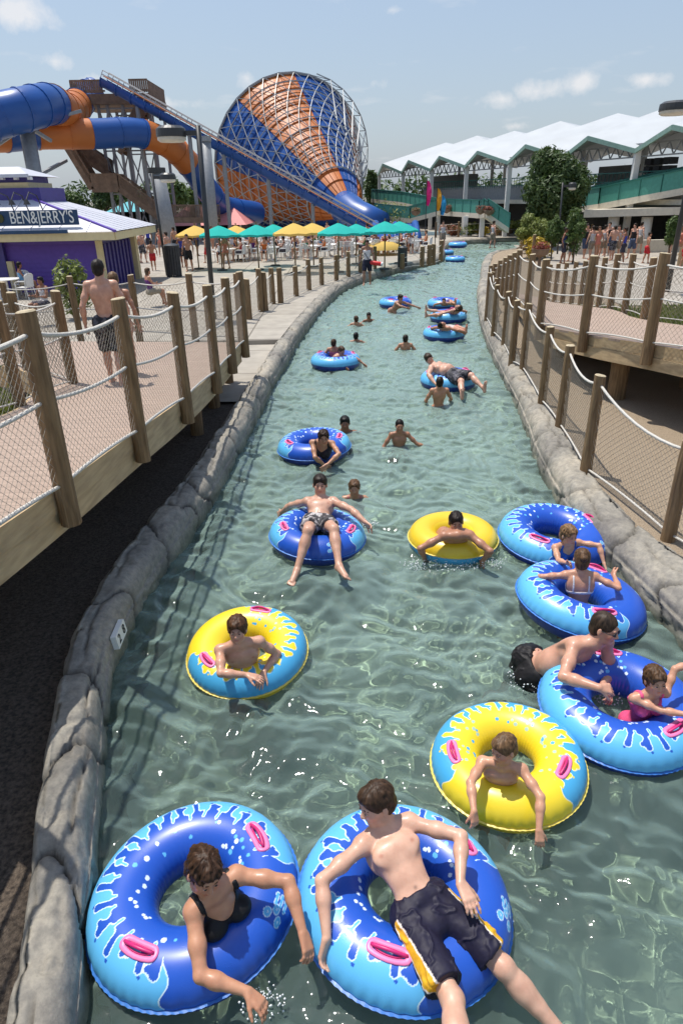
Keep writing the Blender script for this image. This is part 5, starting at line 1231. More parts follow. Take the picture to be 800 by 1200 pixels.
def A3(x): return np.array(x, float)
def unit(v): v = A3(v); return v/(np.linalg.norm(v)+1e-9)
class SDF:
    def __init__(s): s.p = []
    def cone(s, a, b, ra, rb, k=.02, clip=None, neg=False): s.p.append(('c', A3(a), A3(b), ra, rb, k, clip, neg)); return s
    def ell(s, c, r, R=None, k=.02, clip=None, neg=False): s.p.append(('e', A3(c), A3(r), np.eye(3) if R is None else R, 0, k, clip, neg)); return s
    def bounds(s):
        lo = np.full(3, 1e9); hi = -lo
        for q in s.p:
            if q[7]: continue
            if q[0] == 'c': pts = [(q[1], q[3]), (q[2], q[4])]
            else: pts = [(q[1], float(max(q[2])))]
            for c, r in pts: lo = np.minimum(lo, c-r); hi = np.maximum(hi, c+r)
        return lo, hi
    def grid(s, h, pad=.03, inflate=0.):
        lo, hi = s.bounds(); lo = lo-pad-inflate; hi = hi+pad+inflate
        n = np.ceil((hi-lo)/h).astype(int)+1; D = np.full(n, .3, np.float32)
        for q in s.p:
            kind, a, b_, ra, rb, k, clip, neg = q
            if kind == 'c': bl = np.minimum(a-ra, b_-rb); bh = np.maximum(a+ra, b_+rb)
            else: bl = a-max(b_); bh = a+max(b_)
            m = k*1.0+2.5*h+inflate
            i0 = np.maximum(0, np.floor((bl-m-lo)/h).astype(int)); i1 = np.minimum(n, np.ceil((bh+m-lo)/h).astype(int)+1)
            if (i1 <= i0).any(): continue
            X = (lo[0]+h*np.arange(i0[0], i1[0]))[:, None, None]; Y = (lo[1]+h*np.arange(i0[1], i1[1]))[None, :, None]; Z = (lo[2]+h*np.arange(i0[2], i1[2]))[None, None, :]
            if kind == 'c':
                d = b_-a; L2 = float(d@d)+1e-9; t_ = np.clip(((X-a[0])*d[0]+(Y-a[1])*d[1]+(Z-a[2])*d[2])/L2, 0, 1)
                D1 = np.sqrt((X-a[0]-t_*d[0])**2+(Y-a[1]-t_*d[1])**2+(Z-a[2]-t_*d[2])**2)-(ra+(rb-ra)*t_)
            else:
                R = ra; x, y, z = X-a[0], Y-a[1], Z-a[2]
                u = (x*R[0, 0]+y*R[1, 0]+z*R[2, 0]); v = (x*R[0, 1]+y*R[1, 1]+z*R[2, 1]); w_ = (x*R[0, 2]+y*R[1, 2]+z*R[2, 2])
                k0 = np.sqrt((u/b_[0])**2+(v/b_[1])**2+(w_/b_[2])**2)+1e-9; k1 = np.sqrt((u/b_[0]**2)**2+(v/b_[1]**2)**2+(w_/b_[2]**2)**2)+1e-9
                D1 = k0*(k0-1)/k1
            if clip is not None:
                for c, nn_ in clip: D1 = np.maximum(D1, (X-c[0])*nn_[0]+(Y-c[1])*nn_[1]+(Z-c[2])*nn_[2])
            sl_ = tuple(slice(x, y) for x, y in zip(i0, i1)); Dc = D[sl_]
            if neg: hh = np.clip(.5-.5*(Dc+D1)/k, 0, 1); D[sl_] = Dc+(-D1-Dc)*hh+k*hh*(1-hh)
            else: hh = np.clip(.5+.5*(Dc-D1)/k, 0, 1); D[sl_] = Dc+(D1-Dc)*hh-k*hh*(1-hh)
        return D-inflate, lo
def surf_nets(D, lo, h):
    S = D < 0
    n = np.array(D.shape)
    c = np.zeros(n-1, np.int8)
    for dx in (0, 1):
        for dy in (0, 1):
            for dz in (0, 1): c += S[dx:n[0]-1+dx, dy:n[1]-1+dy, dz:n[2]-1+dz]
    act = np.argwhere((c > 0) & (c < 8)); m = len(act)
    idx = np.full(n-1, -1, np.int64); idx[tuple(act.T)] = np.arange(m)
    acc = np.zeros((m, 3)); cnt = np.zeros(m)
    cor = [(x, y, z) for x in (0, 1) for y in (0, 1) for z in (0, 1)]
    val = {k: D[act[:, 0]+k[0], act[:, 1]+k[1], act[:, 2]+k[2]] for k in cor}
    for a in cor:
        for ax in range(3):
            if a[ax]: continue
            b_ = list(a); b_[ax] = 1; b_ = tuple(b_); va, vb = val[a], val[b_]; cr = (va < 0) != (vb < 0)
            t_ = np.where(cr, va/np.where(cr, va-vb, 1), 0); p = np.tile(A3(a), (m, 1)); p[:, ax] += t_
            acc += np.where(cr[:, None], p, 0); cnt += cr
    V = lo+h*(act+acc/cnt[:, None]); F = []
    for ax in range(3):
        o1, o2 = [i for i in range(3) if i != ax]
        s0 = [slice(None)]*3; s1 = [slice(None)]*3; s0[ax] = slice(0, -1); s1[ax] = slice(1, None)
        e = np.argwhere(S[tuple(s0)] != S[tuple(s1)]); e = e[(e[:, o1] > 0) & (e[:, o2] > 0) & (e[:, o1] < n[o1]-1) & (e[:, o2] < n[o2]-1)]
        def ix(d1, d2): q = e.copy(); q[:, o1] -= d1; q[:, o2] -= d2; return idx[tuple(q.T)]
        f = np.stack([ix(0, 0), ix(1, 0), ix(1, 1), ix(0, 1)], 1)
        inside = S[tuple(e.T)]
        flip = inside if ax != 1 else ~inside
        f[flip] = f[flip][:, ::-1]
        F.append(f)
    F = np.concatenate(F); F = F[(F >= 0).all(1)]; return V, F[:, ::-1]
def vnormals(V, F):
    nn_ = np.cross(V[F[:, 2]]-V[F[:, 0]], V[F[:, 3]]-V[F[:, 1]]); Nn = np.zeros_like(V)
    for k in range(4): np.add.at(Nn, F[:, k], nn_)
    return Nn/(np.linalg.norm(Nn, axis=1)[:, None]+1e-12)
def reach(parent, px, py, L, far=False):
    "joint at distance L from parent that is seen at the pixel"
    d = unit(ray(px, py)); pc = A3(parent)-CAM; tm = pc@d; q = tm*tm-(pc@pc-L*L)
    if q < 0:
        v = CAM+d*tm-A3(parent); return A3(parent)+unit(v)*L
    return CAM+d*(tm+(math.sqrt(q) if far else -math.sqrt(q)))
def frame(fwd, up):
    f = unit(fwd); r = unit(np.cross(f, up)); u = np.cross(r, f); return np.stack([r, f, u], 1)   # columns right, forward, up

def add_hand(s, wr, d, nrm, S, curl=.35, left=False, spread=.10, k=.006, thumb=.6):
    """d: direction of the fingers, nrm: direction the palm faces"""
    d = unit(d); nrm = unit(A3(nrm)-d*(A3(nrm)@d)); side = np.cross(d, nrm)*(1 if left else -1)   # towards the thumb
    W = A3(wr)
    for i, o in enumerate((-.028, -.010, .010, .028)):
        s.cone(W+d*.012*S+side*o*.55*S, W+d*.086*S+side*o*S, .0155*S, .0125*S, .012)
    for i, (o, L) in enumerate(((.030, .072), (.010, .080), (-.010, .075), (-.029, .058))):
        a = W+d*.086*S+side*o*S; dd_ = unit(d+side*spread*(o/.03)); c = curl*(1+.12*i); q = a
        for j, f in enumerate((.45, .32, .23)):
            ang = c*(.55+j*.75); v = dd_*math.cos(ang)+nrm*math.sin(ang); b_ = q+v*L*f*S*1.05
            s.cone(q, b_, (.0095-.0011*j)*S, (.0088-.0013*j)*S, k); q = b_
    a = W+d*.025*S+side*.022*S; v = unit(d*.75+side*thumb+nrm*.35); b_ = a+v*.042*S; s.cone(a, b_, .0145*S, .0115*S, .010)
    v2 = unit(v+d*.35+nrm*.3*curl); c_ = b_+v2*.030*S; s.cone(b_, c_, .0108*S, .0095*S, k); s.cone(c_, c_+unit(v2+d*.3+nrm*.2)*.024*S, .0095*S, .0075*S, k)
    return W+d*.17*S

def add_head(s, c, R, hs=1., female=False):
    T = lambda x, y, z: A3(c)+R@(A3((x, y, z))*hs)
    E = lambda p, r, k=.02, neg=False: s.ell(T(*p), A3(r)*hs, R, k*hs, None, neg)
    E((0, -.014, .032), (.074, .092, .084)); E((0, .022, -.028), (.060, .066, .082), .03); E((0, .030, -.070), (.046 if female else .050, .046, .038), .025)
    E((0, .064, -.098), (.020, .018, .015), .02)
    for x in (-1, 1):
        E((x*.036, .058, -.024), (.024, .026, .026), .02); E((x*.079, -.006, -.010), (.008, .017, .030), .006); E((x*.044, .012, -.080), (.016, .03, .022), .02)
        E((x*.030, .100, .004), (.017, .012, .011), .010, True)
        E((x*.010, .094, -.032), (.009, .010, .008), .006)
        E((x*.030, .0845, .003), (.0125, .0095, .0085), .004)
    s.cone(T(-.034, .079, .024), T(.034, .079, .024), .010*hs, .010*hs, .012*hs)
    s.cone(T(0, .084, .010), T(0, .104, -.026), .008*hs, .0115*hs, .010*hs)
    s.cone(T(-.018, .083, -.057), T(.018, .083, -.057), .006*hs, .006*hs, .006*hs); s.cone(T(-.015, .083, -.067), T(.015, .083, -.067), .0065*hs, .0065*hs, .006*hs)
    s.cone(T(-.016, .090, -.0625), T(.016, .090, -.0625), .0022*hs, .0022*hs, .003*hs, None, True)

def person(label, J, S=1., skin=(.56, .33, .23), female=False, h=.008, face=(0, -1, 0), hup=(0, 0, 1), hair='short', haircol=(.06, .035, .02), suit=None, fat=1., hands=None, feet=True, arms=True, legs=True, name='person', group=None, cat='person', lod=0, chestfwd=None, extra=None, brows=True, hs=1.):
    """J: dict of world joints. hands: dict L/R -> (dir, palm normal, curl)"""
    s = SDF(); f_ = fat; J = {k: A3(v) for k, v in J.items()}
    sl_, sr_, hl, hr = J['shL'], J['shR'], J['hipL'], J['hipR']
    ms, mh = (sl_+sr_)/2, (hl+hr)/2; up = unit(ms-mh); rt = unit(sr_-sl_); fw_ = unit(np.cross(up, rt))
    rt = np.cross(fw_, up); R = np.stack([rt, fw_, up], 1); Lt = np.linalg.norm(ms-mh)
    rth = unit(hr-hl); fh = unit(np.cross(up, rth)); Rh = np.stack([np.cross(fh, up), fh, up], 1)
    sw = np.linalg.norm(sr_-sl_)/2; hw = S*(.095 if not female else .10)
    T = lambda x, y, z: mh+R@(A3((x*S, y*S, z*Lt)))
    # torso
    s.ell(T(0, -.004, .72), (sw*.93, (.098 if female else .090)*S*f_, Lt*.36), R, .05*S)
    s.ell(T(0, .005, .40), (S*.125*(.9 if female else 1)*f_, .088*S*f_, Lt*.30), R, .04*S)
    s.ell(mh+up*.02*S, (S*.150*f_**.5, .105*S*f_, S*.115), Rh, .04*S)
    if f_ > 1.1: s.ell(T(0, .045*f_, .36), (S*.13*f_, .09*S*f_, Lt*.26), R, .05*S)
    for x in (-1, 1):
        if female: s.ell(T(x*.074, .082*f_, .70), (.058*S*f_, .050*S*f_, .058*S), R, .018*S)
        else: s.ell(T(x*.066, .052, .76), (.072*S, .026*S*f_, .050*S), R, .05*S)
        s.ell(T(x*.085, -.052, .80), (.070*S, .035*S, .10*S), R, .03*S)      # shoulder blade / back
        s.ell(mh+Rh@A3((x*.072*S, -.065*S, -.035*S)), (.078*S, .070*S, .085*S), Rh, .03*S)
    if not female:
        s.cone(T(0, .112*f_, .80), T(0, .104*f_, .22), .006*S, .006*S, .014*S, None, True)
        s.cone(T(0, -.105, .85), T(0, -.098, .1), .008*S, .008*S, .015*S, None, True)
    nb = ms+up*.035*S; hc = J['head']
    Rf = frame(face, hup); hb = hc+Rf@A3((0, -.018, -.055))*S*hs
    s.cone(nb-up*.02*S, hb, .055*S*(.88 if female else 1), .050*S*(.88 if female else 1.)*hs**.5, .03*S)
    s.cone(nb+up*.015*S, sl_+up*.012*S, .046*S, .040*S, .04*S); s.cone(nb+up*.015*S, sr_+up*.012*S, .046*S, .040*S, .04*S)
    add_head(s, hc, Rf, S*hs, female)
    # arms
    am = (.88 if female else 1.)*(.5+.5*f_)
    hand_end = {}
    for sd in 'LR':
        if 'el'+sd not in J: continue
        a, e, w_ = J['sh'+sd], J['el'+sd], J['wr'+sd]
        s.ell(a, (.056*S*am,)*3, None, .03*S)
        s.cone(a, e, .047*S*am, .037*S*am, .02*S); m = a+(e-a)*.55; s.ell(m+(unit(np.cross(e-a, w_-e))*0), (.046*S*am,)*3, None, .03*S)
        s.cone(e, e+(w_-e)*.35, .038*S*am, .041*S*am, .015*S); s.cone(e+(w_-e)*.30, w_, .041*S*am, .025*S*am, .02*S)
        if hands and sd in hands and lod < 2:
            d, pn_, cu = hands[sd][:3]; sp = hands[sd][3] if len(hands[sd]) > 3 else .10
            hand_end[sd] = add_hand(s, w_, d, pn_, S, cu, left=(sd == 'L'), spread=sp)
        else:
            d = unit(w_-e); add_hand(s, w_, d, np.cross(d, (0, 0, 1.))+A3((0, .01, -.3)), S, .5, left=(sd == 'L'), k=.008)
    if legs:
        for sd in 'LR':
            if 'kn'+sd not in J: continue
            a, e = J['hip'+sd], J['kn'+sd]
            s.cone(a, e, .086*S*f_**.7, .055*S*f_**.5, .03*S); s.ell(a+(e-a)*.3, (.086*S*f_**.7,)*3, None, .04*S); s.ell(e, (.054*S,)*3, None, .02*S)
            if 'an'+sd in J:
                w_ = J['an'+sd]; s.cone(e, w_, .051*S, .034*S, .02*S); bk = unit(np.cross(np.cross(e-a, w_-e), w_-e)) if np.linalg.norm(np.cross(unit(e-a), unit(w_-e))) > .15 else -fh
                s.ell(e+(w_-e)*.32+bk*.016*S, (.050*S, .050*S, .050*S), None, .05*S); s.cone(e+(w_-e)*.2+bk*.012*S, e+(w_-e)*.55+bk*.01*S, .047*S, .040*S, .03*S)
                if 'toe'+sd in J and feet:
                    tt = J['toe'+sd]; dn_ = unit(w_-e); sh_ = unit(tt-w_); heel = w_+dn_*.045*S-sh_*.035*S; ball = w_+dn_*.050*S+sh_*.12*S
                    s.cone(w_, heel, .034*S, .030*S, .02*S); s.cone(heel, ball, .028*S, .026*S, .02*S); s.cone(w_+sh_*.02*S, ball, .034*S, .024*S, .02*S)
                    sx = unit(np.cross(dn_, sh_))
                    for q_ in range(5): s.cone(ball+sx*(q_-2)*.016*S, ball+sx*(q_-2)*.017*S+sh_*(.055-.006*abs(q_-1))*S, .0125*S, .0095*S, .005*S)
    if extra: extra(s)
    D, lo = s.grid(h); V, F = surf_nets(D, lo, h)
    # colour
    col = np.tile(A3(skin), (len(V), 1)); q = (V-hc)@Rf/(S*hs)
    def spot(c, r, cc, pw=2., sc_=(1, 1, 1)):
        nonlocal col
        d = np.linalg.norm((q-A3(c))/A3(sc_), axis=1)/r; m = np.exp(-d**pw)[:, None]; col = col*(1-m)+A3(cc)*m
    sk = A3(skin)
    spot((0, .088, -.062), .020, sk*A3((.85, .55, .55)), 4, (1.3, 1, .5))
    for x in (-1, 1):
        spot((x*.045, .06, -.03), .03, sk*A3((1.05, .80, .78))); spot((x*.030, .095, .006), .017, sk*A3((.62, .52, .50)), 4, (1.3, 1.2, .75))
    qt = (V-mh)@R; qt = qt/A3((S, S, Lt))
    if not female:
        for x in (-1, 1):
            m = np.exp(-(np.linalg.norm((qt-A3((x*.096, .09, .77)))*A3((1, .4, Lt/S)), axis=1)/.013)**3)[:, None]; col = col*(1-m)+sk*A3((.78, .60, .56))*m
        m = np.exp(-(np.linalg.norm((qt-A3((0, .09, .25)))*A3((1, .3, Lt/S)), axis=1)/.010)**2)[:, None]; col = col*(1-m*.6)
    root = empty(name, tuple(mh), 0, label, cat, group)
    attach(np_mesh('body', V, F, 'skin', col=col), root)
    HT = lambda x, y, z: hc+Rf@(A3((x, y, z))*S*hs)
    if lod == 0:
        for x in (-1, 1):
            mb = MB(); c = HT(x*.030, .0855, .003); vs = []; n1_, n2_ = 10, 7
            for i in range(n2_):
                ph = math.pi*i/(n2_-1)
                for k in range(n1_): vs.append(c+Rf@(A3((math.sin(ph)*math.cos(2*math.pi*k/n1_)*.0112, math.cos(ph)*.0105, math.sin(ph)*math.sin(2*math.pi*k/n1_)*.0062))*S*hs))
            mb.add(vs, [(i*n1_+k, i*n1_+(k+1) % n1_, (i+1)*n1_+(k+1) % n1_, (i+1)*n1_+k) for i in range(n2_-1) for k in range(n1_)])
            mb.mi = [1 if f[0]//n1_ < 2 else 0 for f in mb.f]
            attach(mb.build('eye', ['eye_white', 'eye_iris'], smooth=True), root)
            if brows: bn = 'brow_%02d%02d' % (int(haircol[0]*99), int(haircol[1]*99)); (bn in MATS) or basic(bn, tuple(A3(haircol)*.8+A3(skin)*.12), .8, var=.1, spec=.2); attach(MB().tube([HT(x*.015, .0885, .0215), HT(x*.031, .0875, .0270), HT(x*.048, .076, .0215)], [.0030*S, .0042*S, .002*S], n=6).build('eyebrow', bn), root)
    # hair
    if hair:
        hh = SDF(); hm = h if lod else min(h, .007); vol = {'short': .008, 'buzz': .005, 'wet': .012, 'bun': .008, 'long': .010, 'shaggy': .017}[hair]
        E = lambda p, r, k=.012, neg=False: hh.ell(HT(*p), A3(r)*S*hs, Rf, k*S*hs, None, neg)
        E((0, -.016, .034), (.076+vol, .094+vol, .086+vol)); E((0, -.045, -.025), (.066+vol, .062+vol, .070 if hair in ('short', 'buzz', 'shaggy') else .085), .02)
        if hair in ('short', 'shaggy', 'wet', 'long'): E((0, .045, .075), (.058, .042+vol, .030+vol*.5), .02)
        if hair == 'bun': E((0, -.125, .045), (.036, .034, .034), .012)
        if hair == 'long':
            for x in (-1, 0, 1): hh.cone(HT(x*.055, -.055, 0), HT(x*.060, -.075, -.15), .034*S*hs, .022*S*hs, .02*S)
        if hair == 'wet': hh.cone(HT(0, -.085, .0), HT(0, -.085, -.09), .035*S*hs, .018*S*hs, .02*S); E((.0, -.11, .02), (.045, .03, .04), .02)
        E((0, .098, -.040), (.064, .072, .104 if hair in ('wet', 'bun', 'buzz') else .094), .006, True)
        for x in (-1, 1): E((x*.10, .012, -.035), (.034, .034, .036), .006, True)
        Dh, lh = hh.grid(hm); Vh, Fh = surf_nets(Dh, lh, hm)
        if len(Vh):
            u = (Vh-HT(0, -.02, .02))@Rf; az = np.arctan2(u[:, 0], u[:, 1]+.0); lat = np.arccos(np.clip(u[:, 2]/(np.linalg.norm(u, axis=1)+1e-9), -1, 1))
            nA = vnoise(np.stack([az*(5.5+2.5*(hair == 'wet')), lat*1.6, 0*az], -1)+.6*vnoise(u*30/S)[:, None], 5); nB = vnoise(np.stack([az*21+2*lat, lat*3.2, 0*az+4], -1)+.8*vnoise(u*22/S, 3)[:, None], 8); nC = vnoise(u*46/S, 12)
            amp = {'short': .0065, 'buzz': .0015, 'wet': .013, 'bun': .004, 'long': .005, 'shaggy': .009}[hair]
            nr_ = unit_rows(u)
            Vh = Vh+(nr_@Rf.T)*((nA*.55+nB*.35+nC*.45)*amp*S)[:, None]
            cc = A3(haircol)[None]*.68*(1+.75*nB+.30*nA+.3*nC)[:, None]
            attach(np_mesh('hair', Vh, Fh, 'hair', col=np.clip(cc, 0, 1)), root)
    # clothes
    for suit in (suit if isinstance(suit, list) else ([suit] if suit else [])):
        kind = suit[0]; c1 = A3(suit[1])
        if kind == 'shorts':
            stripe = suit[2] if len(suit) > 2 else None; ln = suit[3] if len(suit) > 3 else .72
            cs_ = SDF(); off = .012*S; cs_.ell(mh+up*.03*S, (S*.160*f_**.5+off*.3, .118*S*f_, S*.10), Rh, .03*S, [(mh+up*.075*S+fh*.0, up)])
            for sd in 'LR':
                if 'kn'+sd not in J: continue
                a, e = J['hip'+sd], J['kn'+sd]; d = unit(e-a); L = np.linalg.norm(e-a)
                cs_.cone(a-d*.01, a+(e-a)*(ln+.12), .100*S*f_**.7, .092*S, .03*S, [(a+(e-a)*ln, d)])
            for x in (-1, 1): cs_.ell(mh+Rh@A3((x*.072*S, -.065*S, -.035*S)), (.088*S, .080*S, .095*S), Rh, .03*S)
            cs_.ell(mh+Rh@A3((0, .01*S, -.07*S)), (.09*S, .085*S, .07*S), Rh, .04*S)
            mk = (J['knL']+J['knR'])/2-mh if 'knL' in J else A3((0, 0, -.4)); cs_.ell(mh+mk*.22, (.085*S, .085*S, .085*S), Rh, .04*S)
            Dc, lc = cs_.grid(h); Vc, Fc_ = surf_nets(Dc, lc, h); Nc = vnormals(Vc, Fc_)
            wr_ = np.abs(fbm(Vc*np.array([8, 8, 11])/S, 3, 3)); Vc = Vc+Nc*(.003+.006*fbm(Vc*16, 9, 3)+.009*np.exp(-(wr_/.06)**2))[:, None]*S
            cc = np.tile(c1, (len(Vc), 1))
            if stripe is not None:
                for sd in 'LR':
                    if 'kn'+sd not in J: continue
                    a, e = J['hip'+sd], J['kn'+sd]; d = unit(e-a); t_ = (Vc-a)@d/np.linalg.norm(e-a); rel = Vc-a-np.outer((Vc-a)@d, d)
                    sx = rth if sd == 'R' else -rth; sx = unit(sx-d*(sx@d)); up2 = np.cross(d, sx)*(1 if sd == 'R' else -1)
                    if up2@fh < 0: up2 = -up2
                    ang = np.arctan2(rel@up2, rel@sx); other = J['hip'+('L' if sd == 'R' else 'R')]
                    mine = np.linalg.norm(rel, axis=1) < .15*S; wd_ = .10+.34*np.clip(t_, 0, 1)
                    m = mine & (t_ > .05) & (np.abs(ang-.62) < wd_+.10) & ((rel@sx) > 0); cc[m] = (.75, .72, .66)
                    m = mine & (t_ > .05) & (np.abs(ang-.62) < wd_) & ((rel@sx) > 0); cc[m] = A3(stripe)
                    m = mine & (t_ > .9*ln) & (t_ < .92*ln)
            if len(suit) > 4 and suit[4]:
                pn_ = fbm(Vc*22, 5, 2); cc = np.where((pn_ > .12)[:, None], A3(suit[4]), cc)
            attach(np_mesh('shorts', Vc, Fc_, 'wetcloth', col=cc), root)
        else:
            Dc = D-np.float32(.0055); lc = lo
            nx_, ny_, nz_ = Dc.shape; gx_ = lc[0]+h*np.arange(nx_); gy_ = lc[1]+h*np.arange(ny_); gz_ = lc[2]+h*np.arange(nz_)
            G = np.stack(np.meshgrid(gx_, gy_, gz_, indexing='ij'), -1)-mh; qx = (G@R[:, 0])/S; qy = (G@R[:, 1])/S; qz = (G@R[:, 2])/Lt
            if kind == 'tank': m = np.maximum(qz-.88+.9*np.maximum(0, .06-np.abs(qx)), -.15-qz)                       # one-piece / vest
            elif kind == 'onepiece': m = np.maximum(qz-np.minimum(np.where(qy > 0, .76+1.7*np.abs(qx), .66+1.5*np.abs(qx)), .93), -.20-qz); strap = np.maximum(np.abs(np.abs(qx)-.10)-.014, np.maximum(.85-qz, qz-1.15)); m = np.minimum(m, strap)
            elif kind == 'bikini':
                top = np.maximum(np.maximum(qz-.76+.0*qx-.35*np.abs(qx), .55-qz), -(qy+.3)); top = np.maximum(top, np.where(qy < -.0, np.abs(qz-.60)-.035, -1))
                strap = np.maximum(np.abs(np.abs(qx)-.085)-.010, np.maximum(.6-qz, qz-1.05)); bot = np.maximum(qz-.03, -.3-qz); m = np.minimum(np.minimum(top, bot), strap)
            G = G+mh
            for sd in 'LR':
                a, e = J['sh'+sd], J.get('el'+sd); 
                if e is None: continue
                t_ = np.clip(((G-a)@(e-a))/((e-a)@(e-a)), .12 if kind != 'tank' else .35, 1); dd_ = np.linalg.norm(G-a-t_[..., None]*(e-a), axis=-1)
                m = np.maximum(m*.5, .060*S*am-dd_)*2
                v_ = J['wr'+sd]-e; t_ = np.clip(((G-e)@v_)/(v_@v_), 0, 1.8); m = np.maximum(m, (.075*S-np.linalg.norm(G-e-t_[..., None]*(J['wr'+sd]-e), axis=-1))*2)
            m = np.maximum(m, (.115*S-np.linalg.norm(G-hc, axis=-1))*2); m = np.maximum(m, np.maximum(np.abs(qx)-.20, np.abs(qy)-.20))
            Dc = np.maximum(Dc, (m*S*.5).astype(np.float32)); Vc, Fc_ = surf_nets(Dc, lc, h)
            if len(Vc):
                cc = np.tile(c1, (len(Vc), 1))
                attach(np_mesh({'tank': 'shirt', 'onepiece': 'swimsuit', 'bikini': 'bikini'}[kind], Vc, Fc_, 'wetcloth', col=cc), root)
            if kind == 'tank' and len(suit) > 2:
                pass
    return root
def unit_rows(v): return v/(np.linalg.norm(v, axis=1)[:, None]+1e-9)
basic('eye_white', (.60, .56, .52), .3, var=.03); basic('eye_iris', (.03, .02, .012), .2, var=.03); basic('brow', (.05, .03, .018), .8, var=.1)
# ---------------------------------------------------------------- people in the water
PALE, FAIR, TAN, BROWN, RED = (.60, .37, .27), (.56, .325, .225), (.46, .245, .15), (.27, .125, .07), (.58, .30, .215)
def V3(*a): return np.array(a, float)
def torso(shL, shR, down, S, hipw=.10, L=.44, twist=None):
    """hips from the shoulder line and the direction the torso runs"""
    ms = (A3(shL)+A3(shR))/2; mh = ms+unit(down)*L*S; r = unit(A3(shR)-A3(shL)) if twist is None else unit(twist)
    return {'shL': A3(shL), 'shR': A3(shR), 'hipL': mh-r*hipw*S*.9, 'hipR': mh+r*hipw*S*.9}
DBG = []
def legs_down(J, S, fwd=(0, -.3, -1), sp=.0):
    for sd in 'LR': k = J['hip'+sd]+unit(fwd)*.40*S; J['kn'+sd] = k; J['an'+sd] = k+V3(0, .1, -.38)*S
# woman in the bottom left ring
S = .97
shR, shL = P(227, 1068, .47), P(277, 1026, .52)
J = torso(shL, shR, (-.10, .30, -1), S); J['head'] = P(239, 1022, .665)
J['elR'] = reach(shR, 236, 1150, .285*S); J['wrR'] = reach(J['elR'], 296, 1164, .245*S)
J['elL'] = reach(shL, 338, 1033, .285*S); J['wrL'] = reach(J['elL'], 357, 1101, .245*S); legs_down(J, S)
DBG.append(('A', J))
person('woman in a black bikini with wet brown hair leaning over her blue ring', J, S, (.50, .265, .16), True, .0058, (.50, -.80, -.22), (.15, .2, .95), 'wet', (.060, .030, .016), ('onepiece', (.010, .010, .012)), 1.22, {'R': ((.75, -.45, -.35), (.1, -.3, -1), .55), 'L': ((.35, -.8, -.55), (-.5, -.2, -.9), .6)})
# boy lying on the second ring
S = 1.02
shR, shL = P(425, 991, .47), P(480, 964, .50)
mh = P(494, 1063, .30); r_ = unit(shL-shR)
J = {'shR': shR, 'shL': shL, 'hipR': mh-r_*.085+V3(0, -.02, 0), 'hipL': mh+r_*.085, 'head': P(441, 941, .66)}
J['knR'] = reach(J['hipR'], 530, 1172, .43*S); J['anR'] = reach(J['knR'], 553, 1290, .40*S)
J['knL'] = reach(J['hipL'], 598, 1142, .43*S); J['anL'] = reach(J['knL'], 660, 1215, .40*S, True)
J['elR'] = reach(shR, 377, 1032, .29*S); J['wrR'] = reach(J['elR'], 384, 1113, .25*S)
J['elL'] = reach(shL, 540, 980, .29*S); J['wrL'] = reach(J['elL'], 539, 1034, .25*S)
DBG.append(('B', J))
person('teenage boy in navy shorts with yellow side stripes lying back on his ring', J, S, (.60, .375, .27), False, .0058, (-.84, -.50, -.16), (-.05, .2, .97), 'short', (.060, .033, .018), ('shorts', (.012, .011, .030), (.70, .40, .02), .84), .86, {'R': ((-.2, -.5, -.85), (.3, -.5, -.3), .55), 'L': ((.35, -.8, -.25), (-.2, .1, -1), .3)})
# boy in the yellow ring
S = .90
shR, shL = P(258, 762, .42), P(304, 752, .44)
J = torso(shL, shR, (.05, .22, -1), S); J['head'] = P(278, 738, .63)
J['elR'] = reach(shR, 259, 789, .25*S); J['wrR'] = reach(J['elR'], 292, 791, .23*S)
J['elL'] = reach(shL, 325, 766, .26*S, True); J['wrL'] = reach(J['elL'], 309, 788, .23*S); legs_down(J, S)
person('brown haired boy with crossed forearms facing the camera in the yellow and blue ring', J, S, FAIR, False, .0065, (.02, -.95, .12), (0, .1, 1), 'shaggy', (.10, .045, .02), None, .88, {'R': ((.95, -.3, -.1), (0, 0, -1), .3, .16), 'L': ((-.3, -.9, -.4), (0, .2, -1), .3, .16)})
# small boy in the splash yellow ring
S = .74
shR, shL = P(565, 893, .40), P(611, 902, .40)
J = torso(shL, shR, (.02, .25, -1), S); J['head'] = P(590, 878, .55)
J['elR'] = reach(shR, 551, 917, .26*S); J['wrR'] = reach(J['elR'], 555, 950, .24*S)
J['elL'] = reach(shL, 633, 934, .27*S); J['wrL'] = reach(J['elL'], 631, 972, .25*S); legs_down(J, S)
person('small light brown haired boy looking left with both arms hanging over the yellow ring', J, S, (.54, .30, .19), False, .006, (-.80, -.52, -.12), (0, .2, 1), 'short', (.17, .095, .045), None, .95, {'R': ((.05, -.5, -.85), (-.3, .6, -.3), .5), 'L': ((0, -.6, -.8), (0, .6, -.5), .5)}, hs=1.13)
# teenager riding the plain yellow ring
S = .98
shR, shL = P(520, 628, .36), P(550, 627, .36)
J = torso(shL, shR, (.0, .85, -.5), S); J['head'] = P(534, 612, .47)
J['elR'] = reach(shR, 492, 643, .30*S); J['wrR'] = reach(J['elR'], 497, 653, .22*S, True)
J['elL'] = reach(shL, 574, 646, .30*S); J['wrL'] = reach(J['elL'], 566, 656, .20*S, True); legs_down(J, S, (0, 1, -.4))
person('dark haired teenager lying on the plain yellow ring with his arms spread along it', J, S, (.40, .20, .12), False, .008, (0, -.98, -.05), (0, 0, 1), 'short', (.022, .013, .010), None, .95, None)
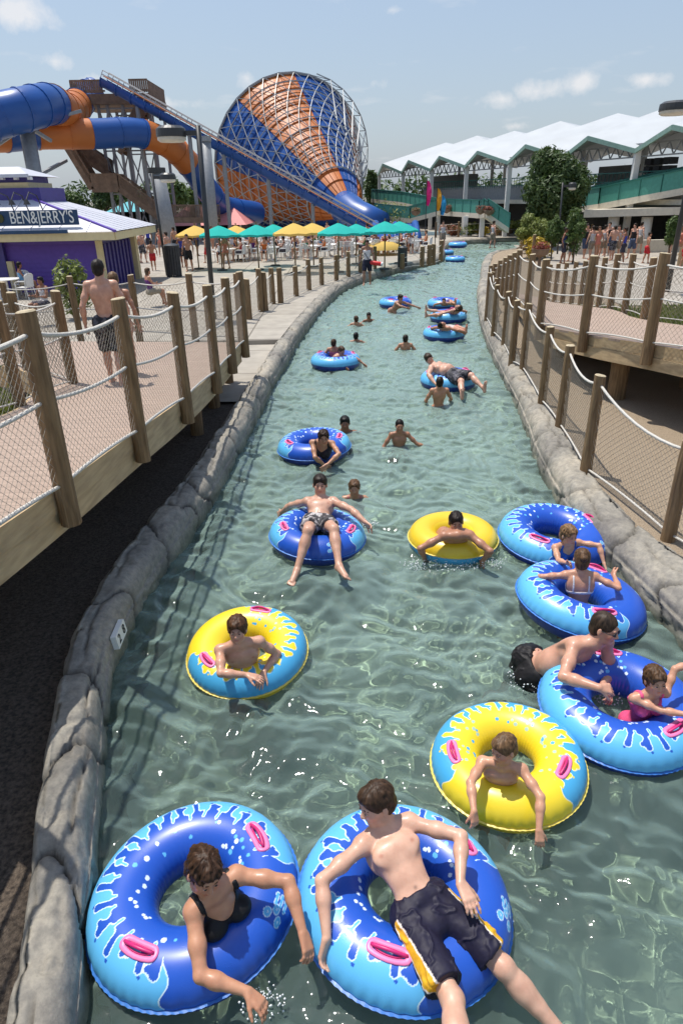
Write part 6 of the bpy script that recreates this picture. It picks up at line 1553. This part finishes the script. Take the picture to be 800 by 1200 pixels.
# man lying back, knees towards us
S = 1.04
shR, shL = P(360, 588, .42), P(391, 588, .42)
mh = P(373, 613, .26); J = {'shR': shR, 'shL': shL, 'hipR': mh+V3(-.09, 0, 0), 'hipL': mh+V3(.09, 0, 0), 'head': P(375, 568, .60)}
J['elR'] = reach(shR, 341, 592, .28*S, True); J['wrR'] = reach(J['elR'], 330, 600, .25*S, True)
J['elL'] = reach(shL, 411, 597, .28*S); J['wrL'] = reach(J['elL'], 428, 612, .25*S)
J['knR'] = P(361, 622, .46); J['anR'] = reach(J['knR'], 348, 668, .43*S); J['knL'] = P(391, 620, .46); J['anL'] = reach(J['knL'], 397, 663, .43*S)
J['toeR'] = J['anR']+V3(-.04, -.14, -.02); J['toeL'] = J['anL']+V3(.08, -.13, -.02)
DBG.append(('F', J))
person('dark haired man in patterned grey shorts lying back with both knees raised towards us', J, S, (.55, .335, .24), False, .008, (0, -.98, .12), (0, .1, 1), 'short', (.03, .02, .014), ('shorts', (.05, .05, .055), None, .55, (.45, .45, .46)), 1., None)
# woman with folded hands behind him
S = .97
shR, shL = P(366, 519, .38), P(389, 520, .38)
J = torso(shL, shR, (0, .4, -1), S); J['head'] = P(379, 513, .52)
J['elR'] = reach(shR, 369, 536, .28*S); J['wrR'] = reach(J['elR'], 380, 545, .24*S, True)
J['elL'] = reach(shL, 397, 532, .28*S); J['wrL'] = reach(J['elL'], 384, 544, .24*S); legs_down(J, S)
person('dark haired woman with folded hands draped over the front of her blue ring', J, S, (.47, .26, .16), True, .009, (.1, -.98, -.02), (0, 0, 1), 'wet', (.04, .02, .012), ('onepiece', (.02, .02, .03)), 1., None)
# girl in the ring next to the right kerb
S = .80
shR, shL = P(650, 642, .38), P(677, 636, .38)
J = torso(shL, shR, (0, .3, -1), S); J['head'] = P(666, 627, .53)
J['elR'] = reach(shR, 654, 657, .24*S); J['wrR'] = reach(J['elR'], 664, 660, .22*S)
J['elL'] = reach(shL, 707, 640, .26*S); J['wrL'] = reach(J['elL'], 707, 660, .24*S); legs_down(J, S)
person('blond girl leaning over her ring beside the right kerb wall', J, S, (.56, .32, .21), True, .007, (.35, -.90, -.08), (0, .1, 1), 'wet', (.26, .15, .07), ('onepiece', (.02, .10, .45)), .95, None, hs=1.1)
# girl with a bun, back to us
S = .84
shL, shR = P(662, 674, .42), P(697, 676, .42)
J = torso(shL, shR, (0, -.2, -1), S); J['head'] = P(681, 655, .58)
J['elL'] = reach(shL, 634, 676, .26*S, True); J['wrL'] = reach(J['elL'], 626, 677, .22*S, True)
J['elR'] = reach(shR, 732, 693, .27*S); J['wrR'] = reach(J['elR'], 719, 675, .24*S, True); legs_down(J, S, (0, .3, -1))
person('girl seen from behind with her brown hair in a bun and a white halter strap', J, S, (.52, .28, .18), True, .007, (.15, .95, -.2), (0, 0, 1), 'bun', (.13, .07, .035), ('bikini', (.70, .70, .68)), .95, None, hs=1.08)
# man in sunglasses leaning over the ring
S = 1.06
shR, shL = P(672, 758, .50), P(709, 752, .48)
mh = P(624, 782, .09)
rr_ = unit(shL-shR); J = {'shR': shR, 'shL': shL, 'hipR': mh+V3(0, -.10, 0), 'hipL': mh+V3(.0, .10, .02), 'head': P(708, 736, .66)}
J['hipR'], J['hipL'] = mh+V3(.03, -.09, -.02), mh+V3(-.02, .10, .02)
J['elR'] = reach(shR, 660, 793, .29*S); J['wrR'] = reach(J['elR'], 701, 806, .25*S)
J['elL'] = reach(shL, 714, 788, .29*S, True); J['wrL'] = reach(J['elL'], 706, 803, .22*S)
J['knR'] = J['hipR']+V3(-.06, -.05, -.40); J['knL'] = J['hipL']+V3(-.10, .05, -.40); J['anR'] = J['knR']+V3(-.2, 0, -.35); J['anL'] = J['knL']+V3(-.2, 0, -.35)
DBG.append(('M', J))
mroot = person('balding man in dark sunglasses and black shorts leaning on the ring at the right edge', J, S, (.55, .31, .215), False, .0065, (.70, -.66, -.12), (.1, .1, 1), 'buzz', (.055, .035, .022), ('shorts', (.010, .009, .010), None, .85), 1.12, {'R': ((.8, .1, -.2), (.2, .5, -.8), .9), 'L': ((.2, -.9, -.3), (-.6, 0, -.8), .8)}, brows=False)
def glasses(root, c, face, up, S, col='ink', nm='sunglasses'):
    R = frame(face, up); T = lambda x, y, z: A3(c)+R@(A3((x, y, z))*S); mb = MB()
    for x in (-1, 1):
        vs = [T(x*(.033+.024*math.cos(a)), .104-.012*abs(math.cos(a))-(.006 if x*math.cos(a) > 0 else 0), .006+.016*math.sin(a)) for a in [2*math.pi*k/14 for k in range(14)]]
        vb = [p-R@A3((0, .004, 0)) for p in vs]; mb.add(vs+vb, [tuple(range(14)), tuple(range(14, 28))[::-1]]+[(k, (k+1) % 14, 14+(k+1) % 14, 14+k) for k in range(14)])
        mb.tube([T(x*.058, .092, .010), T(x*.076, .05, .008), T(x*.082, -.01, .004)], .003, n=5)
    mb.tube([T(-.010, .104, .010), T(.010, .104, .010)], .003, n=5); attach(mb.build(nm, 'black_trim'), root)
glasses(mroot, J['head'], (.70, -.66, -.12), (.1, .1, 1), S)
# girl in pink
S = .76
shR, shL = P(742, 819, .36), P(779, 812, .40)
J = torso(shL, shR, (.0, .25, -1), S); J['head'] = P(767, 797, .53)
J['elR'] = reach(shR, 775, 833, .25*S); J['wrR'] = reach(J['elR'], 808, 838, .24*S)
J['elL'] = reach(shL, 790, 784, .25*S, True); J['wrL'] = reach(J['elL'], 812, 776, .22*S, True); legs_down(J, S)
person('little girl in a pink swimsuit inside the ring at the right edge', J, S, (.56, .31, .205), True, .0062, (.05, -.97, .02), (-.1, .15, 1), 'wet', (.11, .058, .028), ('onepiece', (.75, .10, .24)), .95, None, hs=1.14)

# swimmers without rings
def swimmer(px, py, label, S, skin, face=(0, -1, 0), hair='short', hc_=(.03, .02, .012), zh=.22, down=(0, .15, -1), arms=((-.5, -.1, -.5), (.5, -.1, -.5)), fore=((0, -.6, -.5), (0, -.6, -.5)), fem=False, suit=None, h=.012, hs=1.05, rt=(1, 0, 0), lod=1, fat=.95):
    head = P(px, py, zh); nb = head+V3(0, 0, -.165*S)+unit(down)*.02; face = unit(face); r = unit(np.cross(face, (0, 0, 1))) if rt is None else unit(rt)
    shL, shR = nb-r*.165*S, nb+r*.165*S
    if face[1] < 0 and rt is not None: shL, shR = nb+r*.165*S, nb-r*.165*S
    J = torso(shL, shR, down, S); J['head'] = head; legs_down(J, S)
    for sd, a, f in (('L', arms[1], fore[1]), ('R', arms[0], fore[0])):
        if face[1] >= 0: a = arms[0] if sd == 'L' else arms[1]; f = fore[0] if sd == 'L' else fore[1]
        J['el'+sd] = J['sh'+sd]+unit(a)*.28*S; J['wr'+sd] = J['el'+sd]+unit(f)*.25*S
    return person(label, J, S, skin, fem, h, face, (0, 0, 1), hair, hc_, suit, fat, None, lod=lod, hs=hs)
swimmer(404, 496, 'dark skinned swimmer beside the folded hands woman, his arm stretched right', 1.02, BROWN, zh=.16, arms=((-.4, 0, -.8), (.95, -.05, -.12)), fore=((0, -.6, -.6), (1, 0, -.1)), hc_=(.012, .009, .008))
swimmer(468, 499, 'slim tanned child standing chest deep in the middle of the river', .80, (.38, .19, .11), zh=.33, arms=((-.45, -.1, -.7), (.5, -.1, -.5)), fore=((-.2, -.5, -.6), (.9, -.1, -.3)), hc_=(.015, .010, .008), hair='buzz', hs=1.1)
swimmer(415, 572, 'girl with wet fair hair, only her head and shoulders above water, behind the reclining man', .85, TAN, zh=.14, hair='wet', hc_=(.15, .08, .04), fem=True, arms=((-.6, -.2, -.4), (.7, -.1, -.3)), fore=((-.3, -.6, -.3), (.4, -.5, -.2)), suit=('onepiece', (.45, .12, .15)), hs=1.1)
swimmer(515, 448, 'child with wet dark hair standing with his back to us before the heavy man', .86, (.50, .26, .15), face=(.2, .95, 0), zh=.46, hc_=(.035, .02, .012), arms=((-.4, .2, -.8), (.4, .3, -.7)), fore=((.1, .6, -.3), (0, .7, -.3)))
swimmer(475, 397, 'shaved headed boy alone in the middle of the far river', .88, (.48, .25, .15), face=(.3, .9, 0), zh=.28, hair='buzz', hc_=(.03, .02, .012), arms=((-.5, .1, -.6), (.5, .1, -.6)), fore=((-.1, .6, -.3), (.1, .6, -.3)))
swimmer(417, 394, 'black haired swimmer low in the water near the left kerb', .85, (.35, .18, .11), face=(.2, .9, 0), zh=.16, hc_=(.01, .008, .008), arms=((-.5, .1, -.4), (.8, .1, -.3)), fore=((-.1, .6, -.3), (.6, -.4, -.1)))
swimmer(417, 374, 'brown haired swimmer next to the boy in the blue top', .85, TAN, face=(-.2, .9, 0), zh=.20, hc_=(.08, .04, .02), arms=((-.6, .1, -.4), (.6, .1, -.4)), fore=((-.1, .6, -.2), (.1, .6, -.2)))
swimmer(432, 370, 'dark skinned boy in a blue top with a white headband', .86, BROWN, zh=.18, hc_=(.01, .008, .008), suit=('tank', (.03, .06, .28)), arms=((-.6, -.1, -.4), (.7, -.1, -.3)), fore=((-.1, -.6, -.2), (.4, -.5, -.2)))
# far riders
def rider(tkey, label, S, skin, hpx, lying, hairc, suit=None, fem=False, z=.42, fat=1., ft=None, face=(0, -.9, -.1), hair='short', hz=None):
    """lying: (pelvis px, py, z), knees/ankles from ft pixel list"""
    head = P(hpx[0], hpx[1], hz or z+.12); mh = P(*lying); ax = unit(head-mh); ms = head-ax*.20*S-V3(0, 0, .03); up_ = V3(0, 0, 1)
    r = unit(np.cross(up_, -ax)) if abs(ax[2]) < .8 else V3(1, 0, 0)
    L = np.linalg.norm(ms-mh); ms = mh+unit(ms-mh)*min(max(L, .42*S), .50*S); head = ms+ax*.17*S+V3(0, 0, .06)
    shL, shR = ms-r*.165*S, ms+r*.165*S
    if np.cross(ms-mh, shR-shL)[2] < 0: shL, shR = shR, shL
    rr_ = unit(shR-shL); J = {'shL': shL, 'shR': shR, 'hipL': mh-rr_*.09, 'hipR': mh+rr_*.09, 'head': head}
    for sd, kp, ap in ft:
        J['kn'+sd] = reach(J['hip'+sd], *kp, .42*S); J['an'+sd] = reach(J['kn'+sd], *ap, .40*S); J['toe'+sd] = J['an'+sd]+V3(0, 0, .14)
    for sd in 'LR':
        q = J['sh'+sd]; o = rr_*(1 if sd == 'R' else -1); J['el'+sd] = q+unit(o*.8+(mh-ms)*.6+V3(0, 0, -.15))*.28*S; J['wr'+sd] = J['el'+sd]+unit(o*.2+(mh-ms)*1.+V3(0, 0, -.1))*.25*S
    return person(label, J, S, skin, fem, .013, face, unit(ax+V3(0, 0, .8)), hair, hairc, suit, fat, None, lod=1)
b8 = rider('b8', 'heavy pale man in dark patterned shorts and sunglasses sprawled on a ring', 1.05, PALE, (504, 423), (530, 440, .30), (.06, .04, .025), ('shorts', (.03, .032, .04), None, .9, (.12, .12, .14)), fat=1.3, ft=(('R', (540, 447), (541, 463)), ('L', (552, 440), (566, 455))), face=(.15, -.95, 0))
rider('b11', 'woman lying on a ring with her bare legs stretched to the left', .97, FAIR, (540, 361), (526, 366, .30), (.08, .045, .025), ('onepiece', (.30, .06, .14)), True, ft=(('R', (513, 366), (500, 363)), ('L', (513, 369), (500, 370))), face=(-.3, -.4, .8), hair='long')
rider('b10', 'person in a white and red top lying across a ring with legs to the right', .9, (.50, .25, .16), (512, 381), (526, 385, .30), (.02, .015, .012), ('tank', (.55, .50, .48)), ft=(('R', (536, 386), (545, 388)), ('L', (536, 383), (545, 386))), face=(.3, -.5, .8))
rider('b12', 'child sunk in the farthest of the three rings by the right kerb', .8, TAN, (516, 350), (522, 357, .15), (.05, .03, .02), ('onepiece', (.20, .15, .30)), ft=(('R', (527, 354), (533, 356)), ('L', (526, 352), (532, 354))), face=(-.2, -.9, .2))
swimmer(469, 349, 'dark haired rider leaning right over the ring by the path kerb', .92, (.42, .22, .14), face=(.7, -.6, -.2), zh=.50, down=(-.55, .2, -.6), arms=((.5, -.7, -.3), (.9, -.1, -.3)), fore=((.9, -.3, -.2), (.9, -.2, -.3)), hc_=(.04, .025, .02))
swimmer(391, 402, 'child in a pink top, rear one of the pair sharing a ring near the kerb', .78, TAN, face=(.3, .9, 0), zh=.52, suit=('tank', (.50, .16, .26)), hc_=(.07, .04, .02), arms=((-.6, .1, -.6), (.6, .1, -.6)), fore=((-.1, .6, -.3), (.1, .6, -.3)))
swimmer(400, 411, 'tanned child leaning right over the ring by the left kerb', .85, (.46, .24, .15), face=(.6, -.7, -.3), zh=.42, down=(-.7, .1, -.5), arms=((.2, -.6, -.4), (.95, .0, -.15)), fore=((.8, -.5, -.3), (.8, -.3, -.6)), hc_=(.10, .055, .03))
def splash_drops(px, py, rx, ry, n, label, seed):
    c = P(px, py, 0); r = np.random.default_rng(seed); mb = MB()
    for k in range(n):
        a = r.random()*6.28; d = r.random()**.6; x, y = c[0]+math.cos(a)*rx*d, c[1]+math.sin(a)*ry*d; z = .012+abs(r.normal())*.035; s = r.uniform(.003, .009)
        mb.add([(x+s, y, z), (x-s, y, z), (x, y+s, z), (x, y-s, z), (x, y, z+s*1.3), (x, y, z-s)], [(0, 2, 4), (2, 1, 4), (1, 3, 4), (3, 0, 4), (2, 0, 5), (1, 2, 5), (3, 1, 5), (0, 3, 5)])
    tag(mb.build('splash_drops', 'foam', smooth=True), label, 'splash', kind='stuff')
basic('foam', (.75, .78, .78), .2, var=.05)
for i, (px, py, rx, ry, n, lab) in enumerate(((530, 664, .62, .16, 420, 'white splash along the front of the plain yellow ring'), (430, 616, .14, .10, 90, 'small splash at the hand of the reclining man'), (309, 1180, .12, .08, 110, 'splash at the trailing hand of the woman in black'), (620, 800, .20, .14, 140, 'splash below the black shorts of the man in sunglasses'), (712, 822, .12, .08, 80, 'splash between the forearms of the man in sunglasses'), (470, 516, .25, .12, 90, 'ripple splash round the slim tanned child'), (480, 340, .5, .5, 120, 'rippling splash behind the rider at the path kerb'))): splash_drops(px, py, rx, ry, n, lab, 70+i)
if os.environ.get('DBG'):
    for n_, J in DBG:
        print(n_, 'sh width %.2f torso %.2f' % (np.linalg.norm(J['shL']-J['shR']), np.linalg.norm((J['shL']+J['shR'])/2-(J['hipL']+J['hipR'])/2)), {k: np.round(v, 2).tolist() for k, v in J.items()})
# ---------------------------------------------------------------- people on land
def stand(label, x, y, z, H_=1.72, skin=FAIR, yaw=0., suit=None, hair='short', hc_=(.04, .025, .015), fem=False, fat=1., armp='down', stride=.12, h=.03, lod=2, group=None, lean=0., hs=1.):
    S = H_/1.75; f = V3(-math.sin(yaw), math.cos(yaw), 0); r = V3(f[1], -f[0], 0); base = V3(x, y, z); up = unit(V3(0, 0, 1)+f*lean)
    mh = base+V3(0, 0, .90*S); ms = mh+up*.50*S; J = {'shL': ms-r*.175*S, 'shR': ms+r*.175*S, 'hipL': mh-r*.09*S, 'hipR': mh+r*.09*S, 'head': ms+up*.205*S+f*.02*S}
    for sd, o in (('L', -1), ('R', 1)):
        fo = stride*o*S; J['kn'+sd] = mh+r*o*.10*S+f*(fo*.6+.03)+V3(0, 0, -.43*S); J['an'+sd] = base+r*o*.10*S+f*fo+V3(0, 0, .075*S); J['toe'+sd] = J['an'+sd]+f*.2
        if armp == 'down': J['el'+sd] = J['sh'+sd]+(r*o*.10+f*(-.02-fo*.3)+V3(0, 0, -.27))*S; J['wr'+sd] = J['el'+sd]+(r*o*.02+f*.07+V3(0, 0, -.24))*S
        elif armp == 'up': J['el'+sd] = J['sh'+sd]+(r*o*.15+f*.12+V3(0, 0, -.2))*S; J['wr'+sd] = J['el'+sd]+(r*-o*.08+f*.2+V3(0, 0, .06))*S
        elif armp == 'hip': J['el'+sd] = J['sh'+sd]+(r*o*.22+f*-.05+V3(0, 0, -.2))*S; J['wr'+sd] = J['el'+sd]+(r*-o*.16+f*.1+V3(0, 0, -.12))*S
    return person(label, J, S, skin, fem, h, f, (0, 0, 1), hair, hc_, suit, fat, None, lod=lod, group=group, hs=hs)
def sit(label, x, y, z, H_=1.7, skin=FAIR, yaw=0., suit=None, hair='short', hc_=(.04, .025, .015), fem=False, h=.032, group=None, seat=.46):
    S = H_/1.75; f = V3(-math.sin(yaw), math.cos(yaw), 0); r = V3(f[1], -f[0], 0); base = V3(x, y, z)
    mh = base+V3(0, 0, seat+.10); ms = mh+V3(0, 0, .46*S)+f*-.04; J = {'shL': ms-r*.17*S, 'shR': ms+r*.17*S, 'hipL': mh-r*.09*S, 'hipR': mh+r*.09*S, 'head': ms+V3(0, 0, .20*S)+f*.04}
    for sd, o in (('L', -1), ('R', 1)):
        J['kn'+sd] = mh+f*.42*S+r*o*.12+V3(0, 0, .0); J['an'+sd] = J['kn'+sd]+V3(0, 0, -.44*S)+f*.05; J['toe'+sd] = J['an'+sd]+f*.2
        J['el'+sd] = J['sh'+sd]+(r*o*.08+f*.10+V3(0, 0, -.25))*S; J['wr'+sd] = J['el'+sd]+(r*-o*.05+f*.22+V3(0, 0, .03))*S
    return person(label, J, S, skin, fem, h, f, (0, 0, 1), hair, hc_, suit, 1., None, lod=2, group=group)
def relabel(src, label, x, y, z=.38, rz=0., group=None):
    c = copy_tree(src); c.location = (x, y, z+HB[src.name]); c.rotation_euler = (0, 0, rz); tag(c, label, 'person', group); return c
SH = lambda c, ln=.8, pat=None: ('shorts', c, None, ln, pat)
# man and child on the left boardwalk
p = P(134, 452, 1.24)
stand('shirtless dark haired man in dark shorts walking away on the left boardwalk', p[0]+.05, p[1], 1.24, 1.80, FAIR, .12, SH((.02, .02, .024), .9, (.10, .10, .11)), 'short', (.03, .022, .016), stride=-.15, h=.012, lod=1, fat=1.05)
q = PD(146, 420, p[1]+.75)
stand('long haired woman in a swimsuit walking just ahead of the shirtless man', q[0]+.02, q[1], 1.18, 1.62, TAN, .1, ('onepiece', (.35, .12, .10)), 'long', (.20, .12, .06), True, stride=.15, h=.014, lod=1)
# lifeguard on the path
p = P(430, 334, .38)
lg = stand('lifeguard in a white shirt walking on the river path with a red rescue tube', p[0], p[1], .38, 1.78, (.34, .18, .11), 2.9, [('tank', (.70, .70, .70)), SH((.012, .014, .035), .8)], 'short', (.03, .02, .015), stride=.16, h=.017, lod=1)
attach(MB().box((p[0], p[1], 1.22), (.36, .27, .30)).build('shorts', 'navy_cloth'), lg) if basic('navy_cloth', (.012, .014, .035), .8) and False else None
J0 = None
def rescue(p):
    root = empty('rescue_tube', (p[0]+.45, p[1]-.1, 1.1), .2, 'red rescue tube with a white tip held by the lifeguard', 'rescue tube')
    basic('rescue_red', (.62, .02, .02), .5)
    a = V3(p[0]+.12, p[1]-.15, 1.28); b_ = V3(p[0]+.62, p[1]-.25, 1.20); attach(MB().tube([a, a+(b_-a)*.1, a+(b_-a)*.9, b_], [.05, .085, .085, .05], n=10).build('foam', 'rescue_red', smooth=True), root)
    attach(MB().tube([b_-(b_-a)*.12, b_+(b_-a)*.02], .088, n=10).build('tip', 'white_paint', smooth=True), root)
    attach(MB().tube([a, (p[0]-.1, p[1]-.1, 1.62), (p[0]-.12, p[1]+.12, 1.5), (p[0]-.5, p[1]-.1, 1.05)], .015, n=5).build('strap', 'black_trim'), root)
rescue(p)
# prototypes; each is itself one of the people seen
HB = {}
def proto(o, z=.38): HB[o.name] = o.location.z-z; return o
def at(px, py, z=.38): q = P(px, py, z); return q[0], q[1]
G = 'visitors on the concourse'
a = at(223, 318); m1_ = proto(stand('shirtless tanned man in black shorts between the two lamp posts', *a, .38, 1.80, TAN, 3.0, SH((.012, .012, .014)), group=G))
a = at(181, 317); m2_ = proto(stand('boy in bright red shorts walking just right of the kiosk', *a, .38, 1.50, TAN, .3, SH((.50, .02, .03)), group=G, hs=1.05))
a = at(266, 315); f1_ = proto(stand('woman in a pink and orange swimsuit standing right of the tall lamp post', *a, .38, 1.70, TAN, 2.6, ('onepiece', (.60, .22, .16)), 'long', (.12, .07, .04), True, group=G))
a = at(216, 313); m3_ = proto(stand('person in a blue shirt close behind the man in black shorts', *a, .38, 1.76, BROWN, .4, [('tank', (.04, .06, .40)), SH((.03, .03, .05))], group=G))
a = at(169, 308); m4_ = proto(stand('man in dark patterned shorts walking past the kiosk corner', *a, .38, 1.75, FAIR, -.5, SH((.03, .035, .05), .9, (.2, .2, .22)), group=G))
a = at(199, 312); m5_ = proto(stand('shirtless pale man standing behind the litter bin', *a, .38, 1.80, FAIR, 1.3, SH((.30, .26, .20)), group=G))
a = at(738, 303); w1_ = proto(stand('man in a black shirt in front of the dark pavilion entrance', *a, .38, 1.80, FAIR, 2.0, [('tank', (.012, .012, .016)), SH((.06, .09, .16), .95)], group=G))
a = at(720, 304); w2_ = proto(stand('person in a light grey shirt next to the board screen', *a, .38, 1.74, FAIR, 2.4, [('tank', (.50, .52, .54)), SH((.25, .22, .17))], group=G))
more = [(f1_, 161, 309, 'woman in a coral swimsuit nearest the kiosk eave post'), (m3_, 176, 297, 'far person in a blue shirt under the trees right of the kiosk'), (f1_, 190, 300, 'woman in a coral swimsuit in front of the thick grey column'), (m1_, 207, 300, 'distant shirtless man to the left of the leftmost yellow umbrella'), (m2_, 243, 309, 'boy in red shorts just left of the tall lamp post'), (m4_, 152, 300, 'man in dark patterned shorts half hidden by the kiosk eave'), (m3_, 232, 299, 'person in a blue shirt under the leftmost yellow umbrella'),
        (w2_, 746, 302, 'person in light grey beside the man in the black shirt'), (w1_, 709, 301, 'person in a black shirt in the middle of the group at the board screen'), (f1_, 697, 303, 'woman in a coral swimsuit at the left side of the board screen'), (w2_, 690, 300, 'person in light grey behind the loose leafed tree'), (w1_, 683, 306, 'person in a black shirt behind the right boardwalk, left of the board screen'), (w1_, 668, 307, 'person in a black shirt left of the crowd, near the flower basket'), (m3_, 658, 306, 'person in a blue shirt beside the flower basket'), (w2_, 704, 308, 'person in light grey before the middle of the board screen'), (m4_, 715, 307, 'man in dark patterned shorts behind the outer boardwalk fence'), (m3_, 727, 308, 'person in a blue shirt left of the man in the black shirt'), (m2_, 755, 304, 'boy in red shorts at the white canopy column'), (w2_, 783, 302, 'person in light grey just left of the right lamp post'), (f1_, 793, 304, 'woman in a coral swimsuit just right of the right lamp post'), (m2_, 798, 310, 'boy in red shorts at the right edge of the picture'),
        (w2_, 576, 292, 'man in a white shirt standing alone on the far bank'), (w2_, 518, 291, 'person in white bending at the end of the path fence'), (m5_, 667, 277, 'far pale man behind the young trees'), (m1_, 612, 285, 'far tanned man left of the pale shrub tree'), (f1_, 250, 296, 'woman in a coral swimsuit between the first two umbrellas'), (m3_, 405, 296, 'person in a blue shirt standing behind the seventh front table'), (m1_, 430, 295, 'tanned shirtless man standing behind the eighth front table'), (m4_, 384, 291, 'man in dark patterned shorts standing behind the rear tables'), (f1_, 346, 291, 'woman in a coral swimsuit standing under the yellow umbrella pair'), (m2_, 312, 291, 'boy in red shorts standing among the rear tables')]
yaws = [2.1, .4, 5.3, 3.3, 1.1, 4.2, 2.9]
for i, (src, px, py, lab) in enumerate(more): a = at(px, py+(((i*37) % 7)-3)*(1.6 if px > 650 else .3)); relabel(src, lab, a[0], a[1], rz=yaws[i % 7]*1.3, group=G)
# seated people: at the tables, prototypes first
GS = 'visitors seated at the white tables'
cols = [('dark red', (.30, .02, .03)), ('navy', (.02, .03, .12)), ('white', (.62, .62, .62)), ('black', (.015, .015, .018)), ('orange', (.60, .16, .03)), ('sky blue', (.10, .28, .50)), ('green', (.03, .20, .07)), ('purple', (.12, .03, .20))]
SP = []
for i, (cn, cc_) in enumerate(cols):
    tx, ty = tabs[i]; q = P(tx, ty, .38); sd_ = -1 if i % 2 else 1
    o = sit('%s in a %s top seated at the %s table' % ('woman' if i % 2 else 'man', cn, words[i]), q[0]+sd_*.75, q[1], .38, 1.7, (FAIR, TAN, BROWN)[i % 3], math.pi/2*sd_, [('tank', cc_), SH([(.05, .05, .07), (.30, .28, .22)][i % 2])], 'long' if i % 2 else 'short', [(.04, .02, .015), (.15, .09, .05), (.02, .015, .01)][i % 3], bool(i % 2), group=GS)
    SP.append(proto(o))
k = 0
for i in range(8, 17):
    for sd_ in (-1, 1):
        j = (k*3+1) % 8; src = SP[j]; k += 1; q = P(tabs[i][0], tabs[i][1], .38)
        relabel(src, '%s in a %s top seated %s the %s table' % ('woman' if j % 2 else 'man', cols[j][0], 'left of' if sd_ < 0 else 'right of', words[i]), q[0]+sd_*.78, q[1]+.1, rz=(0 if (1 if j % 2 == 0 else -1) == sd_ else math.pi), group=GS)
for i in range(8):
    j = (i+3) % 8; q = P(tabs[i][0], tabs[i][1], .38); sd_ = 1 if i % 2 else -1
    relabel(SP[j], '%s in a %s top seated behind the %s table' % ('woman' if j % 2 else 'man', cols[j][0], words[i]), q[0]+sd_*.3, q[1]+.75, rz=1.57 if j % 2 else -1.57, group=GS)
for i in range(17):
    j = (i*5+2) % 8; q = P(tabs[i][0], tabs[i][1], .38)
    relabel(SP[j], '%s in a %s top seated in front of the %s table' % ('woman' if j % 2 else 'man', cols[j][0], words[i]), q[0]+(.35 if i % 2 else -.3), q[1]-.78, rz=-1.57 if j % 2 else 1.57, group=GS)
# pair seated by the kiosk, and one beyond the inner rope fence
q = P(12, 350, .38)
for dx, j, lab in ((-.5, 0, 'man in a dark red top seated in the shade by the kiosk wall'), (.55, 5, 'woman in a sky blue top seated beside him by the kiosk wall')): relabel(SP[j], lab, q[0]+dx, q[1]+.2, rz=.5, group=GS)
q = P(56, 372, .6); relabel(SP[2], 'man in a white top sitting low behind the inner rope fence', q[0], q[1], z=.45, rz=1.0)
relabel(SP[7], 'woman in a purple top sitting behind the end fence of the left boardwalk', *at(178, 352, .6)[:2], z=.35, rz=.6)
relabel(SP[4], 'woman in an orange top seated near the flower basket on the right', *at(650, 310)[:2], rz=.6) if False else None
if os.environ.get('DBG'):
    for o in C.objects:
        if o.parent is None and 'label' in o and len(o['label'].split()) > 15: print('LONG', o.name, o['label'])
